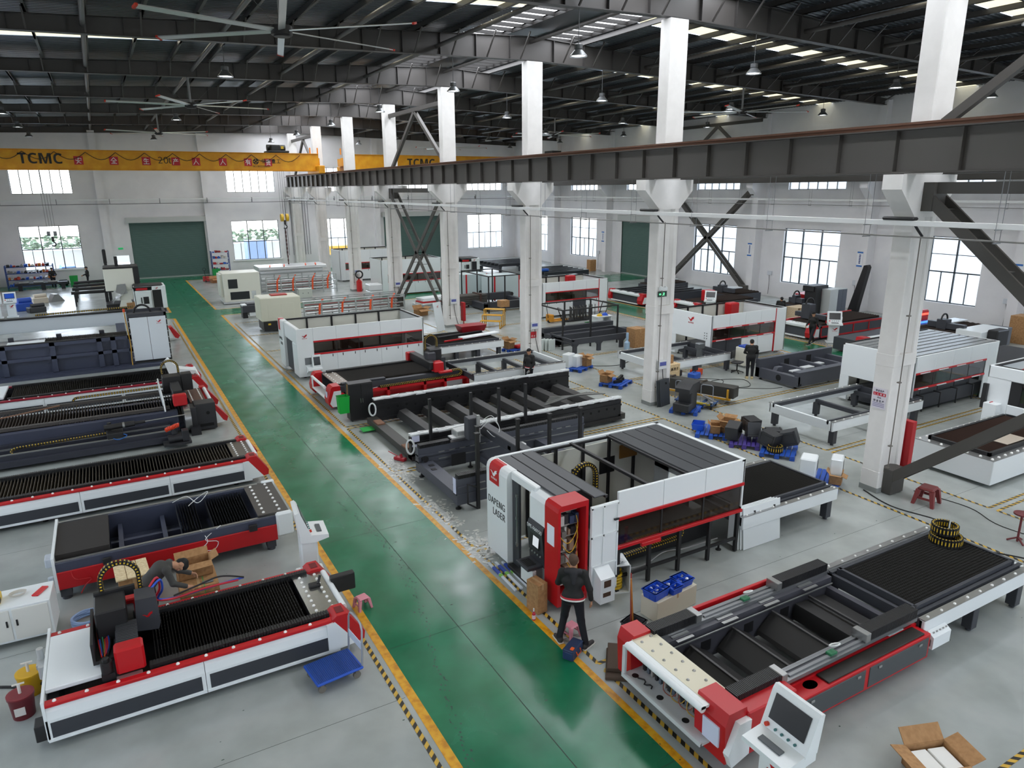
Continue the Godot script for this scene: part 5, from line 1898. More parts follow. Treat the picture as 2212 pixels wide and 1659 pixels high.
	var ec := MB.new()
	ec.prism([Vector2(9.95, 0.35), Vector2(9.95, 0.85), Vector2(10.12, 0.85), Vector2(10.55, 0.3), Vector2(10.5, 0.15), Vector2(10.4, 0.2)], 2, -0.5, -0.15)
	ec.prism([Vector2(9.95, 0.35), Vector2(9.95, 0.88), Vector2(10.12, 0.88), Vector2(10.55, 0.3), Vector2(10.5, 0.15)], 2, -2.7, -2.4)
	part("end_cap", ec, RED, o)
	var ew := MB.new()
	ew.prism([Vector2(9.96, 0.1), Vector2(9.96, 0.6), Vector2(10.16, 0.6), Vector2(10.42, 0.15)], 2, -0.52, -0.13)
	ew.cyl(V(10.1, 0.82, -2.4), V(10.1, 0.82, -0.5), 0.06, 12)
	part("cap_cover", ew, WHITE, o)
	# gantry
	var g := MB.new()
	g.cbox(8.95, 0.95, -2.6, 9.25, 1.3, -0.1, 0.02)
	g.cbox(8.75, 0.95, -2.3, 9.35, 1.55, -1.75, 0.02)
	g.cbox(9.35, 1.0, -2.15, 9.7, 1.6, -1.75, 0.02)
	part("gantry_beam", g, BLACK, o)
	bellows(o, V(9.1, 1.34, -0.35), V(9.1, 1.34, -1.7), 0.28, 0.08, mat("2c2c2e", 0.6))
	var gc := MB.new()
	gc.cbox(8.9, 0.98, -0.1, 9.32, 1.36, 0.16, 0.03)
	part("gantry_cap", gc, RED, o)
	var sd := MB.new()
	sd.prism([Vector2(-2.6, 0.9), Vector2(-2.6, 1.35), Vector2(-0.3, 1.1), Vector2(-0.05, 0.8), Vector2(-0.6, 0.78)], 0, 8.62, 8.66)
	part("side_cover", sd, WHITE, o)
	var a := [V(8.8, 1.5, -2.3)]
	a.append_array(arc_pts(V(9.05, 1.75, -2.3), 0.27, PI, 0, Vector3.RIGHT, Vector3.UP))
	a.append(V(9.32, 1.5, -2.3))
	drag_chain(o, a, 0.09, 0.07, V(0, 0, 1), 0.06)
	var mt := MB.new()
	mt.cbox(8.4, 0.12, 1.15, 9.2, 0.2, 1.6, 0.01)
	mt.cyl(V(8.55, 0.3, 1.4), V(8.95, 0.32, 1.4), 0.13, 14); mt.cyl(V(8.75, 0.45, 1.35), V(8.75, 0.62, 1.35), 0.1, 12)
	mt.cbox(8.95, 0.2, 1.25, 9.15, 0.55, 1.55, 0.02)
	part("vacuum_pump", mt, mat("35363a", 0.35, 0.3), o)
	var coil := []
	for i in 60:
		var t := i / 60.0
		coil.append(V(8.5 + 0.4 * t, 0.62 + 0.12 * t + 0.06 * sin(i * 1.3), 1.42 + 0.06 * cos(i * 1.3)))
	var cb := MB.new()
	cb.tube(coil, 0.02, 6)
	part("coiled_hose", cb, mat("d8401c", 0.4), o)

func bed_left_mid() -> void:
	var o := bed("white and red flat-bed cutter with white end cover, beyond the tube cutter on the left", -7.6, -29.55, 10.4, 2.4, {"panels": 4, "step": 0.06, "s0": 4.0, "rim": mat("8f0f2a", 0.4), "plate": mat("6b463a", 0.4, 0.3)})
	var c := MB.new()
	c.cbox(0.1, 0.74, -2.1, 3.8, 0.82, -0.25, 0.01)
	part("end_cover", c, WHITE, o)
	var g := MB.new()
	g.prism([Vector2(9.2, 0.75), Vector2(9.05, 1.35), Vector2(9.2, 1.5), Vector2(9.55, 1.1), Vector2(10.1, 0.98), Vector2(10.1, 0.86), Vector2(9.6, 0.82), Vector2(9.6, 0.4), Vector2(9.2, 0.4)], 2, -0.9, -0.3)
	part("console_arm", g, WHITE, o)
	var k := MB.new()
	k.box(9.65, 0.985, -0.8, 9.95, 1.0, -0.45)
	part("keypad", k, mat("d0784a", 0.5), o)

func navy_press() -> void:
	var o := thing("tube_laser", "tall navy framed machine with white double-panel cabinet and long white beam, upper left of the aisle", "cutting machine", V(-7.8, 0, -36.4))
	var L := 8.2
	# ribbed front wall with recesses
	var f := MB.new()
	for y in [[0.0, 0.14], [0.72, 0.86], [1.3, 1.45]]: f.box(0, y[0], -0.2, L + 0.2, y[1], 0)
	for x in [0.0, 1.65, 3.35, 5.15, 6.95, 7.5, L]: f.box(x, 0, -0.2, x + 0.2, 1.45, 0)
	f.box(0, 0, -0.24, L + 0.2, 1.45, -0.18)
	f.box(0, 0, 0.0, L + 1.6, 0.12, 0.5)
	part("base_frame", f, NAVY, o)
	slats(o, 5.0, L, -1.4, -0.1, 1.3, 1.5, 0.05, 10, mat("3d3c3c", 0.55))
	var ch := MB.new()
	ch.box(0, 1.42, -0.12, L, 1.5, -0.02)
	ch.box(0, 1.3, -1.5, L, 1.42, -0.1)
	part("chain_rail", ch, BLACK, o)
	var top := MB.new()
	top.box(0, 1.42, -1.4, 5.0, 1.46, -0.14)
	part("sheet_metal", top, mat("c3c5c5", 0.12, 0.9), o)
	var sh := MB.new()
	sh.box(3.6, 1.461, -0.9, 5.0, 1.47, -0.2)
	part("white_board", sh, WHITE, o)
	var bm := MB.new()
	bm.cbox(0, 1.32, -4.4, L + 0.3, 1.95, -4.2, 0.02)
	part("long_beam", bm, mat("d4dde3", 0.4), o)
	var bt := MB.new()
	bt.box(0, 1.95, -4.5, L + 0.6, 2.02, -4.15)
	part("beam_rail", bt, BLACK, o)
	drag_chain(o, [V(4.5, 2.1, -4.3), V(L + 0.5, 2.16, -4.3)], 0.14, 0.08, V(0, 0, 1), 0.1)
	for x in [3.6, 5.4, 7.1]:
		var q := MB.new()
		q.cbox(x, 1.46, -1.3, x + 0.2, 1.62, -1.1, 0.01)
		part("sheet_clamp", q, mat("20222c", 0.5), o)
	var sup := MB.new()
	sup.box(0.2, 0, -4.4, 0.5, 1.4, -1.6); sup.box(L - 0.4, 0, -4.4, L, 1.4, -1.6); sup.box(0.2, 0.3, -1.7, L, 0.6, -1.5)
	part("rear_frame", sup, NAVY, o)
	# white cabinet with two panels
	var x0 := 8.36
	var cab := MB.new()
	cab.box(x0 - 0.06, 0.15, -1.6, x0 + 1.56, 2.26, -0.02)
	part("cabinet_frame", cab, BLACK, o)
	for i in 2:
		var p := MB.new()
		p.cbox(x0 + i * 0.76, 0.24, -0.02, x0 + i * 0.76 + 0.745, 2.24, 0.03, 0.008)
		var pn := part("cabinet_door", p, mat("d6dde3", 0.35), o)
		if i == 1: bird(pn, V(x0 + 1.2, 2.0, 0.034), FACE_Z, 0.22, RED)
	var lid := MB.new()
	lid.box(x0, 2.26, -1.55, x0 + 1.5, 2.3, -0.05)
	lid.box(x0 - 0.05, 2.26, -0.1, x0 + 1.55, 2.42, 0.0); lid.box(x0 + 1.45, 2.26, -1.6, x0 + 1.55, 2.42, 0.0); lid.box(x0 - 0.05, 2.26, -1.6, x0 + 1.55, 2.42, -1.5)
	part("cabinet_top", lid, CHAR, o)
	var hp := arc_pts(V(x0 + 0.6, 2.35, -0.8), 0.35, 0, PI, Vector3.RIGHT, Vector3.UP, 10)
	hose(o, hp, 0.05, BLACK)
	hose(o, [V(x0 - 0.15, 2.5, -0.2), V(x0 - 0.12, 1.8, 0.05), V(x0 - 0.08, 1.0, 0.06), V(x0 - 0.12, 0.3, 0.1), V(x0 - 0.1, 0.02, 0.3)], 0.025, mat("b0862a", 0.5), "cable")
	var bcn := MB.new()
	bcn.cyl(V(x0 - 0.15, 2.2, -0.3), V(x0 - 0.15, 2.5, -0.3), 0.04, 8)
	part("beacon_post", bcn, mat("cfd0cf", 0.5), o)
	var bc := MB.new()
	bc.cyl(V(x0 - 0.15, 2.5, -0.3), V(x0 - 0.15, 2.64, -0.3), 0.05, 8)
	part("beacon_light", bc, mat("d84a1a", 0.3), o)
	var bo := MB.new()
	for i in 7:
		bo.cyl(V(x0 - 0.03, 0.4 + i * 0.28, 0), V(x0 - 0.03, 0.4 + i * 0.28, 0.05), 0.025, 8)
		bo.cyl(V(x0 + 1.53, 0.4 + i * 0.28, 0), V(x0 + 1.53, 0.4 + i * 0.28, 0.05), 0.025, 8)
	part("panel_bolt", bo, STEEL, o, "", true)
	# bed end peeping out beyond
	var e := thing("flatbed_cutter", "red and white bed end peeping out past the white double-panel cabinet", "cutting machine", V(0.5, 0, -41.6))
	var m := MB.new()
	m.cbox(0, 0.15, -0.8, 1.6, 0.75, 0, 0.02)
	m.prism([Vector2(1.6, 0.2), Vector2(1.6, 0.75), Vector2(1.9, 0.75), Vector2(2.15, 0.2)], 2, -0.6, 0.01)
	part("skirt_panel", m, WHITE, e)
	var r := MB.new()
	r.prism([Vector2(1.95, 0.76), Vector2(2.1, 0.8), Vector2(2.45, 0.3), Vector2(2.35, 0.15), Vector2(2.2, 0.2)], 2, -0.62, 0.02)
	r.cbox(0.4, 0.75, -1.6, 1.95, 0.82, -1.5, 0.01)
	part("end_cap", r, RED, e)
	var q := MB.new()
	q.box(1.5, 0.78, -1.5, 1.56, 0.82, -0.1); q.box(1.75, 0.78, -1.5, 1.81, 0.82, -0.1); q.box(0.0, 0.0, -0.6, 1.5, 0.15, -0.2)
	part("guide_rail", q, STEEL, e)

func coil_machines() -> void:
	var o := thing("uncoiler", "tall white cabinet machine with a silver metal chute, left of the far aisle", "machine", V(-0.25, 0, -54.4))
	var b := MB.new()
	b.cbox(0.0, 1.4, -2.0, 1.75, 2.85, 0.0, 0.03)
	b.prism([Vector2(0.75, 0.75), Vector2(0.9, 1.2), Vector2(1.2, 1.4), Vector2(1.75, 1.4), Vector2(1.75, 0.75)], 2, -1.9, 0.0)
	part("cabinet", b, CREAM, o)
	var k := MB.new()
	k.cbox(0, 2.85, -2.0, 2.1, 2.95, 0.0, 0.02)
	k.box(1.75, 0.8, -2.0, 2.1, 2.85, -0.05)
	k.box(-0.1, 0.0, -1.9, 1.6, 0.5, -0.1)
	k.box(-0.1, 0.5, -1.9, 0.1, 1.4, -1.7)
	part("frame", k, BLACK, o)
	var ch := MB.new()
	var prof := [Vector2(0.3, 0.55), Vector2(0.5, 0.9), Vector2(1.0, 1.1), Vector2(1.2, 1.5), Vector2(1.15, 1.75), Vector2(0.9, 1.85)]
	for i in prof.size() - 1:
		ch.quad(V(prof[i].x, prof[i].y, 0.25), V(prof[i + 1].x, prof[i + 1].y, 0.1), V(prof[i + 1].x, prof[i + 1].y, -0.8), V(prof[i].x, prof[i].y, -0.8))
	ch.prism([Vector2(0.55, 1.3), Vector2(0.7, 1.8), Vector2(1.2, 1.85), Vector2(1.25, 1.2), Vector2(0.9, 1.15)], 2, 0.05, 0.08)
	part("chute", ch, STEEL, o)
	var dn := MB.new()
	dn.prism([Vector2(0.65, 0.3), Vector2(0.8, 0.75), Vector2(1.4, 0.8), Vector2(1.5, 0.3)], 2, 0.05, 0.4)
	part("lower_cover", dn, CREAM, o)
	var p := MB.new()
	p.cbox(0.75, 2.95, -1.0, 0.95, 3.6, -0.8, 0.01)
	part("post", p, BLACK, o)
	var cb := MB.new()
	cb.cbox(1.1, 0.0, 0.5, 1.7, 0.6, 1.0, 0.01)
	solo("cardboard_box", cb, KRAFT, "plain cardboard box on the floor behind the small white booth", "box", V(-0.25, 0, -54.9))
	# lighter booth in front
	booth("small white operator booth with black doorway and red badge, left edge of the far aisle", V(1.34, 0, -52.7), 1.8, 1.7, 1.75, true)
	# black roll stands
	var r := thing("roller_stand", "black pipe roller stand in front of the two workers by the left window", "roller stand", V(-2.4, 0, -58.5))
	for i in 4:
		var q := MB.new()
		var z := -i * 2.4
		q.cyl(V(0, 0.95 - 0.02 * i, z), V(2.6, 0.95, z), 0.11, 12)
		part("roller", q, BLACK, r)
		for x in [0.15, 2.3]:
			var l := MB.new()
			l.box(x, 0, z - 0.06, x + 0.1, 0.95, z + 0.06)
			part("leg", l, BLACK, r)
	var pb := MB.new()
	pb.cbox(-0.18, 0, -0.12, 0.02, 3.72, 0.1, 0.02)
	pb.cbox(-0.2, 2.7, -0.14, 0.04, 3.66, 0.12, 0.03)
	solo("black_post", pb, BLACK, "tall upright black pole beside the far pilaster at left", "post", V(0.05, 0, -60.9))

func booth(label: String, at: Vector3, w: float, d: float, h: float, badge: bool) -> void:
	var o := thing("operator_booth", label, "booth", at)
	var b := MB.new()
	b.cbox(0, 0.25, -0.05, w * 0.6, h, 0, 0.01)
	b.cbox(w * 0.9, 0.25, -d, w + 0.1, h + 0.02, 0.02, 0.04)
	b.box(0, h - 0.25, -d, w, h, 0); b.box(0, 0.2, -d, 0.05, h, 0); b.box(0, 0.2, -d, w, h, -d + 0.05)
	part("booth_shell", b, WHITE, o)
	var k := MB.new()
	k.box(w * 0.6, 0.3, -0.4, w * 0.9, h - 0.25, -0.04)
	k.box(w * 0.28, h * 0.35, 0.0, w * 0.46, h * 0.62, 0.012); k.box(w * 0.2, h * 0.38, 0.0, w * 0.235, h * 0.6, 0.03)
	k.box(0.05, h - 0.02, -d, w - 0.05, h + 0.06, -0.05)
	part("dark_opening", k, BLACK, o)
	if badge:
		var r := MB.new()
		r.box(0.12, h - 0.22, 0, w * 0.45, h - 0.08, 0.012)
		part("red_badge", r, RED, o)
		bird(o, V(w * 0.75, h - 0.14, 0.002), FACE_Z, 0.2, RED)
	var g := MB.new()
	g.box(w * 0.55, 0.35, 0, w * 0.6, h - 0.28, 0.04)
	part("door_handle", g, STEEL, o)
	var f := MB.new()
	f.box(0.05, 0, -d + 0.1, w, 0.25, -0.1)
	part("plinth", f, CHAR, o)

func enclosures() -> void:
	# the one by the aisle beyond the red bed
	var o := enclosure("enclosed_cutter", "white enclosed cutter with open top, red trim and angled console, beyond the red-flanked bed", 6.52, -29.93, 5.75, 2.86, 2.18, {"wl": 0.7, "panels": 5, "gantry": 2.6, "no_left": true})
	var lp := MB.new()
	lp.cbox(-0.1, 0.12, -3.05, 0.16, 2.24, -2.2, 0.04)
	lp.cbox(0.0, 1.5, -2.2, 0.2, 2.18, -0.05, 0.03)
	lp.cbox(0.0, 0.1, -0.9, 0.08, 1.5, -0.05, 0.02)
	part("end_panel", lp, WHITE, o)
	var bd := MB.new()
	bd.box(-0.108, 1.75, -2.9, 0.1, 2.25, -2.6)
	part("red_badge", bd, RED, o)
	text(o, "DAPENG", V(-0.104, 1.38, -2.62), face_west(), 0.12, mat("3a3c3e", 0.5))
	text(o, "LASER", V(-0.104, 1.16, -2.54), face_west(), 0.12, mat("3a3c3e", 0.5))
	var dk := MB.new()
	dk.box(0.05, 0.15, -2.2, 0.1, 1.5, -0.9)
	part("doorway", dk, CHAR, o)
	bird(o, V(0.34, 1.85, 0.012), FACE_Z, 0.24, RED)
	var rc := MB.new()
	rc.box(0.28, 0.62, 0.0, 0.55, 0.92, 0.012)
	part("recess", rc, mat("6d7174", 0.5), o)
	var cs := MB.new()
	cs.prism([Vector2(0.0, 0.2), Vector2(0.0, 0.55), Vector2(0.34, 0.5), Vector2(0.36, 0.42), Vector2(0.12, 0.3)], 0, 0.32, 0.92)
	cs.prism([Vector2(0.02, 0.5), Vector2(0.08, 1.02), Vector2(0.14, 1.05), Vector2(0.24, 0.5)], 0, 0.55, 0.92)
	part("console_shelf", cs, WHITE, o)
	var sc := MB.new()
	sc.obox(V(0.735, 0.78, 0.187), V(0.28, 0.36, 0.012), Basis(Vector3.RIGHT, -0.18))
	part("screen", sc, mat("33363a", 0.2), o)
	shuttle("shuttle_table", "dark bladed shuttle table piled with loose panels right of the open-topped aisle enclosure", 12.3, -29.3, 17.0 - 0.9, -32.2, 4, true)
	# right nave
	var e1 := enclosure("enclosed_cutter", "farther right-nave white enclosure behind the third column, scrap trolley in front", 23.1, -37.02, 5.0, 2.8, 2.2, {"wl": 0.25, "wr": 0.68, "panels": 4, "red_post": true, "red_cab": true, "gate": 1.0, "dark_low": 2})
	var e2 := enclosure("enclosed_cutter", "white enclosure with bird mark on its blank left end, between the second and third bays of the right nave", 23.45, -23.08, 4.9, 2.7, 2.2, {"wl": 0.08, "wr": 0.72, "panels": 4, "red_post": true, "red_cab": true, "white_grips": true, "gate": 1.0, "open_low": true})
	for i in 2:
		var d := MB.new()
		d.cbox(0.15 + i * 0.9, 0.15, -0.12, 1.0 + i * 0.9, 0.98, -0.06, 0.01)
		part("lower_door", d, CHAR, e2)
	for i in 2:
		var d := MB.new()
		d.cbox(1.98 + i * 1.07, 0.14, -0.05, 3.02 + i * 1.07, 0.99, 0.0, 0.01)
		part("lower_door", d, WHITE, e2)
	bird(e2, V(-0.006, 1.86, -1.35), face_west(), 0.42, RED)
	var dots := MB.new()
	for i in 3:
		for j in 2:
			dots.box(-0.01, 1.1 + i * 0.12, -0.45 + j * 0.14, 0.0, 1.14 + i * 0.12, -0.41 + j * 0.14)
	part("indicator", dots, CHAR, e2)
	shuttle("shuttle_table", "white shuttle table end between the third column and the bird-marked enclosure", 19.25, -21.7, 23.4, -24.5, 3, false, true)
	var e3 := enclosure("enclosed_cutter", "white enclosure with slatted silver roof behind the nearest column", 23.45, -13.62, 5.2, 2.8, 2.2, {"wl": 0.1, "wr": 0.75, "panels": 4, "gate": 1.0, "open_low": true, "roof": 8, "white_grips": true})
	for i in 4:
		var d := MB.new()
		d.cbox(0.2 + i * 1.05, 0.1, -0.5, 1.2 + i * 1.05, 0.85, -0.42, 0.01)
		part("bed_panel", d, mat("4a4d51", 0.5), e3)
		var hb := MB.new()
		hb.tube([V(0.9 + i * 1.05, 0.1, -0.1), V(0.9 + i * 1.05, 0.65, -0.1), V(0.9 + i * 1.05, 0.65, -0.35)], 0.03, 6)
		part("support_arm", hb, BLACK, e3)
	var rc2 := MB.new()
	rc2.box(-0.008, 1.45, -0.75, 0.0, 1.7, -0.5)
	part("recess", rc2, mat("b9bdbd", 0.6), e3)
	shuttle("shuttle_table", "empty white shuttle frame left of the slat-roofed enclosure", 18.75, -13.2, 23.4, -15.6, 3, false, true)
	# the enclosure cut by the right edge
	var o4 := thing("enclosed_cutter", "white enclosure with dark end window cut by the right picture edge", "cutting machine", V(24.0, 0, -8.6))
	var b := MB.new()
	b.cbox(0, 1.9, -3.0, 0.08, 2.3, 0.4, 0.02); b.cbox(0, 0.1, -3.0, 0.08, 1.95, -2.3, 0.02); b.cbox(0, 0.85, -2.3, 0.08, 1.15, 0.4, 0.02)
	b.box(0, 1.15, 0.3, 0.08, 1.95, 0.4); b.box(0, 0.1, 0.1, 0.08, 0.9, 0.4)
	b.cbox(0, 1.9, -3.0, 4.5, 2.3, -2.94, 0.02)
	b.box(4.4, 0.1, -3.0, 4.5, 2.3, 0.4); b.box(0, 1.6, 0.34, 4.5, 2.3, 0.4)
	part("end_wall", b, WHITE, o4)
	var k := MB.new()
	k.box(0.03, 1.15, -2.3, 0.06, 1.95, -1.98); k.box(0.03, 1.15, 0.0, 0.06, 1.95, 0.3); k.box(0.03, 1.8, -2.0, 0.06, 1.95, 0); k.box(0.03, 1.15, -2.0, 0.06, 1.28, 0)
	k.box(-0.1, 0.9, -3.04, 0.0, 1.7, -2.9)
	k.box(0.08, 2.24, -2.9, 4.4, 2.3, -2.84); k.box(0.08, 2.2, -2.9, 0.2, 2.3, 0.3)
	part("window_frame", k, BLACK, o4)
	var g := MB.new()
	g.box(0.04, 1.28, -1.98, 0.05, 1.8, 0.0)
	part("window_pane", g, SMOKED, o4)
	var cb := MB.new()
	cb.cbox(-0.3, 0.55, -2.85, 0.0, 1.15, -2.45, 0.015)
	var cbx := part("control_box", cb, WHITE, o4)
	var bd2 := MB.new()
	for i in 3: bd2.cyl(V(-0.2 + 0.07 * i, 1.15, -2.7), V(-0.2 + 0.07 * i, 1.17, -2.7), 0.02, 8)
	part("button", bd2, RED, cbx)
	var md := MB.new()
	md.box(0.3, 0.1, -2.6, 4.3, 0.8, 0)
	part("machine_bed", md, CHAR, o4)
	var t := thing("shuttle_table", "white boxed shuttle table with rust-brown blades under the fallen brace at right", "work table", V(19.6, 0, -8.95), 0, "shuttle tables of the cutting machines")
	var w := MB.new()
	w.cbox(0, 0.1, -2.15, 4.3, 0.78, 0, 0.015)
	part("table_skirt", w, WHITE, t)
	var rp := MB.new()
	rp.box(0, 0.78, -2.15, 4.3, 0.795, 0)
	part("rim_plate", rp, STEEL, t)
	var bp := line_pts(V(0.1, 0.795, -0.1), V(4.2, 0.795, -0.1), 14)
	bp.append_array(line_pts(V(0.1, 0.795, -2.05), V(4.2, 0.795, -2.05), 14))
	bp.append_array(line_pts(V(0.1, 0.795, -1.8), V(0.1, 0.795, -0.4), 5))
	balls(t, bp, 0.04)
	var fr := MB.new()
	fr.box(0.25, 0.795, -0.32, 4.2, 0.9, -0.24); fr.box(0.25, 0.795, -1.92, 4.2, 0.9, -1.84); fr.box(0.25, 0.795, -1.92, 0.33, 0.9, -0.24)
	part("pallet_frame", fr, BLACK, t)
	slats(t, 0.4, 4.1, -1.84, -0.32, 0.78, 0.9, 0.05, 20, mat("4a352c", 0.7))
	var mt := MB.new()
	mt.box(1.3, 0.905, -0.85, 2.3, 0.92, -0.35)
	part("sheet_offcut", mt, mat("b3a798", 0.5), t)

func red_bed() -> void:
	var o := thing("flatbed_cutter", "red-flanked flat-bed cutter with arched cable chain, behind the black cabinet", "cutting machine", V(6.4, 0, -24.95))
	var L := 5.72
	var D := 2.5
	var f := MB.new()
	f.box(0.4, 0.2, -D, L, 0.85, -D + 0.2); f.box(0.4, 0.55, -0.42, L, 0.8, -0.2); f.box(0.4, 0.15, -D + 0.2, L, 0.25, -0.3)
	part("base_frame", f, CHAR, o)
	var r := MB.new()
	r.box(0.4, 0.46, -0.24, L, 0.56, 0.0); r.box(0.4, 0.08, -0.24, L, 0.17, 0.0); r.box(0.4, 0.08, -0.28, L, 0.56, -0.22)
	for x in [0.6, 2.25, 3.75, 4.62, L - 0.1]: r.box(x, 0.08, -0.24, x + 0.1, 0.56, 0.0)
	part("side_frame", r, RED, o)
	var ws := MB.new()
	ws.box(4.75, 0.2, -0.21, 5.5, 0.44, -0.2)
	part("electrics_plate", ws, WHITE, o)
	var sb := MB.new()
	sb.box(1.0, 0.2, -0.12, 5.5, 0.24, -0.06)
	part("linear_rail", sb, STEEL, o)
	slats(o, 0.95, 4.3, -D + 0.3, -0.5, 0.6, 0.88, 0.05, 14, mat("5a5652", 0.5))
	bellows(o, V(0.6, 0.86, -D + 0.14), V(4.2, 0.86, -D + 0.14), 0.2, 0.1, BLACK)
	bellows(o, V(0.6, 0.84, -0.36), V(2.3, 0.84, -0.36), 0.2, 0.08, CHAR)
	for s in [[-0.5, 0.02], [-D - 0.25, -D + 0.15]]:
		var c := MB.new()
		c.prism([Vector2(0.0, 0.2), Vector2(-0.02, 0.4), Vector2(0.1, 0.82), Vector2(0.18, 0.88), Vector2(0.45, 0.88), Vector2(0.45, 0.15), Vector2(0.1, 0.08)], 2, s[0], s[1])
		part("end_cap", c, RED, o)
	var wc := MB.new()
	wc.prism([Vector2(0.12, 0.12), Vector2(0.04, 0.25), Vector2(0.2, 0.7), Vector2(0.46, 0.7), Vector2(0.46, 0.12)], 2, -0.3, 0.05)
	wc.cyl(V(0.02, 0.76, -D + 0.15), V(0.02, 0.76, -0.5), 0.055, 12)
	wc.box(0.0, 0.3, -D + 0.15, 0.4, 0.34, -0.5); wc.box(0.0, 0.34, -D + 0.1, 0.05, 0.75, -D + 0.16)
	part("cap_cover", wc, WHITE, o)
	var pp := MB.new()
	pp.box(-0.01, 0.4, -0.36, 0.02, 0.65, -0.18)
	part("paper_notice", pp, mat("d3d8ec", 0.6), o)
	var pl := MB.new()
	pl.box(0.42, 0.8, -D + 0.2, 0.92, 0.84, -0.45)
	part("ball_plate", pl, mat("8f8479", 0.35, 0.5), o)
	var bp := line_pts(V(0.52, 0.84, -D + 0.35), V(0.52, 0.84, -0.6), 7)
	bp.append_array(line_pts(V(0.8, 0.84, -D + 0.3), V(0.8, 0.84, -0.55), 7))
	balls(o, bp, 0.034)
	var g := MB.new()
	g.cbox(4.1, 0.95, -D, 4.4, 1.25, -0.2, 0.02)
	g.cbox(4.4, 0.9, -1.5, 4.95, 1.6, -0.9, 0.04)
	part("gantry_beam", g, BLACK, o)
	var h := MB.new()
	h.cbox(4.25, 0.85, -1.1, 4.62, 1.5, -0.75, 0.03)
	part("cutting_head", h, CHAR, o)
	for q in [[-D - 0.05, -D + 0.2, 4.0], [-0.45, -0.05, 4.25]]:
		var c := MB.new()
		c.cbox(q[2], 0.85, q[0], q[2] + 0.4, 1.25, q[1], 0.03)
		part("gantry_cap", c, RED, o)
	var sh := MB.new()
	sh.cbox(4.4, 0.82, -0.1, 4.95, 0.9, 0.08, 0.015)
	part("chain_bracket", sh, RED, o)
	var a := [V(4.4, 1.5, -1.3)]
	a.append_array(arc_pts(V(4.64, 1.85, -1.3), 0.26, PI, 0, Vector3.RIGHT, Vector3.UP))
	a.append(V(4.9, 1.5, -1.3))
	drag_chain(o, a, 0.1, 0.08, V(0, 0, 1))
	var p := [V(2.0, 0.6, -0.1), V(5.3, 0.62, -0.1)]
	p.append_array(arc_pts(V(5.3, 0.74, -0.1), 0.12, -PI / 2, PI / 2, Vector3.RIGHT, Vector3.UP, 6))
	p.append(V(4.8, 0.86, -0.1))
	drag_chain(o, p, 0.12, 0.07, V(0, 0, 1), 0.07)
	hose(o, [V(1.9, 0.6, -0.1), V(1.6, 0.56, -0.06), V(1.4, 0.35, -0.05), V(1.0, 0.3, -0.05), V(0.7, 0.45, -0.05)], 0.012, mat("b5b5b2", 0.4))
	feet(o, [Vector2(0.7, -0.3), Vector2(3.0, -0.3), Vector2(5.5, -0.3), Vector2(0.7, -D + 0.3), Vector2(5.5, -D + 0.3)], 0.2, BLACK)
	shuttle("shuttle_table", "empty white shuttle frame on dark legs, worker in black standing behind it", 11.9, -24.05, 16.15, -26.75, 4, false)

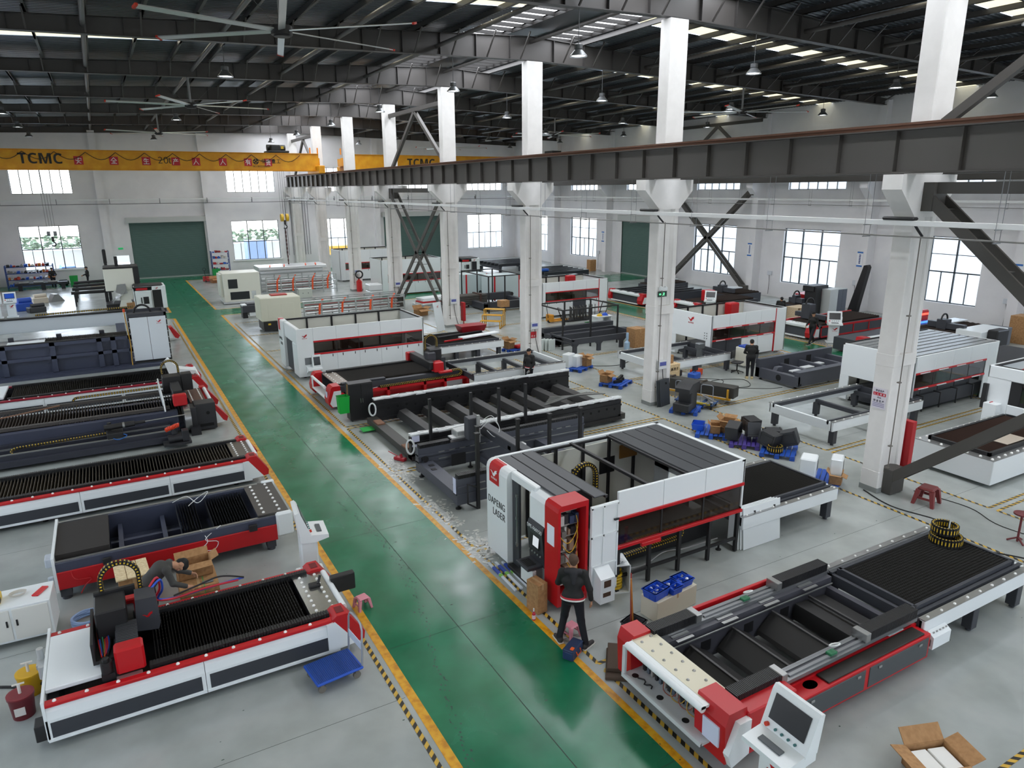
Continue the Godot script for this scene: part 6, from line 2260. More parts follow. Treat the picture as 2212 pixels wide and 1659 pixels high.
func steel_frames() -> void:
	# long black bed frame, rails in stretch film
	var o := thing("machine_chassis", "long black machine frame with two plastic-wrapped rails and four uprights", "machine frame", V(7.05, 0, -18.5))
	var L := 7.7
	for s in [[0.0, 0.0, L], [-4.1, 0.3, 8.3]]:
		var z: float = s[0]
		var b := MB.new()
		b.box(s[1], 0.1, z - 0.2, s[2], 0.8, z)
		b.box(s[1], 0.1, z - 0.3, s[2], 0.22, z + 0.05)
		b.box(s[1], 0.6, z - 0.26, s[2], 0.66, z + 0.04)
		part("side_beam", b, mat("1a1a1c", 0.4), o)
		var hl := MB.new()
		for i in 22: hl.cyl(V(s[1] + 0.5 + i * 0.33, 0.5 + 0.02 * (i % 3), z), V(s[1] + 0.5 + i * 0.33, 0.5 + 0.02 * (i % 3), z + 0.004), 0.045, 10)
		part("bolt_hole", hl, mat("060606", 0.9), o, "", true)
		var r := MB.new()
		rng.seed = 3
		for i in 26:
			var x0: float = lerpf(s[1], s[2], i / 26.0)
			var x1: float = lerpf(s[1], s[2], (i + 1.15) / 26.0)
			for k in 4:
				var zz := z - 0.2 + 0.055 * k + rng.randf_range(-0.01, 0.01)
				r.bar(V(x0, 0.84 + rng.randf_range(0, 0.04), zz), V(x1, 0.84 + rng.randf_range(0, 0.04), zz + rng.randf_range(-0.02, 0.02)), 0.06, 0.045)
		part("film_wrap", r, WRAP, o, "", true)
	for p in [[V(0.35, 0.85, -4.0), V(0.15, 0.6, -3.9)], [V(0.1, 0.85, 0.0), V(-0.05, 0.55, 0.05)]]:
		var lp := []
		for i in 15:
			var t := TAU * i / 14
			lp.append(p[1] + V(0.1 * cos(t), 0.22 * sin(t), 0.05 * cos(t)))
		hose(o, lp, 0.03, WRAP, "film_tail")
	var e := MB.new()
	e.box(0, 0.08, -4.1, 0.35, 0.28, 0); e.box(L - 0.1, 0.08, -4.1, L + 0.2, 0.28, 0)
	part("end_beam", e, mat("35332f", 0.5), o)
	var bl := MB.new()
	bl.box(0.05, 0.28, -3.6, 0.3, 0.32, -3.1); bl.box(0.02, 0.28, -0.9, 0.28, 0.32, -0.5)
	part("wood_block", bl, mat("7a5743", 0.8), o)
	for i in 8:
		var x := 1.0 + i * 0.9
		var c := MB.new()
		c.prism([Vector2(x, 0.2), Vector2(x + 0.1, 0.42), Vector2(x + 0.35, 0.46), Vector2(x + 0.5, 0.2)], 2, -3.9, -0.25)
		part("hopper_plate", c, mat("2c2b2b", 0.5), o)
	for x in [0.52, 1.85, 2.8, 3.75]:
		var u := MB.new()
		u.box(x, 0.0, 0.12, x + 0.08, 1.95, 0.2)
		part("upright", u, BLACK, o)
	var pp := MB.new()
	pp.box(0.02, 0.52, 0.01, 0.26, 0.84, 0.016)
	part("paper_notice", pp, mat("ccd0e6", 0.6), o)
	var lo := MB.new()
	for i in 7: lo.bar(V(5.4 + 0.1 * i, 0.6 + 0.01 * i, -1.3 - 0.1 * i), V(7.6 + 0.05 * i, 0.62 + 0.012 * i, -1.9 + 0.12 * i), 0.04, 0.03)
	part("loose_rail", lo, STEEL, o)
	feet(o, [Vector2(0.2, -0.2), Vector2(L - 0.2, -0.2), Vector2(0.2, -3.9), Vector2(L - 0.2, -3.9), Vector2(L * 0.5, -0.2), Vector2(L * 0.5, -3.9)], 0.12, BLACK)
	# grey frame with gantry and posts, in front of it
	var g := thing("machine_chassis", "slate grey machine frame with cross gantry and five black posts, beside the lettered enclosure", "machine frame", V(6.82, 0, -14.9))
	var m := mat("4a4d57", 0.45)
	for s in [[0.0, 4.0], [-2.5, 5.6]]:
		var z: float = s[0]
		var b := MB.new()
		b.box(0, 0.16, z - 0.22, s[1], 0.86, z)
		b.box(0, 0.62, z - 0.26, s[1], 0.66, z + 0.05); b.box(0, 0.42, z - 0.24, s[1], 0.46, z + 0.03)
		part("side_beam", b, m, g)
		var r := MB.new()
		for i in 14: r.box(0.6 + i * 0.33, 0.655, z + 0.01, 0.78 + i * 0.33, 0.68, z + 0.045)
		r.box(0.6, 0.46, z + 0.005, s[1] - 0.1, 0.48, z + 0.03)
		part("linear_rail", r, STEEL, g)
		bellows(g, V(0.05, 0.9, z - 0.1), V(1.0, 0.9, z - 0.1), 0.2, 0.1, BLACK)
	bellows(g, V(2.3, 0.9, -2.6), V(5.4, 0.9, -2.6), 0.16, 0.08, BLACK, 0.08)
	var e2 := MB.new()
	e2.box(0, 0.2, -2.5, 0.4, 0.46, -0.2); e2.box(3.8, 0.2, -2.5, 4.1, 0.46, -0.2); e2.box(1.8, 0.2, -2.5, 2.0, 0.4, -0.2)
	part("end_beam", e2, m, g)
	var hd := MB.new()
	hd.box(0.1, 0.465, -1.9, 0.24, 0.47, -1.76); hd.box(0.16, 0.465, -2.2, 0.3, 0.47, -2.06)
	hd.box(0.9, 0.25, -2.275, 1.35, 0.6, -2.27)
	part("slot", hd, BLACK, g)
	var mt := MB.new()
	mt.cyl(V(0.18, 0.55, -2.5), V(0.18, 0.55, -2.4), 0.09, 12)
	part("motor_flange", mt, BLACK, g)
	var pp2 := MB.new()
	pp2.box(-0.01, 0.45, -0.2, -0.002, 0.86, -0.04)
	part("paper_notice", pp2, mat("ccd0e6", 0.6), g)
	var gt := MB.new()
	gt.cbox(2.0, 0.9, -2.7, 2.3, 1.2, 0.2, 0.02)
	gt.cbox(1.4, 0.95, -2.45, 1.7, 1.6, -2.15, 0.02)
	part("gantry_beam", gt, CHAR, g)
	var al := MB.new()
	al.cbox(1.2, 0.95, -2.9, 1.75, 1.15, -2.5, 0.02); al.cbox(2.0, 0.95, -1.0, 2.5, 1.1, -0.8, 0.02)
	al.box(1.62, 0.9, -2.1, 1.7, 1.7, -2.02); al.box(1.0, 0.98, -2.7, 1.9, 1.02, -2.4)
	part("axis_slide", al, mat("b9bbba", 0.35, 0.5), g)
	for k in 3:
		hose(g, [V(1.7, 1.3 + 0.1 * k, -2.0), V(2.0, 1.55 + 0.06 * k, -1.9), V(2.2, 1.3, -1.8), V(2.0, 1.1, -1.7), V(1.8, 1.3, -1.8)], 0.008, mat("e4e6e4", 0.4))
	for p in [Vector2(0.5, 0.05), Vector2(0.75, -0.42), Vector2(1.92, -0.4), Vector2(2.88, -0.36), Vector2(3.88, -0.36)]:
		var u := MB.new()
		u.box(p.x, 0.0, p.y, p.x + 0.08, 1.98, p.y + 0.08)
		u.box(p.x - 0.02, 1.98, p.y - 0.02, p.x + 0.1, 2.02, p.y + 0.1)
		part("upright", u, BLACK, g)
	var lk := MB.new()
	lk.tube([V(0.5, 0.02, 0.1), V(0.25, 0.2, 0.1), V(0.25, 0.72, 0.1), V(0.5, 0.6, 0.1)], 0.025, 6)
	part("strut", lk, BLACK, g)
	feet(g, [Vector2(0.1, -0.15), Vector2(3.7, -0.15), Vector2(0.1, -2.55), Vector2(1.6, -2.5), Vector2(3.7, -2.55), Vector2(1.3, -1.6)], 0.18, BLACK, 0.06)
	# right nave: dark bases
	var b1 := thing("machine_chassis", "dark grey low base frame on arched legs behind the second column", "machine frame", V(19.2, 0, -27.95))
	var q := MB.new()
	for z in [0.0, -1.95]: q.box(0, 0.45, z - 0.12, 4.0, 0.72, z)
	q.box(0, 0.62, -1.95, 0.1, 0.68, 0); q.box(3.9, 0.45, -1.95, 4.0, 0.72, 0); q.box(0, 0.42, -1.95, 0.1, 0.47, 0)
	part("side_beam", q, CHAR, b1)
	for x in [0.05, 1.5, 2.9, 3.85]:
		for z in [-0.02, -1.97]:
			var l := MB.new()
			l.box(x, 0.0, z - 0.1, x + 0.22, 0.45, z)
			l.prism([Vector2(x - 0.12, 0.45), Vector2(x, 0.33), Vector2(x, 0.45)], 2, z - 0.1, z)
			l.prism([Vector2(x + 0.34, 0.45), Vector2(x + 0.22, 0.33), Vector2(x + 0.22, 0.45)], 2, z - 0.1, z)
			part("leg", l, CHAR, b1)
	var b2 := thing("machine_chassis", "slate grey bed casting with round holes, worker in striped trousers beside it", "machine frame", V(23.2, 0, -18.1))
	var w := MB.new()
	w.box(0, 0.1, -2.1, 4.6, 0.86, -1.9); w.box(0.1, 0.1, -0.2, 4.3, 0.62, 0); w.box(0.0, 0.1, -2.1, 0.2, 0.5, 0); w.box(0.1, 0.62, -0.3, 4.3, 0.68, 0.02)
	w.box(4.2, 0.1, -2.1, 4.4, 0.6, 0); w.prism([Vector2(0.1, 0.3), Vector2(0.3, 0.62), Vector2(0.6, 0.62), Vector2(0.6, 0.3)], 2, -1.4, -1.2)
	for x in [1.2, 2.4, 3.4]: w.box(x, 0.2, -1.9, x + 0.16, 0.55, -0.2)
	part("casting", w, mat("4a4c55", 0.45), b2)
	var ho := MB.new()
	ho.cyl(V(-0.004, 0.3, -0.9), V(0.0, 0.3, -0.9), 0.13, 14); ho.box(0.1, 0.12, -0.002, 0.3, 0.2, 0.004); ho.box(1.5, 0.4, -1.898, 1.8, 0.7, -1.89); ho.box(2.9, 0.4, -1.898, 3.2, 0.7, -1.89)
	part("casting_hole", ho, mat("101012", 0.9), b2)
	var sc := MB.new()
	for i in 3: sc.cbox(0.7 + i * 0.9, 0.45, -1.0 - 0.2 * i, 1.3 + i * 0.9, 0.5, -0.7 - 0.2 * i, 0.01)
	part("loose_sheet", sc, mat("c9cccd", 0.3), b2)
	feet(b2, [Vector2(0.2, -0.2), Vector2(2.2, -0.2), Vector2(4.2, -0.2), Vector2(0.2, -1.95), Vector2(4.2, -1.95)], 0.12, BLACK)
	cage("black upright cage frame over a dark bed behind the third column", V(19.3, 0, -29.0), 3.4, 2.4, 1.95)
	cage("black cage of thin posts in front of the white and red cabinets", V(21.2, 0, -40.5), 2.4, 4.0, 2.35)

func cage(label: String, at: Vector3, w: float, d: float, h: float) -> void:
	var o := thing("cage_frame", label, "frame", at)
	for p in [V(0, 0, 0), V(w, 0, 0), V(w * 0.5, 0, 0), V(0, 0, -d), V(w, 0, -d), V(w * 0.5, 0, -d)]:
		var b := MB.new()
		b.box(p.x - 0.035, 0, p.z - 0.035, p.x + 0.035, h, p.z + 0.035)
		part("upright", b, BLACK, o)
	var t := MB.new()
	for z in [0.0, -d]: t.box(-0.035, h, z - 0.035, w + 0.035, h + 0.06, z + 0.035)
	for x in [0.0, w]: t.box(x - 0.035, h, -d, x + 0.035, h + 0.06, 0)
	part("top_rail", t, BLACK, o)
	var c := MB.new()
	c.box(0.1, 0.3, -d + 0.2, w + 1.2, 0.75, -d + 0.5); c.box(0.1, 0.1, -0.9, w + 1.2, 0.6, -0.6); c.box(0.1, 0.1, -d + 0.2, 0.4, 0.5, -0.6); c.box(w + 0.9, 0.1, -d + 0.2, w + 1.2, 0.5, -0.6)
	part("bed_casting", c, CHAR, o)
	feet(o, [Vector2(0.3, -0.75), Vector2(w + 1, -0.75), Vector2(0.3, -d + 0.35), Vector2(w + 1, -d + 0.35)], 0.12, BLACK)

# ---------- people: one smooth-blended surface per body, meshed as surface nets
func skin_net(b: MB, bones: Array, cell: float, k := 0.03) -> void:
	# bones: [a, b, ra, rb, colour]
	var lo := Vector3.ONE * 1e9
	var hi := -lo
	for q in bones:
		var r: float = maxf(q[2], q[3]) + k + cell * 2.0
		lo = lo.min(q[0] - Vector3.ONE * r).min(q[1] - Vector3.ONE * r)
		hi = hi.max(q[0] + Vector3.ONE * r).max(q[1] + Vector3.ONE * r)
	var nx := int((hi.x - lo.x) / cell) + 2
	var ny := int((hi.y - lo.y) / cell) + 2
	var nz := int((hi.z - lo.z) / cell) + 2
	var f := PackedFloat32Array()
	f.resize(nx * ny * nz)
	f.fill(1.0)
	var near := PackedFloat32Array()
	near.resize(nx * ny * nz)
	near.fill(1.0)
	var who := PackedByteArray()
	who.resize(nx * ny * nz)
	for bi in bones.size():
		var q: Array = bones[bi]
		var a: Vector3 = q[0]
		var ba: Vector3 = q[1] - a
		var l2 := maxf(ba.length_squared(), 1e-9)
		var ra: float = q[2]
		var rb: float = q[3]
		var m := maxf(ra, rb) + k + cell * 1.6
		var p0: Vector3 = (a.min(q[1]) - Vector3.ONE * m - lo) / cell
		var p1: Vector3 = (a.max(q[1]) + Vector3.ONE * m - lo) / cell
		for z in range(maxi(0, int(p0.z)), mini(nz, int(p1.z) + 1)):
			for y in range(maxi(0, int(p0.y)), mini(ny, int(p1.y) + 1)):
				for x in range(maxi(0, int(p0.x)), mini(nx, int(p1.x) + 1)):
					var pa := lo + Vector3(x, y, z) * cell - a
					var t := clampf(pa.dot(ba) / l2, 0.0, 1.0)
					var d := (pa - ba * t).length() - lerpf(ra, rb, t)
					var i := x + nx * (y + ny * z)
					if d < near[i]:
						near[i] = d
						who[i] = bi
					var o := f[i]
					var h := maxf(k - absf(o - d), 0.0) / k
					f[i] = minf(o, d) - h * h * k * 0.25
	var vid := {}
	var pts := PackedVector3Array()
	var cols := PackedColorArray()
	var ofs := [0, 1, nx, nx + 1, nx * ny, nx * ny + 1, nx * ny + nx, nx * ny + nx + 1]
	var cor := [Vector3(0, 0, 0), Vector3(1, 0, 0), Vector3(0, 1, 0), Vector3(1, 1, 0), Vector3(0, 0, 1), Vector3(1, 0, 1), Vector3(0, 1, 1), Vector3(1, 1, 1)]
	var edges := [[0, 1], [2, 3], [4, 5], [6, 7], [0, 2], [1, 3], [4, 6], [5, 7], [0, 4], [1, 5], [2, 6], [3, 7]]
	for z in nz - 1:
		for y in ny - 1:
			var row := nx * (y + ny * z)
			for x in nx - 1:
				var i := x + row
				var s0 := f[i] < 0
				var mixed := false
				for c in range(1, 8):
					if (f[i + ofs[c]] < 0) != s0:
						mixed = true
						break
				if not mixed: continue
				var sum := Vector3.ZERO
				var n := 0
				for e in edges:
					var v0 := f[i + ofs[e[0]]]
					var v1 := f[i + ofs[e[1]]]
					if (v0 < 0) != (v1 < 0):
						sum += cor[e[0]].lerp(cor[e[1]], v0 / (v0 - v1))
						n += 1
				vid[i] = pts.size()
				pts.append(lo + (Vector3(x, y, z) + sum / n) * cell)
				cols.append(bones[who[i]][4])
	var nor := PackedVector3Array()
	nor.resize(pts.size())
	var tris := []
	for i in vid:
		var x: int = i % nx
		var y: int = (i / nx) % ny
		var z: int = i / (nx * ny)
		for ax in 3:
			var st: int = [1, nx, nx * ny][ax]
			var u: int = [nx, nx * ny, 1][ax]
			var w: int = [nx * ny, 1, nx][ax]
			if [x, y, z][(ax + 1) % 3] == 0 or [x, y, z][(ax + 2) % 3] == 0: continue
			if (f[i] < 0) == (f[i + st] < 0): continue
			var A = vid.get(i)
			var B = vid.get(i - u)
			var C = vid.get(i - u - w)
			var D = vid.get(i - w)
			if A == null or B == null or C == null or D == null: continue
			if f[i] < 0: tris.append_array([A, B, C, A, C, D])
			else: tris.append_array([A, C, B, A, D, C])
	# outward normals from the field's slope
	for j in range(0, tris.size(), 3):
		var m := (pts[tris[j + 1]] - pts[tris[j]]).cross(pts[tris[j + 2]] - pts[tris[j]])
		for q in 3: nor[tris[j + q]] += m
	for j in pts.size(): nor[j] = nor[j].normalized()
	var flip := 0.0
	for j in pts.size():
		var g: Vector3 = (pts[j] - lo) / cell
		var gi := clampi(int(g.x), 1, nx - 3) + nx * (clampi(int(g.y), 1, ny - 3) + ny * clampi(int(g.z), 1, nz - 3))
		flip += nor[j].dot(Vector3(f[gi + 2] - f[gi - 1], f[gi + 2 * nx] - f[gi - nx], f[gi + 2 * nx * ny] - f[gi - nx * ny]))
	var sgn := 1.0 if flip >= 0 else -1.0
	for j in range(0, tris.size(), 3):
		var t3: Array = [tris[j], tris[j + 2], tris[j + 1]] if sgn > 0 else [tris[j], tris[j + 1], tris[j + 2]]
		for q in t3:
			b.v.append(pts[q])
			b.n.append(nor[q] * sgn)
			b.c.append(cols[q])

func hand_bones(w: Vector3, d: Vector3, palm: Vector3, left: bool, curl: float, col: Color) -> Array:
	# wrist w, pointing along d, palm facing palm
	d = d.normalized()
	palm = (palm - d * palm.dot(d)).normalized()
	var s := d.cross(palm) * (1.0 if left else -1.0)   # towards the thumb
	var out := []
	for i in 4:
		var o := (1.5 - i) * 0.019
		var root := w + d * (0.086 - 0.004 * absf(i - 1.3)) + s * o
		out.append([w + d * 0.012 + s * o * 0.55, root, 0.015, 0.0125, col])
		var f := d
		var p := root
		for k in 3:
			var ang: float = curl * [0.55, 0.9, 0.6][k]
			f = (f * cos(ang) + palm * sin(ang)).normalized()
			var palm2 := palm
			var l: float = [0.042, 0.026, 0.02][k] * [0.95, 1.06, 1.0, 0.8][i]
			var e := p + f * l
			out.append([p, e, 0.0092 - 0.0008 * k, 0.0086 - 0.0008 * k, col])
			p = e
	var t0 := w + d * 0.026 + s * 0.026
	var t1 := t0 + (d * 0.6 + s * 0.62 + palm * 0.35).normalized() * 0.042
	var t2 := t1 + (d * 0.85 + s * 0.2 + palm * 0.45).normalized() * 0.03
	out.append([w + d * 0.015, t0, 0.016, 0.014, col])
	out.append([t0, t1, 0.0125, 0.0105, col])
	out.append([t1, t2, 0.0105, 0.009, col])
	return out

func lin(hex: String) -> Color:
	return Color(hex).srgb_to_linear()

func person(label: String, at: Vector3, turn: float, j: Dictionary, look: Dictionary, cell: float) -> Node3D:
	# joints in a frame that faces +z; missing ones stand relaxed
	var o := thing("person", label, "person", at, turn)
	var J := {"pel": V(0, 0.93, 0), "chest": V(0, 1.24, 0.0), "neck": V(0, 1.43, -0.01), "head": V(0, 1.57, 0.02),
		"ls": V(0.185, 1.385, -0.01), "rs": V(-0.185, 1.385, -0.01), "le": V(0.25, 1.1, -0.03), "re": V(-0.25, 1.1, -0.03), "lw": V(0.26, 0.86, 0.06), "rw": V(-0.26, 0.86, 0.06),
		"lh": V(0.095, 0.9, 0), "rh": V(-0.095, 0.9, 0), "lk": V(0.1, 0.49, 0.03), "rk": V(-0.1, 0.49, 0.03), "la": V(0.1, 0.09, -0.02), "ra": V(-0.1, 0.09, -0.02),
		"lt": V(0.12, 0.035, 0.16), "rt": V(-0.12, 0.035, 0.16), "face": V(0, 0, 1)}
	J.merge(j, true)
	var top: Color = lin(look.get("top", "17181b"))
	var leg: Color = lin(look.get("legs", "141416"))
	var skin: Color = lin(look.get("skin", "b98a6c"))
	var shoe: Color = lin(look.get("shoes", "1a1a1b"))
	var sole: Color = lin(look.get("sole", "dcdcd8"))
	var hair: Color = lin(look.get("hair", "15120f"))
	var up: Vector3 = (J.head - J.neck).normalized()
	var fc: Vector3 = (J.face - up * J.face.dot(up)).normalized()
	var sd := up.cross(fc)
	var hd: Vector3 = J.head
	var sp: Vector3 = (J.chest - J.pel).normalized()
	var ax: Vector3 = (J.ls - J.rs).normalized()
	var bones := [
		[J.pel - ax * 0.06, J.pel + ax * 0.06, 0.125, 0.125, leg],
		[J.pel + sp * 0.08, J.chest, 0.135, 0.15, top], [J.chest - ax * 0.07, J.chest + ax * 0.07, 0.13, 0.13, top],
		[J.chest, J.neck - up * 0.06, 0.13, 0.075, top], [J.rs, J.ls, 0.07, 0.07, top], [J.pel + sp * 0.04 - ax * 0.05, J.pel + sp * 0.04 + ax * 0.05, 0.14, 0.14, top],
		[J.neck - up * 0.04, hd - up * 0.04, 0.058, 0.056, skin],
		[hd + up * 0.025 - fc * 0.02, hd + up * 0.03 + fc * 0.012, 0.085, 0.08, skin], [hd - up * 0.055 + fc * 0.03, hd - up * 0.075 + fc * 0.055, 0.055, 0.032, skin],
		[hd - up * 0.005 + fc * 0.085, hd - up * 0.03 + fc * 0.1, 0.01, 0.014, skin], [hd - up * 0.02 + sd * 0.078, hd + up * 0.015 + sd * 0.08, 0.012, 0.015, skin], [hd - up * 0.02 - sd * 0.078, hd + up * 0.015 - sd * 0.08, 0.012, 0.015, skin],
		[hd + up * 0.012 + fc * 0.078 - sd * 0.05, hd + up * 0.012 + fc * 0.078 + sd * 0.05, 0.012, 0.012, skin],
		[hd - up * 0.055 + fc * 0.082 - sd * 0.02, hd - up * 0.055 + fc * 0.082 + sd * 0.02, 0.009, 0.009, lin("8f5a4c")],
	]
	for s in ["l", "r"]:
		var e: Vector3 = J[s + "e"]
		var w: Vector3 = J[s + "w"]
		bones.append([J[s + "s"], e, 0.068, 0.054, top])
		bones.append([e, w - (w - e).normalized() * 0.03, 0.053, 0.042, top])
		bones.append([w - (w - e).normalized() * 0.04, w + (w - e).normalized() * 0.01, 0.03, 0.026, skin])
		bones.append([J[s + "h"], J[s + "k"], 0.098, 0.068, leg])
		bones.append([J[s + "k"], J[s + "a"] + V(0, 0.03, 0), 0.068, 0.056, leg])
		var a: Vector3 = J[s + "a"]
		var t: Vector3 = J[s + "t"]
		var td := (t - a) * V(1, 0, 1)
		bones.append([a, a + V(0, -0.03, 0) - td * 0.2, 0.045, 0.048, shoe])
		bones.append([a + V(0, -0.03, 0) - td * 0.1, t, 0.05, 0.038, shoe])
	var b := MB.new()
	skin_net(b, bones, cell)
	for s in ["l", "r"]:
		var e: Vector3 = J[s + "e"]
		var w: Vector3 = J[s + "w"]
		var inward: Vector3 = J.get(s + "palm", (J.pel - w) * V(1, 0, 1) + V(0, 0, 0.02))
		skin_net(b, hand_bones(w, J.get(s + "d", w - e), inward, s == "l", J.get(s + "curl", 0.5), lin(look.get("glove", look.get("skin", "b98a6c")))), 0.0045 if cell < 0.015 else 0.0065, 0.008)
	var m := mat("ffffff", 0.75, 0.0, "person")
	m.vertex_color_use_as_albedo = true
	part("body", b, m, o)
	var hb := MB.new()
	var hr: Array = [[hd + up * 0.045 - fc * 0.03, hd + up * 0.055 + fc * 0.02, 0.088, 0.082, hair], [hd - up * 0.02 - fc * 0.05, hd + up * 0.03 - fc * 0.045, 0.062, 0.075, hair], [hd + up * 0.09 + fc * 0.03, hd + up * 0.085 + fc * 0.06, 0.045, 0.03, hair]]
	if look.get("short", false):
		hr = [[hd + up * 0.04 - fc * 0.025, hd + up * 0.045 + fc * 0.012, 0.0885, 0.083, hair], [hd - up * 0.01 - fc * 0.045, hd + up * 0.03 - fc * 0.035, 0.06, 0.075, hair]]
	skin_net(hb, hr, maxf(cell * 0.7, 0.009), 0.02)
	part("hair", hb, m, o)
	for s in ["l", "r"]:
		var a: Vector3 = J[s + "a"]
		var t: Vector3 = J[s + "t"]
		var td := ((t - a) * V(1, 0, 1)).normalized()
		var sb := MB.new()
		sb.bar(a - td * 0.075 + V(0, 0.012 - a.y + minf(a.y - 0.09, 0.0) + 0.0, 0) * 1.0 + V(0, maxf(a.y - 0.09, 0.0), 0), t + td * 0.035 + V(0, 0.012 - t.y + maxf(t.y - 0.035, 0.0), 0), 0.088, 0.024)
		part("shoe_sole", sb, mat(look.get("sole", "dcdcd8"), 0.7), o)
	if look.get("hem", false):
		for q in [[0.02, "b01e2c", 0.146], [-0.012, "e4e2de", 0.144]]:
			var lp := []
			for i in 21:
				var t := TAU * i / 20
				lp.append(J.pel + sp * (0.0 + q[0]) + ax * cos(t) * (q[2] + 0.058) + sp.cross(ax) * sin(t) * (q[2] + 0.003))
			var rb := MB.new()
			rb.tube(lp, 0.017, 6)
			part("jacket_hem", rb, mat(q[1], 0.8), o)
	if look.get("hood", false):
		var qb := MB.new()
		var hc := lin("232428")
		skin_net(qb, [[J.neck - fc * 0.09 - ax * 0.1, J.neck - fc * 0.09 + ax * 0.1, 0.055, 0.055, hc], [J.neck - fc * 0.1 - up * 0.02, J.neck - fc * 0.12 - up * 0.2, 0.075, 0.03, hc], [J.neck - fc * 0.05 - ax * 0.11, J.neck + fc * 0.06 - ax * 0.06 - up * 0.05, 0.045, 0.03, hc], [J.neck - fc * 0.05 + ax * 0.11, J.neck + fc * 0.06 + ax * 0.06 - up * 0.05, 0.045, 0.03, hc]], 0.012)
		part("hood", qb, m, o)
	if look.get("stripe", "") != "":
		for s in ["l", "r"]:
			var sg := 1.0 if s == "l" else -1.0
			var rb := MB.new()
			rb.tube([J[s + "h"] + ax * sg * 0.093, J[s + "k"] + ax * sg * 0.064, J[s + "a"] + V(0, 0.05, 0) + ax * sg * 0.052], 0.014, 5)
			part("trouser_stripe", rb, mat(look.stripe, 0.7), o)
	if look.get("flash", false):
		var rb := MB.new()
		var bk := sp.cross(ax)
		rb.tube([J.pel + sp * 0.06 - ax * 0.12 + bk * -0.1, J.chest * 0.6 + J.pel * 0.4 - ax * 0.14 + bk * -0.085, J.chest - sp * 0.02 - ax * 0.15 + bk * -0.07], 0.017, 6)
		part("jacket_stripe", rb, mat("b01e2c", 0.8), o)
	return o

func people() -> void:
	person("man in black hooded jacket with red hem walking beside the open red electrical cabinet", V(6.28, 0, -9.02), PI - 0.62, {
		"chest": V(0.0, 1.23, 0.05), "neck": V(0, 1.42, 0.07), "head": V(0.0, 1.565, 0.11), "ls": V(0.19, 1.38, 0.06), "rs": V(-0.19, 1.37, 0.05),
		"le": V(0.26, 1.12, 0.16), "lw": V(0.16, 1.02, 0.38), "re": V(-0.29, 1.1, 0.0), "rw": V(-0.32, 0.86, 0.06),
		"lk": V(0.14, 0.5, 0.12), "la": V(0.22, 0.1, 0.02), "lt": V(0.3, 0.04, 0.17), "rk": V(-0.15, 0.49, -0.02), "ra": V(-0.24, 0.09, -0.12), "rt": V(-0.36, 0.035, 0.04), "face": V(0.1, -0.15, 1)},
		{"hem": true, "hood": true, "flash": true, "short": true, "hair": "4a352a", "shoes": "3a3536", "sole": "e2e0dc"}, 0.0125)
	person("man in dark grey jacket bending over the back rail of the nearest left cutter", V(-0.12, 0, -13.22), PI / 2 - 0.12, {
		"pel": V(0, 0.96, -0.02), "chest": V(0.0, 1.2, 0.22), "neck": V(0, 1.24, 0.42), "head": V(0.02, 1.2, 0.56), "ls": V(0.17, 1.2, 0.36), "rs": V(-0.19, 1.24, 0.34),
		"lh": V(0.095, 0.92, -0.02), "rh": V(-0.095, 0.92, -0.02), "le": V(0.24, 0.98, 0.5), "lw": V(0.2, 0.9, 0.7), "re": V(-0.27, 1.0, 0.42), "rw": V(-0.28, 0.9, 0.64), "face": V(-0.2, -0.8, 0.5), "lcurl": 1.1, "rcurl": 1.1},
		{"top": "3f3f3d", "legs": "232529", "hair": "14110f"}, 0.0125)
	person("man in black jacket with red hem and grey gloves standing behind the long black frame", V(14.14, 0, -23.62), -PI / 2 + 0.3, {
		"lw": V(0.16, 0.86, 0.17), "rw": V(-0.15, 0.86, 0.17), "le": V(0.26, 1.1, 0.0), "re": V(-0.26, 1.1, 0.0), "face": V(0.1, -0.3, 1)},
		{"hem": true, "top": "201d1d", "glove": "9a9a98", "short": true}, 0.02)
	person("man in black with white striped trousers standing at a small work cart by the slate bed casting", V(22.96, 0, -20.28), PI - 0.75, {
		"head": V(0, 1.545, 0.07), "lw": V(0.13, 1.0, 0.34), "rw": V(-0.13, 1.02, 0.32), "le": V(0.25, 1.1, 0.1), "re": V(-0.25, 1.1, 0.1), "face": V(0, -0.6, 1)},
		{"stripe": "d8d8d4", "sole": "d6c8a0", "shoes": "cbb98c"}, 0.02)
	person("man in black striding along the second aisle past the far white console", V(30.85, 0, -23.45), -PI / 2, {
		"lk": V(0.1, 0.5, 0.16), "la": V(0.1, 0.12, 0.26), "lt": V(0.11, 0.05, 0.44), "rk": V(-0.1, 0.5, -0.06), "ra": V(-0.1, 0.17, -0.34), "rt": V(-0.11, 0.04, -0.2), "lw": V(0.22, 0.92, -0.16), "rw": V(-0.2, 0.96, 0.24), "re": V(-0.25, 1.1, 0.06)},
		{}, 0.024)
	person("worker in black standing beside the plywood crate by the right-hand machines", V(33.7, 0, -27.9), -0.6, {"head": V(0, 1.54, 0.07), "face": V(0, -0.5, 1)}, {}, 0.026)
	person("worker in black behind the black bench under the left window", V(-4.05, 0, -71.3), 0.3, {"lw": V(0.1, 1.0, 0.3), "rw": V(-0.1, 1.0, 0.3), "le": V(0.26, 1.1, 0.1), "re": V(-0.26, 1.1, 0.1)}, {}, 0.028)
	person("worker in black facing left by the far roller stands", V(-1.5, 0, -70.6), -PI / 2, {"lw": V(0.14, 0.98, 0.34), "rw": V(-0.14, 0.98, 0.34), "le": V(0.25, 1.08, 0.06), "re": V(-0.25, 1.08, 0.06)}, {}, 0.028)

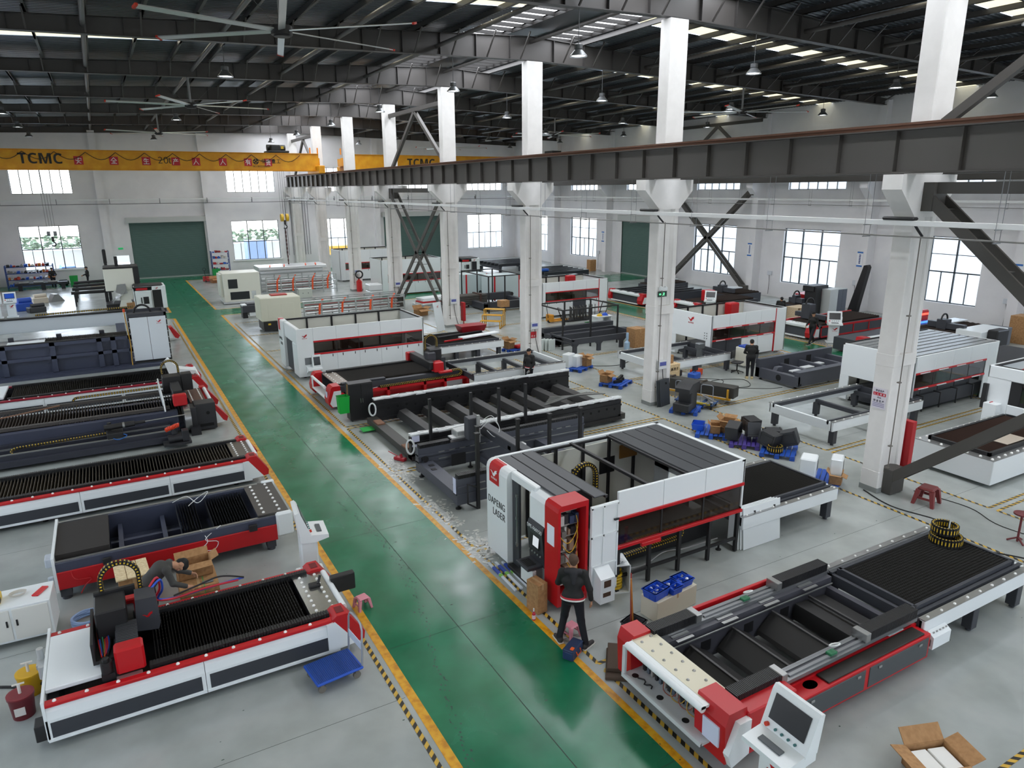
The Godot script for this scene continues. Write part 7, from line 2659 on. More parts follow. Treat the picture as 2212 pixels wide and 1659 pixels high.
# ---------- loose things on the floor
func carton(called: String, label: String, at: Vector3, w: float, d: float, h: float, turn := 0.0, open := false, m: Material = null, group := "") -> Node3D:
	if m == null: m = KRAFT
	var o := thing(called, label, "box", at, turn, group)
	var b := MB.new()
	if open:
		var t := 0.012
		b.box(-w / 2, 0, -d / 2, w / 2, t, d / 2)
		b.box(-w / 2, 0, -d / 2, -w / 2 + t, h, d / 2); b.box(w / 2 - t, 0, -d / 2, w / 2, h, d / 2)
		b.box(-w / 2, 0, -d / 2, w / 2, h, -d / 2 + t); b.box(-w / 2, 0, d / 2 - t, w / 2, h, d / 2)
		part("box_body", b, m, o)
		for q in [[V(-w / 2, h, 0), V(0, 0, d), V(-0.8, 0.15, 0)], [V(w / 2, h, 0), V(0, 0, d), V(0.7, 0.3, 0)], [V(0, h, -d / 2), V(w, 0, 0), V(0, 0.6, -0.55)], [V(0, h, d / 2), V(w, 0, 0), V(0, -0.3, 0.8)]]:
			var f := MB.new()
			var n: Vector3 = q[2].normalized() * minf(w, d) * 0.45
			var u: Vector3 = q[1] * 0.5
			var th := u.cross(n).normalized() * 0.005
			f.hexa([q[0] - u - th, q[0] + u - th, q[0] + u + th, q[0] - u + th, q[0] - u + n - th, q[0] + u + n - th, q[0] + u + n + th, q[0] - u + n + th])
			part("flap", f, m, o)
	else:
		b.cbox(-w / 2, 0, -d / 2, w / 2, h, d / 2, 0.008)
		part("box_body", b, m, o)
		var s := MB.new()
		s.box(-0.025, h, -d / 2, 0.025, h + 0.002, d / 2)
		s.box(-0.025, h * 0.8, d / 2, 0.025, h, d / 2 + 0.002)
		part("packing_tape", s, mat("b5946a", 0.3), o)
	return o

func pallet(label: String, at: Vector3, turn: float, w := 1.15, d := 1.0, m: Material = null) -> Node3D:
	if m == null: m = mat("1d4fae", 0.5)
	var o := thing("plastic_pallet", label, "pallet", at, turn, "plastic pallets")
	for i in 7:
		var b := MB.new()
		var z := -d / 2 + d * (i + 0.08) / 7
		b.cbox(-w / 2, 0.11, z, w / 2, 0.14, z + d / 7 * 0.84, 0.006)
		part("deck_board", b, m, o)
	for x in [-w / 2 + 0.07, 0.0, w / 2 - 0.07]:
		for z in [-d / 2 + 0.07, 0.0, d / 2 - 0.07]:
			var b := MB.new()
			b.cbox(x - 0.07, 0, z - 0.07, x + 0.07, 0.11, z + 0.07, 0.008)
			part("foot_block", b, m, o)
	return o

func stool(label: String, at: Vector3, hex: String, s := 1.0) -> void:
	var o := thing("plastic_stool", label, "stool", at, 0.2, "small plastic stools")
	var m := mat(hex, 0.45)
	var t := MB.new()
	t.cbox(-0.11 * s, 0.2 * s, -0.1 * s, 0.11 * s, 0.24 * s, 0.1 * s, 0.03 * s)
	part("seat", t, m, o)
	for x in [-1.0, 1.0]:
		for z in [-1.0, 1.0]:
			var l := MB.new()
			l.hexa([V(x * 0.13 - 0.02, 0, z * 0.12 + 0.02) * s, V(x * 0.13 + 0.02, 0, z * 0.12 + 0.02) * s, V(x * 0.13 + 0.02, 0, z * 0.12 - 0.02) * s, V(x * 0.13 - 0.02, 0, z * 0.12 - 0.02) * s, V(x * 0.09 - 0.03, 0.21, z * 0.08 + 0.03) * s, V(x * 0.09 + 0.03, 0.21, z * 0.08 + 0.03) * s, V(x * 0.09 + 0.03, 0.21, z * 0.08 - 0.03) * s, V(x * 0.09 - 0.03, 0.21, z * 0.08 - 0.03) * s])
			part("leg", l, m, o)
		var r := MB.new()
		r.box(x * 0.115 * s - 0.008, 0.08 * s, -0.1 * s, x * 0.115 * s + 0.008, 0.11 * s, 0.1 * s)
		part("stretcher", r, m, o)

func bin_box(called: String, label: String, at: Vector3, w: float, d: float, h: float, m: Material, cells := 0, turn := 0.0) -> Node3D:
	var o := thing(called, label, "bin", at, turn)
	var b := MB.new()
	var t := 0.014
	var k := 0.85
	b.box(-w / 2 * k, 0, -d / 2 * k, w / 2 * k, t, d / 2 * k)
	for s in [-1.0, 1.0]:
		b.hexa([V(s * w / 2 * k - t, 0, d / 2 * k), V(s * w / 2 * k + t, 0, d / 2 * k), V(s * w / 2 * k + t, 0, -d / 2 * k), V(s * w / 2 * k - t, 0, -d / 2 * k), V(s * w / 2 - t, h, d / 2), V(s * w / 2 + t, h, d / 2), V(s * w / 2 + t, h, -d / 2), V(s * w / 2 - t, h, -d / 2)])
		b.hexa([V(-w / 2 * k, 0, s * d / 2 * k + t), V(w / 2 * k, 0, s * d / 2 * k + t), V(w / 2 * k, 0, s * d / 2 * k - t), V(-w / 2 * k, 0, s * d / 2 * k - t), V(-w / 2, h, s * d / 2 + t), V(w / 2, h, s * d / 2 + t), V(w / 2, h, s * d / 2 - t), V(-w / 2, h, s * d / 2 - t)])
	for s in [-1.0, 1.0]:
		b.box(-w / 2 - 0.02, h - 0.02, s * d / 2 - 0.02, w / 2 + 0.02, h, s * d / 2 + 0.02)
		b.box(s * w / 2 - 0.02, h - 0.02, -d / 2, s * w / 2 + 0.02, h, d / 2)
	part("bin_body", b, m, o)
	if cells > 0:
		var c := MB.new()
		for i in range(1, cells): c.box(-w / 2 + w * i / cells - 0.004, 0.01, -d / 2, -w / 2 + w * i / cells + 0.004, h * 0.9, d / 2)
		c.box(-w / 2, 0.01, -0.004, w / 2, h * 0.9, 0.004)
		part("divider", c, m, o)
		var q := MB.new()
		rng.seed = int(at.x * 100)
		for i in cells * 6:
			q.obox(V(rng.randf_range(-0.42, 0.42) * w, h * rng.randf_range(0.3, 0.75), rng.randf_range(-0.42, 0.42) * d), V(0.05, 0.03, 0.04), Basis(V(0.3, 1, 0.2).normalized(), rng.randf() * 6))
		part("small_parts", q, mat("c8cacc", 0.4, 0.3), o, "", true)
	return o

func sheet_stack(label: String, at: Vector3, turn: float, w: float, h: float, n: int, m: Material) -> void:
	for i in n:
		var o := thing("panel_sheet", label + (", front one of the stack" if i == 0 else ", one behind the front"), "panel", at + Basis(Vector3.UP, turn) * V(-0.05 * i, 0, -0.04 * i), turn, "leaning white panels")
		var b := MB.new()
		b.cbox(0, 0.0, -0.02, w, h, 0, 0.006)
		var p := part("sheet", b, m, o)
		p.rotation.x = -0.1
		p.position.y = 0.002
		if i == 0:
			var k := MB.new()
			for x in [0.35, w - 0.2]:
				k.box(x, h - 0.2, 0.001, x + 0.02, h - 0.12, 0.015)
				k.box(x - 0.03, h - 0.14, 0.001, x + 0.02, h - 0.12, 0.015)
			part("latch", k, BLACK, p)

func foreground_props() -> void:
	console("white operator console with dark tilted screen at the lower right edge", V(6.62, 0, -4.82), -PI / 2)
	console("white console with keyboard seen edge-on beside the green aisle", V(2.88, 0, -13.7), PI / 2 - 0.1)
	stool("pink plastic stool at the left aisle line by the black control box", V(3.42, 0, -12.0), "d98a98")
	stool("pink plastic stool behind the legs of the man in the hooded jacket", V(6.4, 0, -9.22), "d98a98")
	stool("dark red plastic stool under the brace foot of the nearest column", V(17.35, 0, -9.3), "7c3030", 1.9)
	# blue platform truck
	var o := thing("platform_truck", "blue ribbed platform truck with grey push handle, nearest left machine's corner", "cart", V(2.36, 0, -10.25), 0.12)
	var b := MB.new()
	b.cbox(-0.4, 0.17, -0.32, 0.4, 0.22, 0.32, 0.02)
	part("deck", b, mat("1c4fb4", 0.45), o)
	var rb := MB.new()
	for i in 26: rb.box(-0.37 + i * 0.0285, 0.22, -0.29, -0.356 + i * 0.0285, 0.226, 0.29)
	part("deck_rib", rb, mat("1b3f7e", 0.6), o)
	var hd := MB.new()
	hd.tube([V(0.39, 0.2, 0.27), V(0.43, 0.85, 0.26), V(0.435, 0.95, 0.2), V(0.435, 0.97, 0.12), V(0.435, 0.97, -0.12), V(0.435, 0.95, -0.2), V(0.43, 0.85, -0.26), V(0.39, 0.2, -0.27)], 0.018, 8)
	part("push_handle", hd, mat("9ea3ac", 0.35, 0.4), o)
	var sg := MB.new()
	sg.box(0.405, 0.48, -0.25, 0.415, 0.62, 0.25)
	part("handle_plate", sg, mat("c0cada", 0.4), o)
	for x in [-0.3, 0.3]:
		for z in [-0.24, 0.24]:
			var w := MB.new()
			w.cyl(V(x, 0.065, z - 0.02), V(x, 0.065, z + 0.02), 0.065, 14)
			w.box(x - 0.03, 0.1, z - 0.03, x + 0.03, 0.18, z + 0.03)
			part("caster", w, mat("6f6a62", 0.6), o)
	# cartons behind the leaning man
	var bx := carton("cardboard_box", "wide closed kraft carton stack base behind the leaning man", V(0.72, 0, -13.95), 0.7, 0.8, 0.45)
	var st := MB.new()
	st.box(0.08, 0.452, -0.4, 0.095, 0.456, 0.4); st.box(0.08, 0.0, 0.4, 0.095, 0.455, 0.404)
	part("green_strap", st, mat("3f9a4a", 0.5), bx)
	var ln := MB.new()
	for y in [0.15, 0.3]: ln.box(-0.352, y, -0.402, 0.352, y + 0.008, 0.402)
	part("layer_gap", ln, mat("5e452c", 0.9), bx)
	carton("cardboard_box", "open-topped kraft carton lying on the strapped carton stack", V(0.7, 0.457, -14.12), 0.62, 0.34, 0.3, 0.05, true)
	var gl := MB.new()
	gl.cbox(0.78, 0.457, -13.72, 0.98, 0.475, -13.62, 0.008)
	solo("work_glove", gl, mat("6e7478", 0.9), "grey work glove on top of the strapped carton", "glove")
	var pc := carton("plywood_topped_crate", "tall kraft carton topped with pale pine boards, behind the cable arch", V(-0.38, 0, -14.5), 0.52, 0.62, 0.66, 0.06)
	for i in 3:
		var p := MB.new()
		p.cbox(-0.3 + 0.2 * i, 0.662, -0.36, -0.11 + 0.2 * i, 0.69, 0.36, 0.005)
		part("pine_board", p, painted(["cdb68d", "d8c49c", "e0cfa9"], [0.2, 0.5, 0.8], 0.02, 1.2, 0.7), pc)
	var ar := MB.new()
	for i in 2:
		ar.box(0.08 + i * 0.07, 0.3, 0.312, 0.095 + i * 0.07, 0.4, 0.314)
		ar.prism([Vector2(0.06 + i * 0.07, 0.39), Vector2(0.115 + i * 0.07, 0.39), Vector2(0.0875 + i * 0.07, 0.44)], 2, 0.312, 0.314)
	part("printed_arrow", ar, mat("2e241a", 0.8), pc)
	# white tool cabinet at the left edge
	var tc := thing("tool_cabinet", "low scuffed white two-door tool cabinet at the left edge", "cabinet", V(-2.62, 0, -13.92), -0.05)
	var cb := MB.new()
	cb.cbox(-0.3, 0.1, -0.72, 0.92, 0.78, 0, 0.01)
	part("body", cb, WHITE, tc)
	for i in 2:
		var d := MB.new()
		d.cbox(-0.24 + i * 0.58, 0.15, 0, 0.3 + i * 0.58, 0.74, 0.02, 0.006)
		var dd := part("door", d, mat("dcdcd6", 0.45), tc)
		var h := MB.new()
		h.cbox(0.23 if i == 0 else 0.38, 0.42, 0.02, 0.26 if i == 0 else 0.41, 0.54, 0.035, 0.004)
		part("handle", h, BLACK, dd)
	for x in [-0.2, 0.82]:
		for z in [-0.64, -0.08]:
			var w := MB.new()
			w.cyl(V(x, 0.05, z - 0.015), V(x, 0.05, z + 0.015), 0.05, 10)
			part("caster", w, BLACK, tc)
	var yt := MB.new()
	yt.cbox(-0.12, 0, -0.2, 0.18, 0.14, 0.12, 0.02); yt.cbox(-0.06, 0.14, -0.1, 0.12, 0.18, 0.02, 0.01)
	var ytc := solo("drill_case", yt, mat("d8b41c", 0.45), "yellow and black tool case on the white tool cabinet", "tool case", V(-2.62, 0.78, -14.2))
	var yk := MB.new()
	yk.cbox(-0.125, 0.03, 0.0, 0.185, 0.11, 0.125, 0.01)
	part("case_trim", yk, BLACK, ytc)
	var rd := MB.new()
	rd.cbox(-0.06, 0, -0.16, 0.06, 0.03, 0.16, 0.01)
	solo("red_strip", rd, mat("c81c24", 0.4), "short red plastic strip on the white tool cabinet", "strip", V(-1.86, 0.78, -14.25), -0.5)
	var cl := []
	for i in 70: cl.append(V(0.14 * cos(i * 0.36) * (0.7 + 0.004 * i), 0.012 + 0.0006 * i, 0.1 * sin(i * 0.36) * (0.7 + 0.004 * i)))
	var cbm := MB.new()
	cbm.tube(cl, 0.008, 5)
	solo("cable_coil", cbm, mat("c9c4ba", 0.5), "loose white cable coil on the white tool cabinet", "cable", V(-2.2, 0.78, -14.32))
	cl = []
	for i in 110: cl.append(V(0.26 * cos(i * 0.3), 0.03 + 0.0012 * i, 0.22 * sin(i * 0.3) + 0.01 * sin(i)))
	var hb := MB.new()
	hb.tube(cl, 0.024, 6)
	solo("hose_coil", hb, mat("8fa6cc", 0.4), "pale blue air hose coiled on the floor behind the nearest left cutter", "hose", V(-1.2, 0, -14.1))
	# buckets
	for q in [[V(-1.98, 0, -12.35), "c99a12", "d8a81a", "yellow lidded bucket behind the dark red pail"], [V(-2.05, 0, -11.8), "5e1620", "7d1f2a", "dark red pail with a white label left of the nearest cutter"]]:
		var p := thing("bucket", q[3], "bucket", q[0])
		var s := MB.new()
		s.lathe(Vector3.ZERO, [Vector2(0.001, 0), Vector2(0.15, 0), Vector2(0.175, 0.34), Vector2(0.185, 0.34), Vector2(0.185, 0.37)], 20)
		part("pail", s, mat(q[1], 0.4), p)
		var l := MB.new()
		l.lathe(Vector3.ZERO, [Vector2(0.187, 0.37), Vector2(0.187, 0.39), Vector2(0.15, 0.395), Vector2(0.001, 0.39)], 20)
		part("lid", l, mat(q[2], 0.4), p)
		var pu := MB.new()
		pu.cyl(V(0, 0.39, 0), V(0, 0.55, 0), 0.022, 8)
		pu.bar(V(-0.08, 0.55, 0), V(0.08, 0.55, 0), 0.02, 0.02)
		part("hand_pump", pu, mat("d9d5cc", 0.5), p)
		if q[1] == "5e1620":
			var lb := MB.new()
			lb.obox(V(-0.02, 0.17, 0.165), V(0.14, 0.14, 0.008), Basis(Vector3.RIGHT, 0.05))
			part("paper_label", lb, mat("d5cfc9", 0.6), p)
	var ho := MB.new()
	ho.tube(resample(smooth([V(-1.72, 0.3, -12.15), V(-1.95, 0.05, -12.4), V(-2.4, 0.02, -12.7), V(-3.0, 0.02, -13.0)]), 0.06), 0.022, 8)
	solo("air_hose", ho, RUBBER, "black hose on the floor leading off to the left edge", "hose")
	# aisle-side items
	carton("cardboard_box", "upright tan carton at the foot of the red electrical cabinet", V(6.3, 0, -10.24), 0.24, 0.34, 0.62, 0.15)
	var bt := thing("spray_bottle", "small red and white bottle on the yellow line", "bottle", V(6.07, 0, -9.98))
	var bb := MB.new()
	bb.lathe(Vector3.ZERO, [Vector2(0.001, 0), Vector2(0.035, 0), Vector2(0.035, 0.13), Vector2(0.014, 0.16), Vector2(0.014, 0.18)], 12)
	part("flask", bb, mat("b01830", 0.35), bt)
	var bc := MB.new()
	bc.cyl(V(0, 0.18, 0), V(0, 0.24, 0), 0.012, 8)
	part("nozzle", bc, WHITE, bt)
	var bl := MB.new()
	bl.cyl(V(0, 0.03, 0), V(0, 0.11, 0), 0.0358, 12, -1, false)
	part("label", bl, mat("e2c4cc", 0.6), bt)
	var tb := thing("tool_box", "navy blue tool box with orange handle at the walking man's feet", "tool box", V(6.12, 0, -8.76), 0.5)
	var tbm := MB.new()
	tbm.cbox(-0.2, 0, -0.1, 0.2, 0.16, 0.1, 0.015)
	part("case", tbm, mat("24385e", 0.5), tb)
	var tl := MB.new()
	tl.cbox(-0.205, 0.16, -0.105, 0.205, 0.2, 0.105, 0.015)
	part("lid", tl, mat("1f3152", 0.5), tb)
	var th := MB.new()
	th.tube([V(-0.07, 0.13, 0.1), V(-0.07, 0.07, 0.13), V(0.07, 0.07, 0.13), V(0.07, 0.13, 0.1)], 0.012, 6)
	th.cbox(-0.16, 0.19, 0.02, -0.08, 0.215, 0.08, 0.005)
	part("handle", th, mat("dd5a1e", 0.45), tb)
	for i in 3:
		var t := thing("tube_package", "long clear tube with blue end label on the floor, %s of three beside the lettered enclosure" % ["aisle-side one", "middle one", "machine-side one"][i], "tube", V(6.28 + 0.14 * i, 0, -11.6), -0.03, "wrapped tubes")
		var m := MB.new()
		m.cbox(-0.03, 0, -0.62 + 0.05 * i, 0.03, 0.05, 0.62, 0.01)
		part("tube_sleeve", m, mat("cfd6de", 0.2), t)
		var k := MB.new()
		k.box(-0.032, 0.01, -0.4, 0.032, 0.052, -0.1)
		part("blue_label", k, mat("2a4aa8", 0.4), t)
		var g := MB.new()
		g.box(-0.032, 0.01, -0.08, 0.032, 0.052, 0.02)
		part("green_label", g, mat("7cbc4a", 0.4), t)
	# bench box with blue part bins
	carton("storage_box", "long cream cardboard box carrying blue part bins", V(8.5, 0, -9.0), 1.1, 0.42, 0.42, 0.12, false, mat("d5cfbc", 0.8))
	var blue := mat("1d4fc4", 0.4)
	bin_box("part_bin", "nearest blue compartment bin on the cream box", V(8.12, 0.425, -8.95), 0.42, 0.3, 0.17, blue, 3, 0.2)
	bin_box("part_bin", "middle blue bin of cables on the cream box", V(8.5, 0.425, -8.93), 0.26, 0.3, 0.14, blue, 1, 0.1)
	bin_box("part_bin", "far blue bin of clear packets on the cream box", V(8.83, 0.425, -9.02), 0.32, 0.28, 0.14, blue, 2, 0.1)
	bin_box("rubbish_bin", "charcoal rubbish bin holding two brooms", V(7.32, 0, -8.6), 0.34, 0.3, 0.36, mat("3d4147", 0.6), 0, 0.3)
	for i in 2:
		var br := MB.new()
		br.cyl(V(7.28 + 0.06 * i, 0.05, -8.62), V(7.42 - 0.12 * i, 1.15, -8.85 + 0.15 * i), 0.014, 8)
		br.cbox(7.22 + 0.06 * i, 0.04, -8.7, 7.36 + 0.06 * i, 0.12, -8.55, 0.02)
		solo("broom", br, mat(["8a2a22", "b5712e"][i], 0.6), ["red-handled broom standing in the charcoal bin", "wooden-handled broom standing in the charcoal bin"][i], "broom")
	var wb := thing("open_crate", "open white metal box on its side holding a striped yellow hose", "box", V(8.0, 0, -10.1), -0.35)
	var w2 := MB.new()
	w2.box(-0.3, 0, -0.3, 0.3, 0.02, 0.2); w2.box(-0.3, 0.6, -0.3, 0.3, 0.62, 0.2); w2.box(-0.3, 0, -0.3, -0.28, 0.62, 0.2); w2.box(0.28, 0, -0.3, 0.3, 0.62, 0.2); w2.box(-0.3, 0, -0.3, 0.3, 0.62, -0.28)
	part("shell", w2, WHITE, wb)
	cl = []
	for i in 100: cl.append(V(0.15 * cos(i * 0.32), 0.06 + 0.0034 * i, 0.15 * sin(i * 0.32)))
	var yh := MB.new()
	yh.tube(cl, 0.032, 6)
	solo("striped_hose", yh, mat("c9a314", 0.5), "yellow and black striped hose coiled in the white metal box", "hose", V(8.0, 0.02, -10.08))
	var fw := MB.new()
	rng.seed = 9
	for i in 14: fw.bar(V(rng.randf_range(-0.2, 0.1), 0.02 + 0.012 * (i % 4), rng.randf_range(-0.25, -0.05)), V(rng.randf_range(-0.05, 0.2), 0.03 + 0.01 * (i % 5), rng.randf_range(0.0, 0.2)), 0.05, 0.02)
	solo("film_bundle", fw, WRAP, "bundle of white plastic film on the white metal box", "film", V(8.0, 0.62, -10.1), -0.35)
	# open carton at the bottom edge
	carton("cardboard_box", "open kraft carton with white foam at the bottom right edge", V(8.95, 0, -4.12), 0.62, 0.5, 0.3, -0.35, true)
	for i in 2:
		var f := MB.new()
		f.cbox(-0.13, 0, -0.2, 0.13, 0.22, 0.2, 0.01)
		solo("foam_block", f, mat("e4e4e0", 0.7), ["left white foam block in the open carton", "right white foam block in the open carton"][i], "foam block", V(8.82 + 0.27 * i, 0.014, -4.17 + 0.1 * i), -0.35)
	# cable chain coiled on the shuttle table
	for q in [[V(13.88, 0.91, -6.95), 0.27, 0.3, "lower wider coil of black cable chain on the right shuttle table"], [V(13.92, 1.1, -7.02), 0.22, 0.26, "upper coil of black cable chain on the right shuttle table"]]:
		var cc := thing("cable_chain", q[3], "cable chain", q[0])
		var p := arc_pts(V(0, 0.08, 0), q[1], 0, TAU * 0.97, Vector3.RIGHT, Vector3.BACK, 28)
		drag_chain(cc, p, 0.16, 0.06, V(0, 1, 0), 0.055, "chain_links")
	# tall white panels
	sheet_stack("white door panel leaning beside the lettered enclosure's far end", V(11.46, 0, -9.88), 0.0, 1.18, 0.98, 4, WHITE)
	# flat cartons under the near right machine
	var fc := MB.new()
	fc.cbox(-0.45, 0, -0.22, 0.35, 0.06, 0.2, 0.01); fc.cbox(-0.3, 0.06, -0.2, 0.4, 0.13, 0.16, 0.01)
	solo("flat_carton", fc, mat("4a3c30", 0.8), "dark flattened cartons under the far corner of the near right cutter", "box", V(6.65, 0, -8.15), 0.9)
	var rs := thing("round_stand", "small dark red round pedestal stand at the right edge", "stand", V(17.1, 0, -7.05))
	var rm := MB.new()
	rm.cyl(V(0, 0.68, 0), V(0, 0.71, 0), 0.17, 18)
	rm.cyl(V(0, 0.02, 0), V(0, 0.68, 0), 0.025, 10)
	for i in 3:
		var t := TAU * i / 3
		rm.bar(V(0, 0.12, 0), V(0.2 * cos(t), 0.015, 0.2 * sin(t)), 0.03, 0.03)
	part("pedestal", rm, mat("6d2c30", 0.5), rs)
	var lc := MB.new()
	lc.tube(resample(smooth([V(16.7, 0.02, -10.6), V(16.4, 0.012, -9.6), V(16.6, 0.012, -8.4), V(15.6, 0.012, -7.9), V(16.4, 0.012, -6.6), V(16.9, 0.012, -5.2)]), 0.1), 0.016, 6)
	solo("floor_cable", lc, RUBBER, "thick black cable curving over the floor from the nearest column", "cable")
	lc = MB.new()
	lc.tube(resample(smooth([V(17.8, 0.01, -9.9), V(18.0, 0.01, -8.6), V(17.6, 0.01, -7.6), V(17.9, 0.01, -6.0)]), 0.1), 0.01, 6)
	solo("floor_cable", lc, RUBBER, "thin black cable on the floor past the dark red stool", "cable")

func black_cabinet() -> void:
	var o := thing("steel_cabinet", "black two-door steel cabinet beside the aisle with a green bin hung on it", "cabinet", V(6.66, 0, -23.2))
	var b := MB.new()
	b.cbox(0, 0.06, -0.42, 0.86, 1.36, 0, 0.01)
	part("body", b, mat("232325", 0.45), o)
	for i in 2:
		var d := MB.new()
		d.cbox(0.02 + i * 0.42, 0.1, 0, 0.43 + i * 0.42, 1.32, 0.014, 0.004)
		var dd := part("door", d, mat("1d1d1f", 0.4), o)
		var h := MB.new()
		h.cbox(0.39 if i == 0 else 0.46, 0.66, 0.014, 0.405 if i == 0 else 0.475, 0.82, 0.04, 0.004)
		part("handle", h, STEEL, dd)
	for x in [0.08, 0.78]:
		for z in [-0.36, -0.06]:
			var w := MB.new()
			w.cyl(V(x - 0.015, 0.03, z), V(x + 0.015, 0.03, z), 0.03, 10)
			part("caster", w, BLACK, o)
	var g := bin_box("waste_bin", "bright green waste bin hung on the black cabinet", V(6.42, 0.42, -23.14), 0.36, 0.3, 0.6, mat("12a43c", 0.4))
	var s := MB.new()
	s.cyl(V(0.16, 0.1, -0.05), V(0.2, 0.95, -0.1), 0.014, 6)
	part("wooden_stick", s, mat("a6713c", 0.7), g)
	var mp := MB.new()
	mp.cbox(-0.35, 0.06, -0.2, 0.25, 0.1, 0.2, 0.01)
	for x in [-0.3, 0.2]: mp.cyl(V(x, 0.03, -0.02), V(x, 0.03, 0.02), 0.03, 8)
	solo("dolly_board", mp, mat("2fa34a", 0.45), "flat green dolly half under the long black frame", "dolly", V(7.0, 0, -22.0))
	var jk := MB.new()
	jk.cbox(-0.08, 0, -0.2, 0.08, 0.1, 0.2, 0.02); jk.cyl(V(0, 0.1, 0.06), V(0, 0.2, 0.02), 0.04, 8); jk.bar(V(0, 0.12, -0.1), V(0, 0.2, -0.45), 0.02, 0.02)
	solo("floor_jack", jk, mat("a8182a", 0.45), "small red trolley jack between the black and slate frames", "jack", V(6.85, 0, -18.95), 0.5)

func mid_props() -> void:
	# pallets and what stands on them
	pallet("blue pallet at the foot of the second column carrying a black head unit", V(17.6, 0, -18.3), 0.6)
	var hd := thing("head_unit", "black cast head unit standing on the blue pallet by the second column", "machine part", V(17.5, 0.14, -18.1), 0.4)
	var b := MB.new()
	b.cbox(-0.25, 0, -0.3, 0.25, 0.75, 0.2, 0.03)
	b.prism([Vector2(-0.55, 0.7), Vector2(-0.55, 0.85), Vector2(-0.3, 1.0), Vector2(0.3, 1.0), Vector2(0.3, 0.68)], 2, -0.3, 0.25)
	b.cbox(-0.6, 0, -0.35, -0.25, 0.3, 0.25, 0.03)
	part("casting", b, mat("28292c", 0.4), hd)
	var yb := MB.new()
	yb.bar(V(18.0, 0.2, -18.5), V(18.35, 0.2, -17.9), 0.08, 0.06)
	solo("yellow_bracket", yb, mat("c8b020", 0.5), "yellow steel bracket on the blue pallet by the second column", "bracket")
	pallet("blue pallet with open cartons, left of the black castings row", V(16.55, 0, -15.95), 0.7)
	bin_box("part_bin", "blue open bin on the carton pallet", V(16.25, 0.14, -16.3), 0.5, 0.36, 0.2, mat("2058c8", 0.4), 0, 0.7)
	carton("cardboard_box", "smaller open carton on the blue pallet, cables inside", V(16.45, 0.14, -15.75), 0.36, 0.3, 0.26, 0.8, true)
	carton("cardboard_box", "larger open carton at the corner of the blue pallet", V(16.85, 0.14, -15.6), 0.46, 0.4, 0.4, 0.5, true)
	pallet("violet pallet under tumbled black castings", V(16.75, 0, -14.75), 0.7, 1.1, 0.9, mat("4a3a8c", 0.5))
	pallet("blue pallet under the tilted castings and chain roll", V(17.0, 0, -13.65), 0.6)
	rng.seed = 21
	var spots := [V(16.5, 0.16, -15.0), V(16.9, 0.16, -14.6), V(17.1, 0.3, -14.9), V(16.8, 0.16, -13.9), V(17.3, 0.16, -13.5), V(17.2, 0.16, -14.1)]
	for i in spots.size():
		var c := thing("black_casting", ["black box casting lying tilted on the violet pallet", "open black casting leaning on its neighbour", "long black beam casting behind the pallets", "black casting by the chain roll", "black casting with a red mark at the pallet end", "upright dark plate casting in the middle of the row"][i], "machine part", spots[i], 0.5 + 0.4 * i, "black castings on pallets")
		var m := MB.new()
		m.cbox(-0.28, 0.0, -0.2, 0.28, 0.06, 0.2, 0.01); m.cbox(-0.28, 0.06, -0.2, -0.22, 0.45, 0.2, 0.01); m.cbox(0.2, 0.06, -0.2, 0.28, 0.4, 0.2, 0.01); m.cbox(-0.22, 0.36, -0.2, 0.2, 0.44, 0.2, 0.01); m.cbox(-0.22, 0.06, -0.2, 0.2, 0.36, -0.14, 0.01)
		var p := part("casting", m, mat(["2b2c2f", "303236", "26272a"][i % 3], 0.45), c)
		p.rotation = Vector3(0.0, 0, [0.25, -0.3, 0.1, 0.2, -0.35, 0.0][i])
		p.position.y = [0.07, 0.09, 0.03, 0.06, 0.1, 0.0][i]
	var cr := thing("cable_chain", "roll of black cable chain among the castings", "cable chain", V(16.7, 0.14, -13.55))
	drag_chain(cr, arc_pts(V(0, 0.1, 0), 0.2, 0, TAU * 0.97, Vector3.RIGHT, Vector3.BACK, 24), 0.18, 0.06, V(0, 1, 0), 0.06, "chain_links")
	pallet("blue pallet at the nearest column's foot with white housings", V(16.2, 0, -11.5), 0.55, 1.4, 0.9)
	for q in [[V(15.9, 0.14, -11.75), 0.55, 0.42, 0.6, "left white sheet-metal housing on the pallet by the nearest column"], [V(16.4, 0.14, -11.25), 0.5, 0.3, 0.66, "right white sheet-metal housing against the nearest column"]]:
		var h := thing("metal_housing", q[4], "housing", q[0], 0.55)
		var m := MB.new()
		m.cbox(-q[1] / 2, 0, -q[2] / 2, q[1] / 2, q[3], q[2] / 2, 0.03)
		part("shell", m, WHITE, h)
		var k := MB.new()
		k.box(q[1] / 2 - 0.22, q[3] * 0.35, q[2] / 2, q[1] / 2 - 0.02, q[3] * 0.8, q[2] / 2 + 0.006)
		part("dark_opening", k, CHAR, h)
	carton("cardboard_box", "small carton stuffed with dark foam between the white housings", V(16.2, 0.14, -11.1), 0.3, 0.3, 0.26, 0.5, true)
	pallet("blue pallet left of the dark arched frame, white parts on it", V(17.7, 0, -25.4), 0.45)
	for i in 2:
		var w := MB.new()
		w.cbox(-0.25, 0, -0.18, 0.25, [0.6, 0.5][i], 0.18, 0.02)
		solo("white_housing", w, WHITE, ["flat white plate standing on the pallet by the fourth leg", "white ribbed housing on the same blue pallet"][i], "housing", V(17.3 + 0.36 * i, 0.14, -25.5 + 0.1 * i), 0.4)
	carton("cardboard_box", "tall carton with open flaps on the blue pallet left of the arched frame", V(18.1, 0.14, -25.3), 0.36, 0.36, 0.4, 0.3, true)
	pallet("blue pallet with a carton and black brackets on the open floor", V(17.55, 0, -22.4), 0.5)
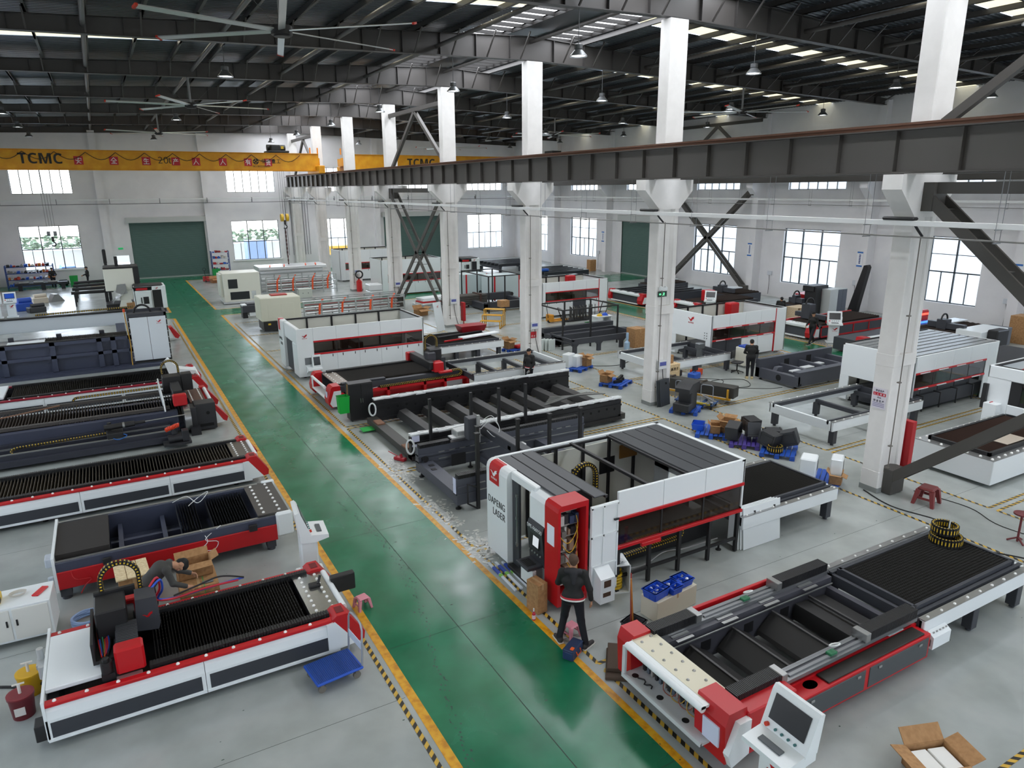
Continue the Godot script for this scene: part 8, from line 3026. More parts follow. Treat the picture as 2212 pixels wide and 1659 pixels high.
	carton("cardboard_box", "carton at the back corner of the bracket pallet", V(17.2, 0.14, -22.6), 0.4, 0.36, 0.32, 0.4, true)
	for i in 5:
		var m := MB.new()
		m.cbox(-0.2, 0, -0.05, 0.2, 0.12, 0.05, 0.01); m.cbox(-0.06, 0.12, -0.05, 0.06, 0.2, 0.05, 0.01)
		solo("steel_bracket", m, BLACK, "black steel bracket lying on the bracket pallet", "bracket", V(17.5 + 0.12 * i, 0.14, -22.2 - 0.09 * i), 0.3 * i, "black brackets on the pallet")
	pallet("blue pallet between the bladed table and the third column", V(17.1, 0, -30.1), 0.4, 0.9, 0.8)
	carton("cardboard_box", "carton on the pallet at the third column", V(16.9, 0.14, -30.2), 0.42, 0.4, 0.4, 0.2, true)
	var rb := MB.new()
	rb.cbox(-0.22, 0, -0.15, 0.22, 0.16, 0.15, 0.04)
	solo("red_bag", rb, mat("c0141e", 0.5), "red printed bag beside the carton at the third column", "bag", V(17.35, 0.14, -30.0), 0.3)
	# second column: leaning sheets, crate
	sheet_stack("grey and white panel leaning on the second column", V(17.05, 0, -19.05), 0.25, 0.6, 1.0, 3, mat("43474b", 0.5))
	var cr2 := thing("wooden_crate", "pale plywood crate with black lettering behind the second column", "crate", V(19.6, 0, -21.7), 0.1)
	var cm := MB.new()
	cm.cbox(-0.4, 0, -0.4, 0.4, 0.82, 0.4, 0.01)
	part("box_body", cm, painted(["c2a67c", "ccb38b", "d6c09a"], [0.2, 0.5, 0.8], 0.02, 1.1, 0.7), cr2)
	han(cr2, "大鹏激光", V(-0.22, 0.62, 0.402), FACE_Z, 0.13, 0.15, mat("3a2c20", 0.8))
	carton("cardboard_box", "closed carton on top of the plywood crate", V(19.55, 0.82, -21.75), 0.5, 0.5, 0.34, 0.1)
	# beam on a yellow dolly
	var dl := thing("beam_dolly", "yellow wheeled dolly carrying a long dark beam", "dolly", V(19.0, 0, -19.6), -1.18)
	var dm := MB.new()
	for z in [-0.3, 0.3]: dm.box(-1.7, 0.18, z - 0.03, 1.7, 0.24, z + 0.03)
	for x in [-1.6, 0.0, 1.6]:
		dm.box(x - 0.03, 0.18, -0.33, x + 0.03, 0.24, 0.33)
		for z in [-0.33, 0.33]: dm.box(x - 0.03, 0.24, z - 0.03, x + 0.03, 0.6, z + 0.03)
	part("frame", dm, mat("c08e1c", 0.5), dl)
	for x in [-1.4, 1.4]:
		for z in [-0.28, 0.28]:
			var w := MB.new()
			w.cyl(V(x, 0.09, z - 0.025), V(x, 0.09, z + 0.025), 0.09, 12)
			part("wheel", w, mat("8a857c", 0.6), dl)
	var bm := MB.new()
	bm.cbox(-1.9, 0, -0.24, 1.8, 0.42, 0.24, 0.02)
	var bmo := solo("steel_beam", bm, mat("32312d", 0.6), "long dark beam resting on the yellow dolly, webbing straps over it", "beam", V(19.0, 0.245, -19.6), -1.18)
	var sp := MB.new()
	for x in [-0.9, 0.4]: sp.tube([V(x, 0.05, 0.26), V(x + 0.05, 0.3, 0.27), V(x + 0.1, 0.44, 0.1), V(x + 0.15, 0.44, -0.2)], 0.04, 6)
	part("webbing_strap", sp, mat("453d33", 0.9), bmo)
	for q in [[V(18.2, 0, -19.1), "grey hand cart with tall loop handle by the black head unit"], [V(18.6, 0, -18.2), "grey hand cart loaded with steel offcuts"]]:
		var hc := thing("hand_cart", q[1], "cart", q[0], 0.5)
		var hm := MB.new()
		hm.cbox(-0.35, 0.14, -0.25, 0.35, 0.18, 0.25, 0.01)
		part("deck", hm, mat("2a4a7a", 0.5), hc)
		var hh := MB.new()
		hh.tube([V(-0.33, 0.18, -0.22), V(-0.36, 0.88, -0.22), V(-0.36, 0.92, -0.15), V(-0.36, 0.92, 0.15), V(-0.36, 0.88, 0.22), V(-0.33, 0.18, 0.22)], 0.016, 6)
		part("push_handle", hh, mat("9aa0a6", 0.4, 0.4), hc)
		for x in [-0.28, 0.28]:
			for z in [-0.18, 0.18]:
				var w := MB.new()
				w.cyl(V(x, 0.06, z - 0.02), V(x, 0.06, z + 0.02), 0.06, 10)
				w.box(x - 0.02, 0.08, z - 0.02, x + 0.02, 0.15, z + 0.02)
				part("caster", w, BLACK, hc)
	for i in 4:
		var m := MB.new()
		m.cbox(-0.45, 0, -0.05, 0.45, 0.04, 0.05, 0.005)
		solo("steel_offcut", m, STEEL, "steel strip offcut lying across the grey hand cart", "offcut", V(18.6, 0.182 + 0.042 * i, -18.2), 0.4 + 0.3 * i, "offcuts on the hand cart")
	var fl := MB.new()
	fl.tube(resample(smooth([V(19.6, 0.01, -22.4), V(20.8, 0.01, -21.6), V(21.8, 0.01, -20.7), V(21.0, 0.01, -19.9), V(22.0, 0.01, -19.4), V(22.6, 0.01, -20.3), V(21.4, 0.01, -20.8), V(20.8, 0.01, -20.1), V(22.2, 0.01, -18.9), V(23.0, 0.01, -18.6)]), 0.12), 0.014, 5)
	solo("floor_cable", fl, RUBBER, "tangle of black cable on the floor beside the slate bed casting", "cable")
	fl = MB.new()
	fl.tube(resample(smooth([V(17.0, 0.01, -28.0), V(18.2, 0.01, -25.9), V(19.6, 0.01, -25.0), V(21.0, 0.01, -25.4), V(20.6, 0.01, -23.8)]), 0.12), 0.018, 5)
	solo("floor_cable", fl, RUBBER, "black cable looping round the pallet left of the arched frame", "cable")
	# cart, chair, bin, tool boxes by the standing man
	var wc := thing("work_cart", "cream work cart topped with a blue tray before the striped-trousered man", "cart", V(24.4, 0, -21.9))
	var wm := MB.new()
	wm.cbox(-0.3, 0.1, -0.3, 0.4, 0.9, 0.25, 0.02)
	part("body", wm, mat("d8d6c6", 0.5), wc)
	var wt := MB.new()
	wt.cbox(-0.25, 0.9, -0.2, 0.2, 0.98, 0.2, 0.01)
	part("blue_tray", wt, mat("2148a8", 0.4), wc)
	bin_box("rubbish_bin", "small grey bin beside the cream work cart", V(25.3, 0, -22.2), 0.3, 0.3, 0.6, mat("4a4d50", 0.6))
	var ch := thing("office_chair", "black swivel chair behind the standing man", "chair", V(23.3, 0, -21.3), 0.4)
	var c1 := MB.new()
	c1.cbox(-0.22, 0.42, -0.22, 0.22, 0.5, 0.22, 0.03)
	part("seat", c1, BLACK, ch)
	c1 = MB.new()
	c1.cbox(-0.2, 0.6, -0.26, 0.2, 0.95, -0.2, 0.03)
	part("backrest", c1, BLACK, ch)
	c1 = MB.new()
	c1.cyl(V(0, 0.08, 0), V(0, 0.42, 0), 0.03, 8)
	for i in 5:
		var t := TAU * i / 5
		c1.bar(V(0, 0.1, 0), V(0.26 * cos(t), 0.04, 0.26 * sin(t)), 0.03, 0.03)
		c1.cyl(V(0.26 * cos(t), 0, 0.26 * sin(t)), V(0.26 * cos(t), 0.05, 0.26 * sin(t)), 0.025, 6)
	part("base", c1, BLACK, ch)
	for q in [[V(21.5, 0, -21.9), "d84a1c", "orange tool case on the floor by the bird-marked enclosure"], [V(21.0, 0, -21.5), "2a5ab8", "blue open tool tray beside the orange case"], [V(20.6, 0, -22.2), "33363a", "grey tool case behind the plywood crate"]]:
		var m := MB.new()
		m.cbox(-0.26, 0, -0.18, 0.26, 0.26, 0.18, 0.03)
		var s := solo("tool_case", m, mat(q[1], 0.45), q[2], "tool case", q[0], 0.3)
		var h := MB.new()
		h.tube([V(-0.08, 0.26, 0), V(-0.08, 0.3, 0), V(0.08, 0.3, 0), V(0.08, 0.26, 0)], 0.012, 6)
		part("handle", h, BLACK, s)
	var gm := thing("gear_motor", "silver and black geared motor stack on the end of the bird-marked machine's table", "motor", V(22.6, 0, -22.9))
	var g1 := MB.new()
	g1.cyl(V(0, 0, 0), V(0, 0.45, 0), 0.14, 14); g1.cyl(V(0, 0.47, 0), V(0, 0.85, 0), 0.13, 14)
	g1.cbox(-0.16, 0.85, -0.16, 0.16, 1.1, 0.16, 0.03)
	part("housing", g1, mat("6f7376", 0.35, 0.4), gm)
	var wd := thing("water_dispenser", "clear water bottle and pump stack beside the tall carton", "bottle", V(22.1, 0, -27.4))
	var w1 := MB.new()
	w1.lathe(Vector3.ZERO, [Vector2(0.001, 0), Vector2(0.14, 0), Vector2(0.14, 0.36), Vector2(0.05, 0.46), Vector2(0.05, 0.5), Vector2(0.07, 0.52), Vector2(0.07, 0.85), Vector2(0.001, 0.87)], 14)
	part("bottle", w1, mat("9ab4cc", 0.15), wd)
	carton("cardboard_box", "tall closed carton beside the water bottle behind the second column", V(22.9, 0, -27.7), 0.7, 0.7, 0.98)
	# fence-like white grilles
	for i in 4:
		var m := MB.new()
		m.cbox(0, 0, -0.02, 0.5, 0.55, 0.02, 0.01)
		for k in 6: m.box(0.06 + 0.07 * k, 0.04, 0.02, 0.09 + 0.07 * k, 0.51, 0.03)
		solo("slatted_panel", m, mat("c7cfcc", 0.5), "white slatted panel leaning in the row right of the third column", "panel", V(18.2 + 0.12 * i, 0, -29.5 + 0.12 * i), 0.3, "slatted panels by the third column")
	var lp := thing("panel_sheet", "tall blank white panel with a small red mark leaning on the fourth column", "panel", V(16.15, 0, -36.75), 0.5)
	var l1 := MB.new()
	l1.cbox(-0.35, 0, -0.02, 0.35, 1.65, 0.02, 0.006)
	var l2 := part("sheet", l1, mat("d3dadc", 0.35), lp)
	l2.rotation.x = -0.18
	bird(l2, V(0, 1.4, 0.022), FACE_Z, 0.16, RED)
	# yellow step platform
	var ys := thing("step_platform", "yellow welded step platform between the third and fourth columns", "step platform", V(19.5, 0, -36.6), -0.75)
	var ym := mat("c8941e", 0.5)
	for i in 3:
		var t := MB.new()
		t.cbox(-0.6 + 0.0, 0.95 - 0.28 * i, -0.3 + 0.42 * i, 0.6, 0.99 - 0.28 * i, 0.12 + 0.42 * i, 0.008)
		part("tread", t, painted(["b58a34", "c79c44", "d0a852"], [0.2, 0.5, 0.8], 0.03, 1.5, 0.7) if i == 0 else ym, ys)
		for x in [-0.58, 0.58]:
			var l := MB.new()
			l.box(x - 0.025, 0, 0.1 + 0.42 * i - 0.025, x + 0.025, 0.97 - 0.28 * i, 0.1 + 0.42 * i + 0.025)
			part("leg", l, ym, ys)
	for x in [-0.58, 0.58]:
		var l := MB.new()
		l.box(x - 0.025, 0, -0.3, x + 0.025, 0.97, -0.25); l.box(x - 0.025, 0.02, -0.3, x + 0.025, 0.06, 0.96)
		part("leg", l, ym, ys)
	# pallet truck
	for q in [[V(22.9, 0, -35.7), "c8861a", "orange pallet truck with black handle in front of the farther enclosure", 0.1], [V(7.6, 0, -68.6), "b03434", "red pallet truck at the right side of the far roller shutter", 1.2]]:
		var pj := thing("pallet_truck", q[2], "pallet truck", q[0], q[3])
		var f := MB.new()
		for z in [-0.2, 0.2]: f.cbox(0, 0.06, z - 0.08, 1.15, 0.13, z + 0.08, 0.01)
		f.cbox(-0.2, 0.06, -0.26, 0.05, 0.5, 0.26, 0.03)
		part("fork_frame", f, mat(q[1], 0.45), pj)
		var h := MB.new()
		h.cyl(V(-0.22, 0.3, 0), V(-0.35, 1.0, 0), 0.02, 8)
		h.tube(arc_pts(V(-0.37, 1.14, 0), 0.13, 0, TAU, V(0, 1, 0), V(0, 0, 1), 14), 0.018, 6)
		h.cyl(V(-0.15, 0.09, -0.05), V(-0.15, 0.09, 0.05), 0.09, 12)
		part("tow_handle", h, BLACK, pj)
		for z in [-0.2, 0.2]:
			var w := MB.new()
			w.cyl(V(1.0, 0.04, z - 0.05), V(1.0, 0.04, z + 0.05), 0.04, 10)
			part("load_roller", w, BLACK, pj)
	for i in 9:
		var m := MB.new()
		m.box(-0.3, 0, -0.015, -0.26, 0.75, 0.015); m.box(0.26, 0, -0.015, 0.3, 0.75, 0.015); m.box(-0.3, 0.7, -0.015, 0.3, 0.75, 0.015); m.box(-0.3, 0.05, -0.015, 0.3, 0.1, 0.015)
		for k in 5: m.box(-0.2 + 0.09 * k, 0.1, -0.01, -0.17 + 0.09 * k, 0.7, 0.01)
		var s := solo("scrap_frame", m, mat("3b3a38", 0.6), "dark scrap frame standing in the row on the floor trolley before the farther enclosure", "frame", V(24.2 + 0.24 * i, 0.1, -35.5 - 0.02 * i), 1.2 - 0.03 * i, "scrap frames on the trolley")
		s.rotation.z = 0.25 * sin(i * 2.3)
	var tr := MB.new()
	tr.box(23.7, 0.04, -36.0, 26.7, 0.1, -35.2)
	tr.tube([V(23.8, 0.1, -35.9), V(23.5, 0.8, -35.9), V(23.5, 0.8, -35.3), V(23.8, 0.1, -35.3)], 0.03, 6)
	tr.tube([V(26.6, 0.1, -35.9), V(26.9, 0.95, -35.9), V(26.9, 0.95, -35.3), V(26.6, 0.1, -35.3)], 0.03, 6)
	for x in [23.9, 25.2, 26.5]: tr.cyl(V(x, 0.02, -35.9), V(x, 0.02, -35.3), 0.02, 8)
	solo("floor_trolley", tr, BLACK, "low black trolley with raised ends carrying the scrap frames", "trolley")
	var tc := thing("tool_cart", "white open-sided tool cart with blue and yellow things on top", "cart", V(24.2, 0, -32.4))
	var t1 := MB.new()
	t1.box(-0.5, 0.05, -0.35, 0.5, 0.1, 0.3); t1.box(-0.5, 0.4, -0.35, 0.5, 0.43, 0.3); t1.box(-0.55, 0.76, -0.4, 0.55, 0.8, 0.35); t1.box(-0.5, 0.05, -0.35, -0.1, 0.78, 0.3); t1.box(0.46, 0.05, -0.35, 0.5, 0.78, 0.3); t1.box(-0.5, 0.05, -0.35, 0.5, 0.78, -0.32)
	part("frame", t1, WHITE, tc)
	for q in [[V(24.0, 0.8, -32.3), 0.16, "d8b020", "yellow hard hat on the white tool cart"], [V(24.4, 0.8, -32.35), 0.18, "2450b8", "blue bag on the white tool cart"]]:
		var m := MB.new()
		m.dome(V(0, 0, 0), q[1], 12, q[1] * 0.9)
		m.cyl(V(0, 0, 0), V(0, 0.012, 0), q[1] * 1.15, 14)
		solo("hard_hat" if q[1] < 0.17 else "cloth_bag", m, mat(q[2], 0.4), q[3], "hat" if q[1] < 0.17 else "bag", q[0])
	bin_box("waste_bin", "green bin with a broom beside the white tool cart", V(23.4, 0, -32.4), 0.42, 0.36, 0.48, mat("14863a", 0.5))
	carton("cardboard_box", "open carton on the floor below the middle cross brace", V(17.2, 0, -42.3), 0.7, 0.6, 0.4, 0.2, true)
	carton("cardboard_box", "closed carton on the bed inside the black cage", V(20.9, 0.82, -38.0), 0.6, 0.5, 0.4)

# ---------- far half of the hall, things on the columns and under the roof
func shelf_rack(called: String, label: String, at: Vector3, w: float, h: float, d: float, n: int, post: Material, fill: Array, turn := 0.0) -> void:
	var o := thing(called, label, "shelving", at, turn)
	for x in [0.0, w]:
		for z in [0.0, -d]:
			var p := MB.new()
			p.box(x - 0.03, 0, z - 0.03, x + 0.03, h + 0.15, z + 0.03)
			part("post", p, post, o)
	for i in n:
		var y := 0.15 + (h - 0.15) * i / maxi(1, n - 1)
		var b := MB.new()
		b.box(0, y - 0.04, -d, w, y, 0)
		part("shelf", b, mat("b9c2cc", 0.5) if fill.size() == 1 else post, o)
	rng.seed = int(absf(at.x) * 37 + absf(at.z))
	var basis := Basis(Vector3.UP, turn)
	var c := 0
	for i in n:
		var y := 0.15 + (h - 0.15) * i / maxi(1, n - 1)
		var x := 0.12
		while x < w - 0.2:
			var s := rng.randf_range(0.16, 0.34)
			var m := MB.new()
			var hh := rng.randf_range(0.1, 0.26)
			if c % 3 == 0: m.cbox(0, 0, -d * 0.4, s * 0.8, hh, d * 0.3, 0.02)
			elif c % 3 == 1:
				m.cbox(0, 0, -d * 0.3, s * 0.8, hh * 0.7, d * 0.3, 0.03)
				m.cyl(V(s * 0.4, hh * 0.7, 0), V(s * 0.4, hh, 0), 0.05, 8)
			else:
				m.hexa([V(0.02, 0, d * 0.28), V(s * 0.78, 0, d * 0.28), V(s * 0.78, 0, -d * 0.3), V(0.02, 0, -d * 0.3), V(0, hh * 0.6, d * 0.36), V(s * 0.8, hh, d * 0.36), V(s * 0.8, hh, -d * 0.34), V(0, hh, -d * 0.34)])
			var col: String = ["2456b0", "b8402a", "c9c6bd", "2a2c30", "2f63c4", "8d8f90", "c9762a"][rng.randi() % 7]
			if called == "shelf_rack_small": col = ["b01f2a", "2456b0", "c9c6bd", "8a2a2a"][rng.randi() % 4]
			solo(["parts_bin", "tool_part", "open_bin"][c % 3], m, mat(col, 0.5), "small part or bin on the " + ("blue rack by the left window" if called == "blue_rack" else "little rack right of the roller shutter"), "part", at + basis * V(x, y, -d * 0.5), turn, "parts on the " + called.replace("_", " "))
			x += s
			c += 1

func orange_rack(label: String, at: Vector3, w: float, d: float, h: float, posts: int) -> void:
	var o := thing("tube_rack", label, "rack", at)
	var g := mat("a7adad", 0.4, 0.3)
	for i in posts:
		for z in [0.0, -d]:
			var b := MB.new()
			var x := w * i / (posts - 1)
			b.box(x - 0.04, 0, z - 0.04, x + 0.04, h, z + 0.04)
			part("post", b, g, o)
	for y in [0.25, 0.62, 1.0, h]:
		for z in [0.0, -d]:
			var b := MB.new()
			b.box(0, y - 0.03, z - 0.03, w, y + 0.03, z + 0.03)
			part("rail", b, g, o)
	for i in 5:
		var b := MB.new()
		b.cyl(V(0.2, 0.35 + 0.15 * i, -d * (0.2 + 0.13 * i)), V(w - 0.2, 0.35 + 0.15 * i, -d * (0.2 + 0.13 * i)), 0.05, 8)
		part("roller", b, mat("8f3a34", 0.4) if i % 2 else STEEL, o)
	for i in 4:
		var b := MB.new()
		var x := w * (0.14 + 0.22 * i + (0.06 if i > 1 else 0.0))
		b.bar(V(x, 0.3, 0.06), V(x + 0.05, h * 0.78, 0.06), 0.12, 0.03)
		b.bar(V(x + 0.05, h * 0.78, 0.06), V(x + 0.32, h + 0.08, -0.15), 0.12, 0.03)
		part("orange_strap", b, mat("e8541c", 0.5), o)

func background() -> void:
	# left far corner
	shelf_rack("blue_rack", "blue shelving crowded with parts under the far left window", V(-7.4, 0, -72.6), 3.4, 1.75, 0.7, 4, mat("2a4a8c", 0.5), [])
	var b := MB.new()
	b.box(0, 0.42, -0.5, 3.7, 0.6, 0); b.box(0.2, 0, -0.4, 0.5, 0.42, -0.1); b.box(1.8, 0, -0.4, 2.1, 0.42, -0.1); b.box(3.2, 0, -0.4, 3.5, 0.42, -0.1)
	var bn := solo("bench_beam", b, mat("23262d", 0.5), "low black beam bench in front of the blue shelving", "bench", V(-6.7, 0, -70.2))
	var bt := MB.new()
	for i in 3: bt.cbox(0.3 + i * 1.0, 0.6, -0.3, 1.0 + i * 1.0, 0.72, -0.1, 0.02)
	part("machined_block", bt, STEEL, bn)
	bin_box("waste_bin", "green bin at the foot of the far left window", V(-2.6, 0, -72.6), 0.6, 0.5, 0.8, mat("1ca048", 0.5))
	bin_box("red_bin", "red bin at the left picture edge below the shelving", V(-7.6, 0, -66.0), 0.6, 0.6, 0.9, mat("a8242a", 0.5))
	var rb := MB.new()
	rb.cbox(-0.4, 0, -0.3, 0.4, 0.5, 0.3, 0.15)
	solo("rubbish_sack", rb, BLACK, "black rubbish sack beside the far green bin", "sack", V(-3.4, 0, -72.8))
	console("pair of white consoles at the left edge, right one with blue screen cover", V(-5.7, 0, -55.6), 0.05)
	console("white console at the left edge half cut by the picture border", V(-6.5, 0, -55.5), 0.05)
	var bs := MB.new()
	bs.obox(V(-5.7, 1.37, -55.67), V(0.5, 0.3, 0.03), Basis(Vector3.RIGHT, -0.345))
	solo("screen_cover", bs, mat("1d55c0", 0.3), "blue film over the screen of the left consoles", "film")
	for q in [[V(-5.3, 0, -58.4), "3058b8", 0.9, "blue wrapped motor unit behind the left consoles"], [V(-4.6, 0, -61.8), "c9bfae", 0.7, "pale cartoned machine part on the shiny floor by the left window"], [V(-4.5, 0, -57.2), "3a3c40", 0.6, "dark motor unit beside the left consoles"]]:
		var m := MB.new()
		m.cbox(-0.5, 0, -0.35, 0.5, q[2] * 0.6, 0.35, 0.04)
		m.cyl(V(-0.3, q[2] * 0.75, 0), V(0.5, q[2] * 0.75, 0), q[2] * 0.22, 12)
		solo("machine_part", m, mat(q[1], 0.45), q[3], "machine part", q[0], 0.4)
	var wd := MB.new()
	wd.prism([Vector2(-0.5, 0), Vector2(0.5, 0), Vector2(0.1, 0.55), Vector2(-0.15, 0.55)], 2, -0.3, 0.3)
	solo("sheet_wedge", wd, STEEL, "bright metal wedge on the floor left of the black roller stand", "machine part", V(-3.6, 0, -62.3), 0.5)
	# right of the shutter
	shelf_rack("shelf_rack_small", "little blue-posted rack of red and blue parts right of the far shutter", V(8.55, 0, -71.2), 1.5, 2.3, 0.6, 5, mat("243f78", 0.5), [1])
	bin_box("waste_bin", "green bin in front of the little rack right of the far shutter", V(8.6, 0, -69.6), 0.6, 0.5, 1.0, mat("17984a", 0.5))
	for i in 2: carton("wooden_pallet", ["small timber pallet load right of the red pallet truck", "low timber offcut box beside the little rack"][i], V(8.2 + 0.9 * i, 0, -67.6 - 0.5 * i), 0.7, 0.6, 0.35 + 0.1 * i, 0.2, true, mat("a8764e", 0.8))
	# white box machine and wrapped stock
	var o := thing("white_enclosure", "white sheet-metal box with dark window openings, right of the far aisle", "machine", V(7.0, 0, -53.7))
	b = MB.new()
	b.cbox(0, 0.15, -2.0, 2.5, 2.18, 0, 0.03)
	b.cbox(-0.16, 0.5, -1.8, 0.0, 2.1, -0.4, 0.02)
	part("shell", b, CREAM, o)
	b = MB.new()
	b.box(0.32, 1.1, 0, 0.95, 1.75, 0.01); b.box(0.4, 0.3, 0, 1.7, 0.85, 0.01)
	part("dark_opening", b, mat("22262a", 0.3), o)
	b = MB.new()
	b.box(1.85, 0.3, 0, 2.15, 0.85, 0.012); b.box(-0.1, 0.04, -1.9, 2.5, 0.16, 0.05)
	part("bright_plate", b, mat("d6d9da", 0.2, 0.5), o)
	o = thing("wrapped_stack", "long stack of stock wrapped in milky film behind the orange-strapped rack", "stack", V(10.4, 0, -58.6))
	b = MB.new()
	rng.seed = 4
	for i in 7:
		b.cbox(rng.randf_range(-0.15, 0.1), 0.1 + i * 0.27, -2.2, 5.2 + rng.randf_range(-0.2, 0.2), 0.36 + i * 0.27, rng.randf_range(-0.1, 0.1), 0.05)
	part("film_wrap", b, WRAP, o)
	b = MB.new()
	for x in [0.8, 1.9, 3.6, 4.4]: b.bar(V(x, 2.0, 0.12), V(x + 0.2, 2.05, -0.8), 0.1, 0.04)
	part("orange_strap", b, mat("e8541c", 0.5), o)
	orange_rack("grey tube rack with four orange straps in front of the film-wrapped stack", V(10.4, 0, -56.3), 5.4, 2.2, 1.42, 6)
	orange_rack("grey tube rack with orange straps between the cream cabinet and the open enclosure", V(10.3, 0, -44.4), 6.6, 1.6, 1.12, 7)
	o = thing("electric_box", "pale grey electrical box in front of the first orange-strapped rack", "cabinet", V(12.28, 0, -54.1))
	b = MB.new()
	b.cbox(0, 0, -0.4, 1.0, 0.66, 0, 0.02)
	part("body", b, mat("c3c9bf", 0.5), o)
	b = MB.new()
	for x in [0.3, 0.7]: b.cyl(V(x, 0.34, 0), V(x, 0.34, 0.02), 0.03, 8)
	part("knob", b, BLACK, o)
	o = thing("cream_cabinet", "large cream cabinet on a black base beside the aisle crossing", "cabinet", V(7.22, 0, -41.5))
	b = MB.new()
	b.cbox(0, 0.62, -1.7, 2.25, 1.95, 0, 0.04)
	part("body", b, mat("cfcfbd", 0.45), o)
	b = MB.new()
	b.box(0.1, 0.1, -1.5, 1.4, 0.62, -0.05)
	part("plinth", b, BLACK, o)
	b = MB.new()
	b.cbox(0.4, 0.75, 0, 1.1, 1.6, 0.008, 0.004); b.cbox(1.12, 0.75, 0, 1.85, 1.6, 0.008, 0.004)
	part("door", b, mat("cfcfbd", 0.45), o)
	b = MB.new()
	b.box(0.35, 0.4, -0.049, 0.5, 0.5, -0.045)
	part("yellow_label", b, YDOT, o)
	b = MB.new()
	b.cbox(0.6, 1.95, -1.0, 1.5, 2.02, -0.4, 0.02)
	solo("red_tray", b, mat("a8302a", 0.5), "red tray lying on the cream cabinet", "tray", V(7.4, 0, -41.8))
	o = thing("chiller", "dark grey chiller on a white base at the aisle crossing", "chiller", V(7.1, 0, -47.0))
	b = MB.new()
	b.cbox(0, 0.35, -0.8, 1.8, 0.8, 0, 0.03); b.box(0.3, 0.72, -0.7, 1.8, 0.9, -0.1)
	part("body", b, CHAR, o)
	b = MB.new()
	b.box(0.0, 0.75, -0.75, 0.28, 0.85, -0.05); b.box(0.4, 0.12, -0.7, 1.8, 0.35, -0.05)
	part("white_base", b, WHITE, o)
	b = MB.new()
	b.box(0.0, 0, -0.75, 0.3, 0.4, -0.1)
	part("leg", b, BLACK, o)
	# between the columns
	o = thing("wrapped_stack", "tall film-wrapped white carton stack beside the fifth column", "stack", V(15.7, 0, -47.8))
	b = MB.new()
	for i in 3: b.cbox(0, 0.08 + 0.46 * i, -1.0, 0.95, 0.52 + 0.46 * i, 0, 0.05)
	part("film_wrap", b, WRAP, o)
	var e1 := enclosure("enclosed_cutter", "white enclosure standing before the far windows behind the sixth column", 17.8, -62.0, 5.2, 2.6, 2.7, {"wl": 0.5, "panels": 4})
	var e2 := enclosure("enclosed_cutter", "white enclosure seen through the middle cross brace", 17.9, -51.5, 4.9, 2.6, 2.7, {"wl": 0.5, "panels": 4})
	booth("white booth with red badge and black window behind the fourth column", V(25.0, 1.1, -52.5), 1.6, 1.5, 1.25, true)
	b = MB.new()
	b.box(25.0, 0, -54.0, 26.7, 1.1, -52.5)
	solo("booth_base", b, CHAR, "dark base block carrying the white red-badged booth", "base")
	for q in [[22.2, -46.4, 1.95, "pale cabinet with red corner posts and a round vent, in front of the dark beds"], [23.5, -44.5, 2.3, "second pale red-cornered cabinet inside the black cage"]]:
		var c := thing("red_cornered_cabinet", q[3], "cabinet", V(q[0], 0, q[1]))
		b = MB.new()
		b.cbox(0, 0.15, -1.5, q[2], 1.85, 0, 0.02)
		part("body", b, mat("bccacb", 0.4), c)
		b = MB.new()
		b.box(0.22, 0.1, -0.01, 0.34, 1.85, 0.02); b.box(q[2] - 0.06, 0.1, -0.01, q[2] + 0.02, 1.85, 0.02)
		part("red_post", b, RED, c)
		b = MB.new()
		b.cyl(V(q[2] * 0.72, 0.5, 0), V(q[2] * 0.72, 0.5, 0.02), 0.15, 16)
		part("round_vent", b, BLACK, c)
		b = MB.new()
		b.box(0.45, 0.25, 0, 0.95, 0.5, 0.015)
		part("socket_plate", b, mat("9fb0b2", 0.4), c)
	# stacks under the middle brace
	rng.seed = 33
	for i in 7:
		b = MB.new()
		b.cbox(-1.1, 0, -0.5, 1.1, 0.09, 0.5, 0.01)
		solo("panel_sheet", b, [WHITE, mat("c5cbca", 0.4), RED][mini(2, int(i == 4) * 2)], "sheet-metal panel in the pile under the middle cross brace", "panel", V(19.2 + rng.randf_range(-0.2, 0.2), 0.1 * i, -45.0 + rng.randf_range(-0.2, 0.2)), rng.randf_range(-0.2, 0.2), "pile of panels under the middle brace")
	for q in [["white trim panel lying on the bladed table beside the third column", WHITE, V(15.3, 0.93, -30.3), 2.2, 0.4], ["black rail lying on the bladed table", BLACK, V(14.6, 0.92, -31.0), 2.6, 0.14], ["red strip lying on the bladed table", RED, V(14.4, 0.915, -30.0), 2.4, 0.06]]:
		b = MB.new()
		b.cbox(-q[3] / 2, 0, -q[4] / 2, q[3] / 2, 0.07, q[4] / 2, 0.01)
		solo("loose_panel", b, q[1], q[0], "panel", q[2], 0.16)
	b = MB.new()
	b.hexa([V(-0.6, 0, 0.3), V(0.6, 0, 0.3), V(0.6, 0, -0.3), V(-0.6, 0, -0.3), V(-0.7, 0.32, 0.4), V(0.7, 0.32, 0.4), V(0.7, 0.32, -0.4), V(-0.7, 0.32, -0.4)])
	solo("red_hopper", b, mat("8f1620", 0.45), "dark red sheet hopper on the end of the bladed table by the third column", "hopper", V(15.5, 0.93, -31.6))
	# steel stock in bundles
	o = thing("steel_bundle", "bundle of dark steel profiles on bearers behind the red wall box", "bundle", V(19.5, 0, -43.2))
	for i in 5:
		b = MB.new()
		b.box(0, 0.2 + 0.13 * i, -1.0, 3.0, 0.31 + 0.13 * i, 0)
		part("profile", b, mat("45433f", 0.6), o)
	b = MB.new()
	for x in [0.4, 2.4]: b.box(x, 0, -1.1, x + 0.15, 0.9, 0.05)
	part("bearer", b, mat("4a332c", 0.7), o)
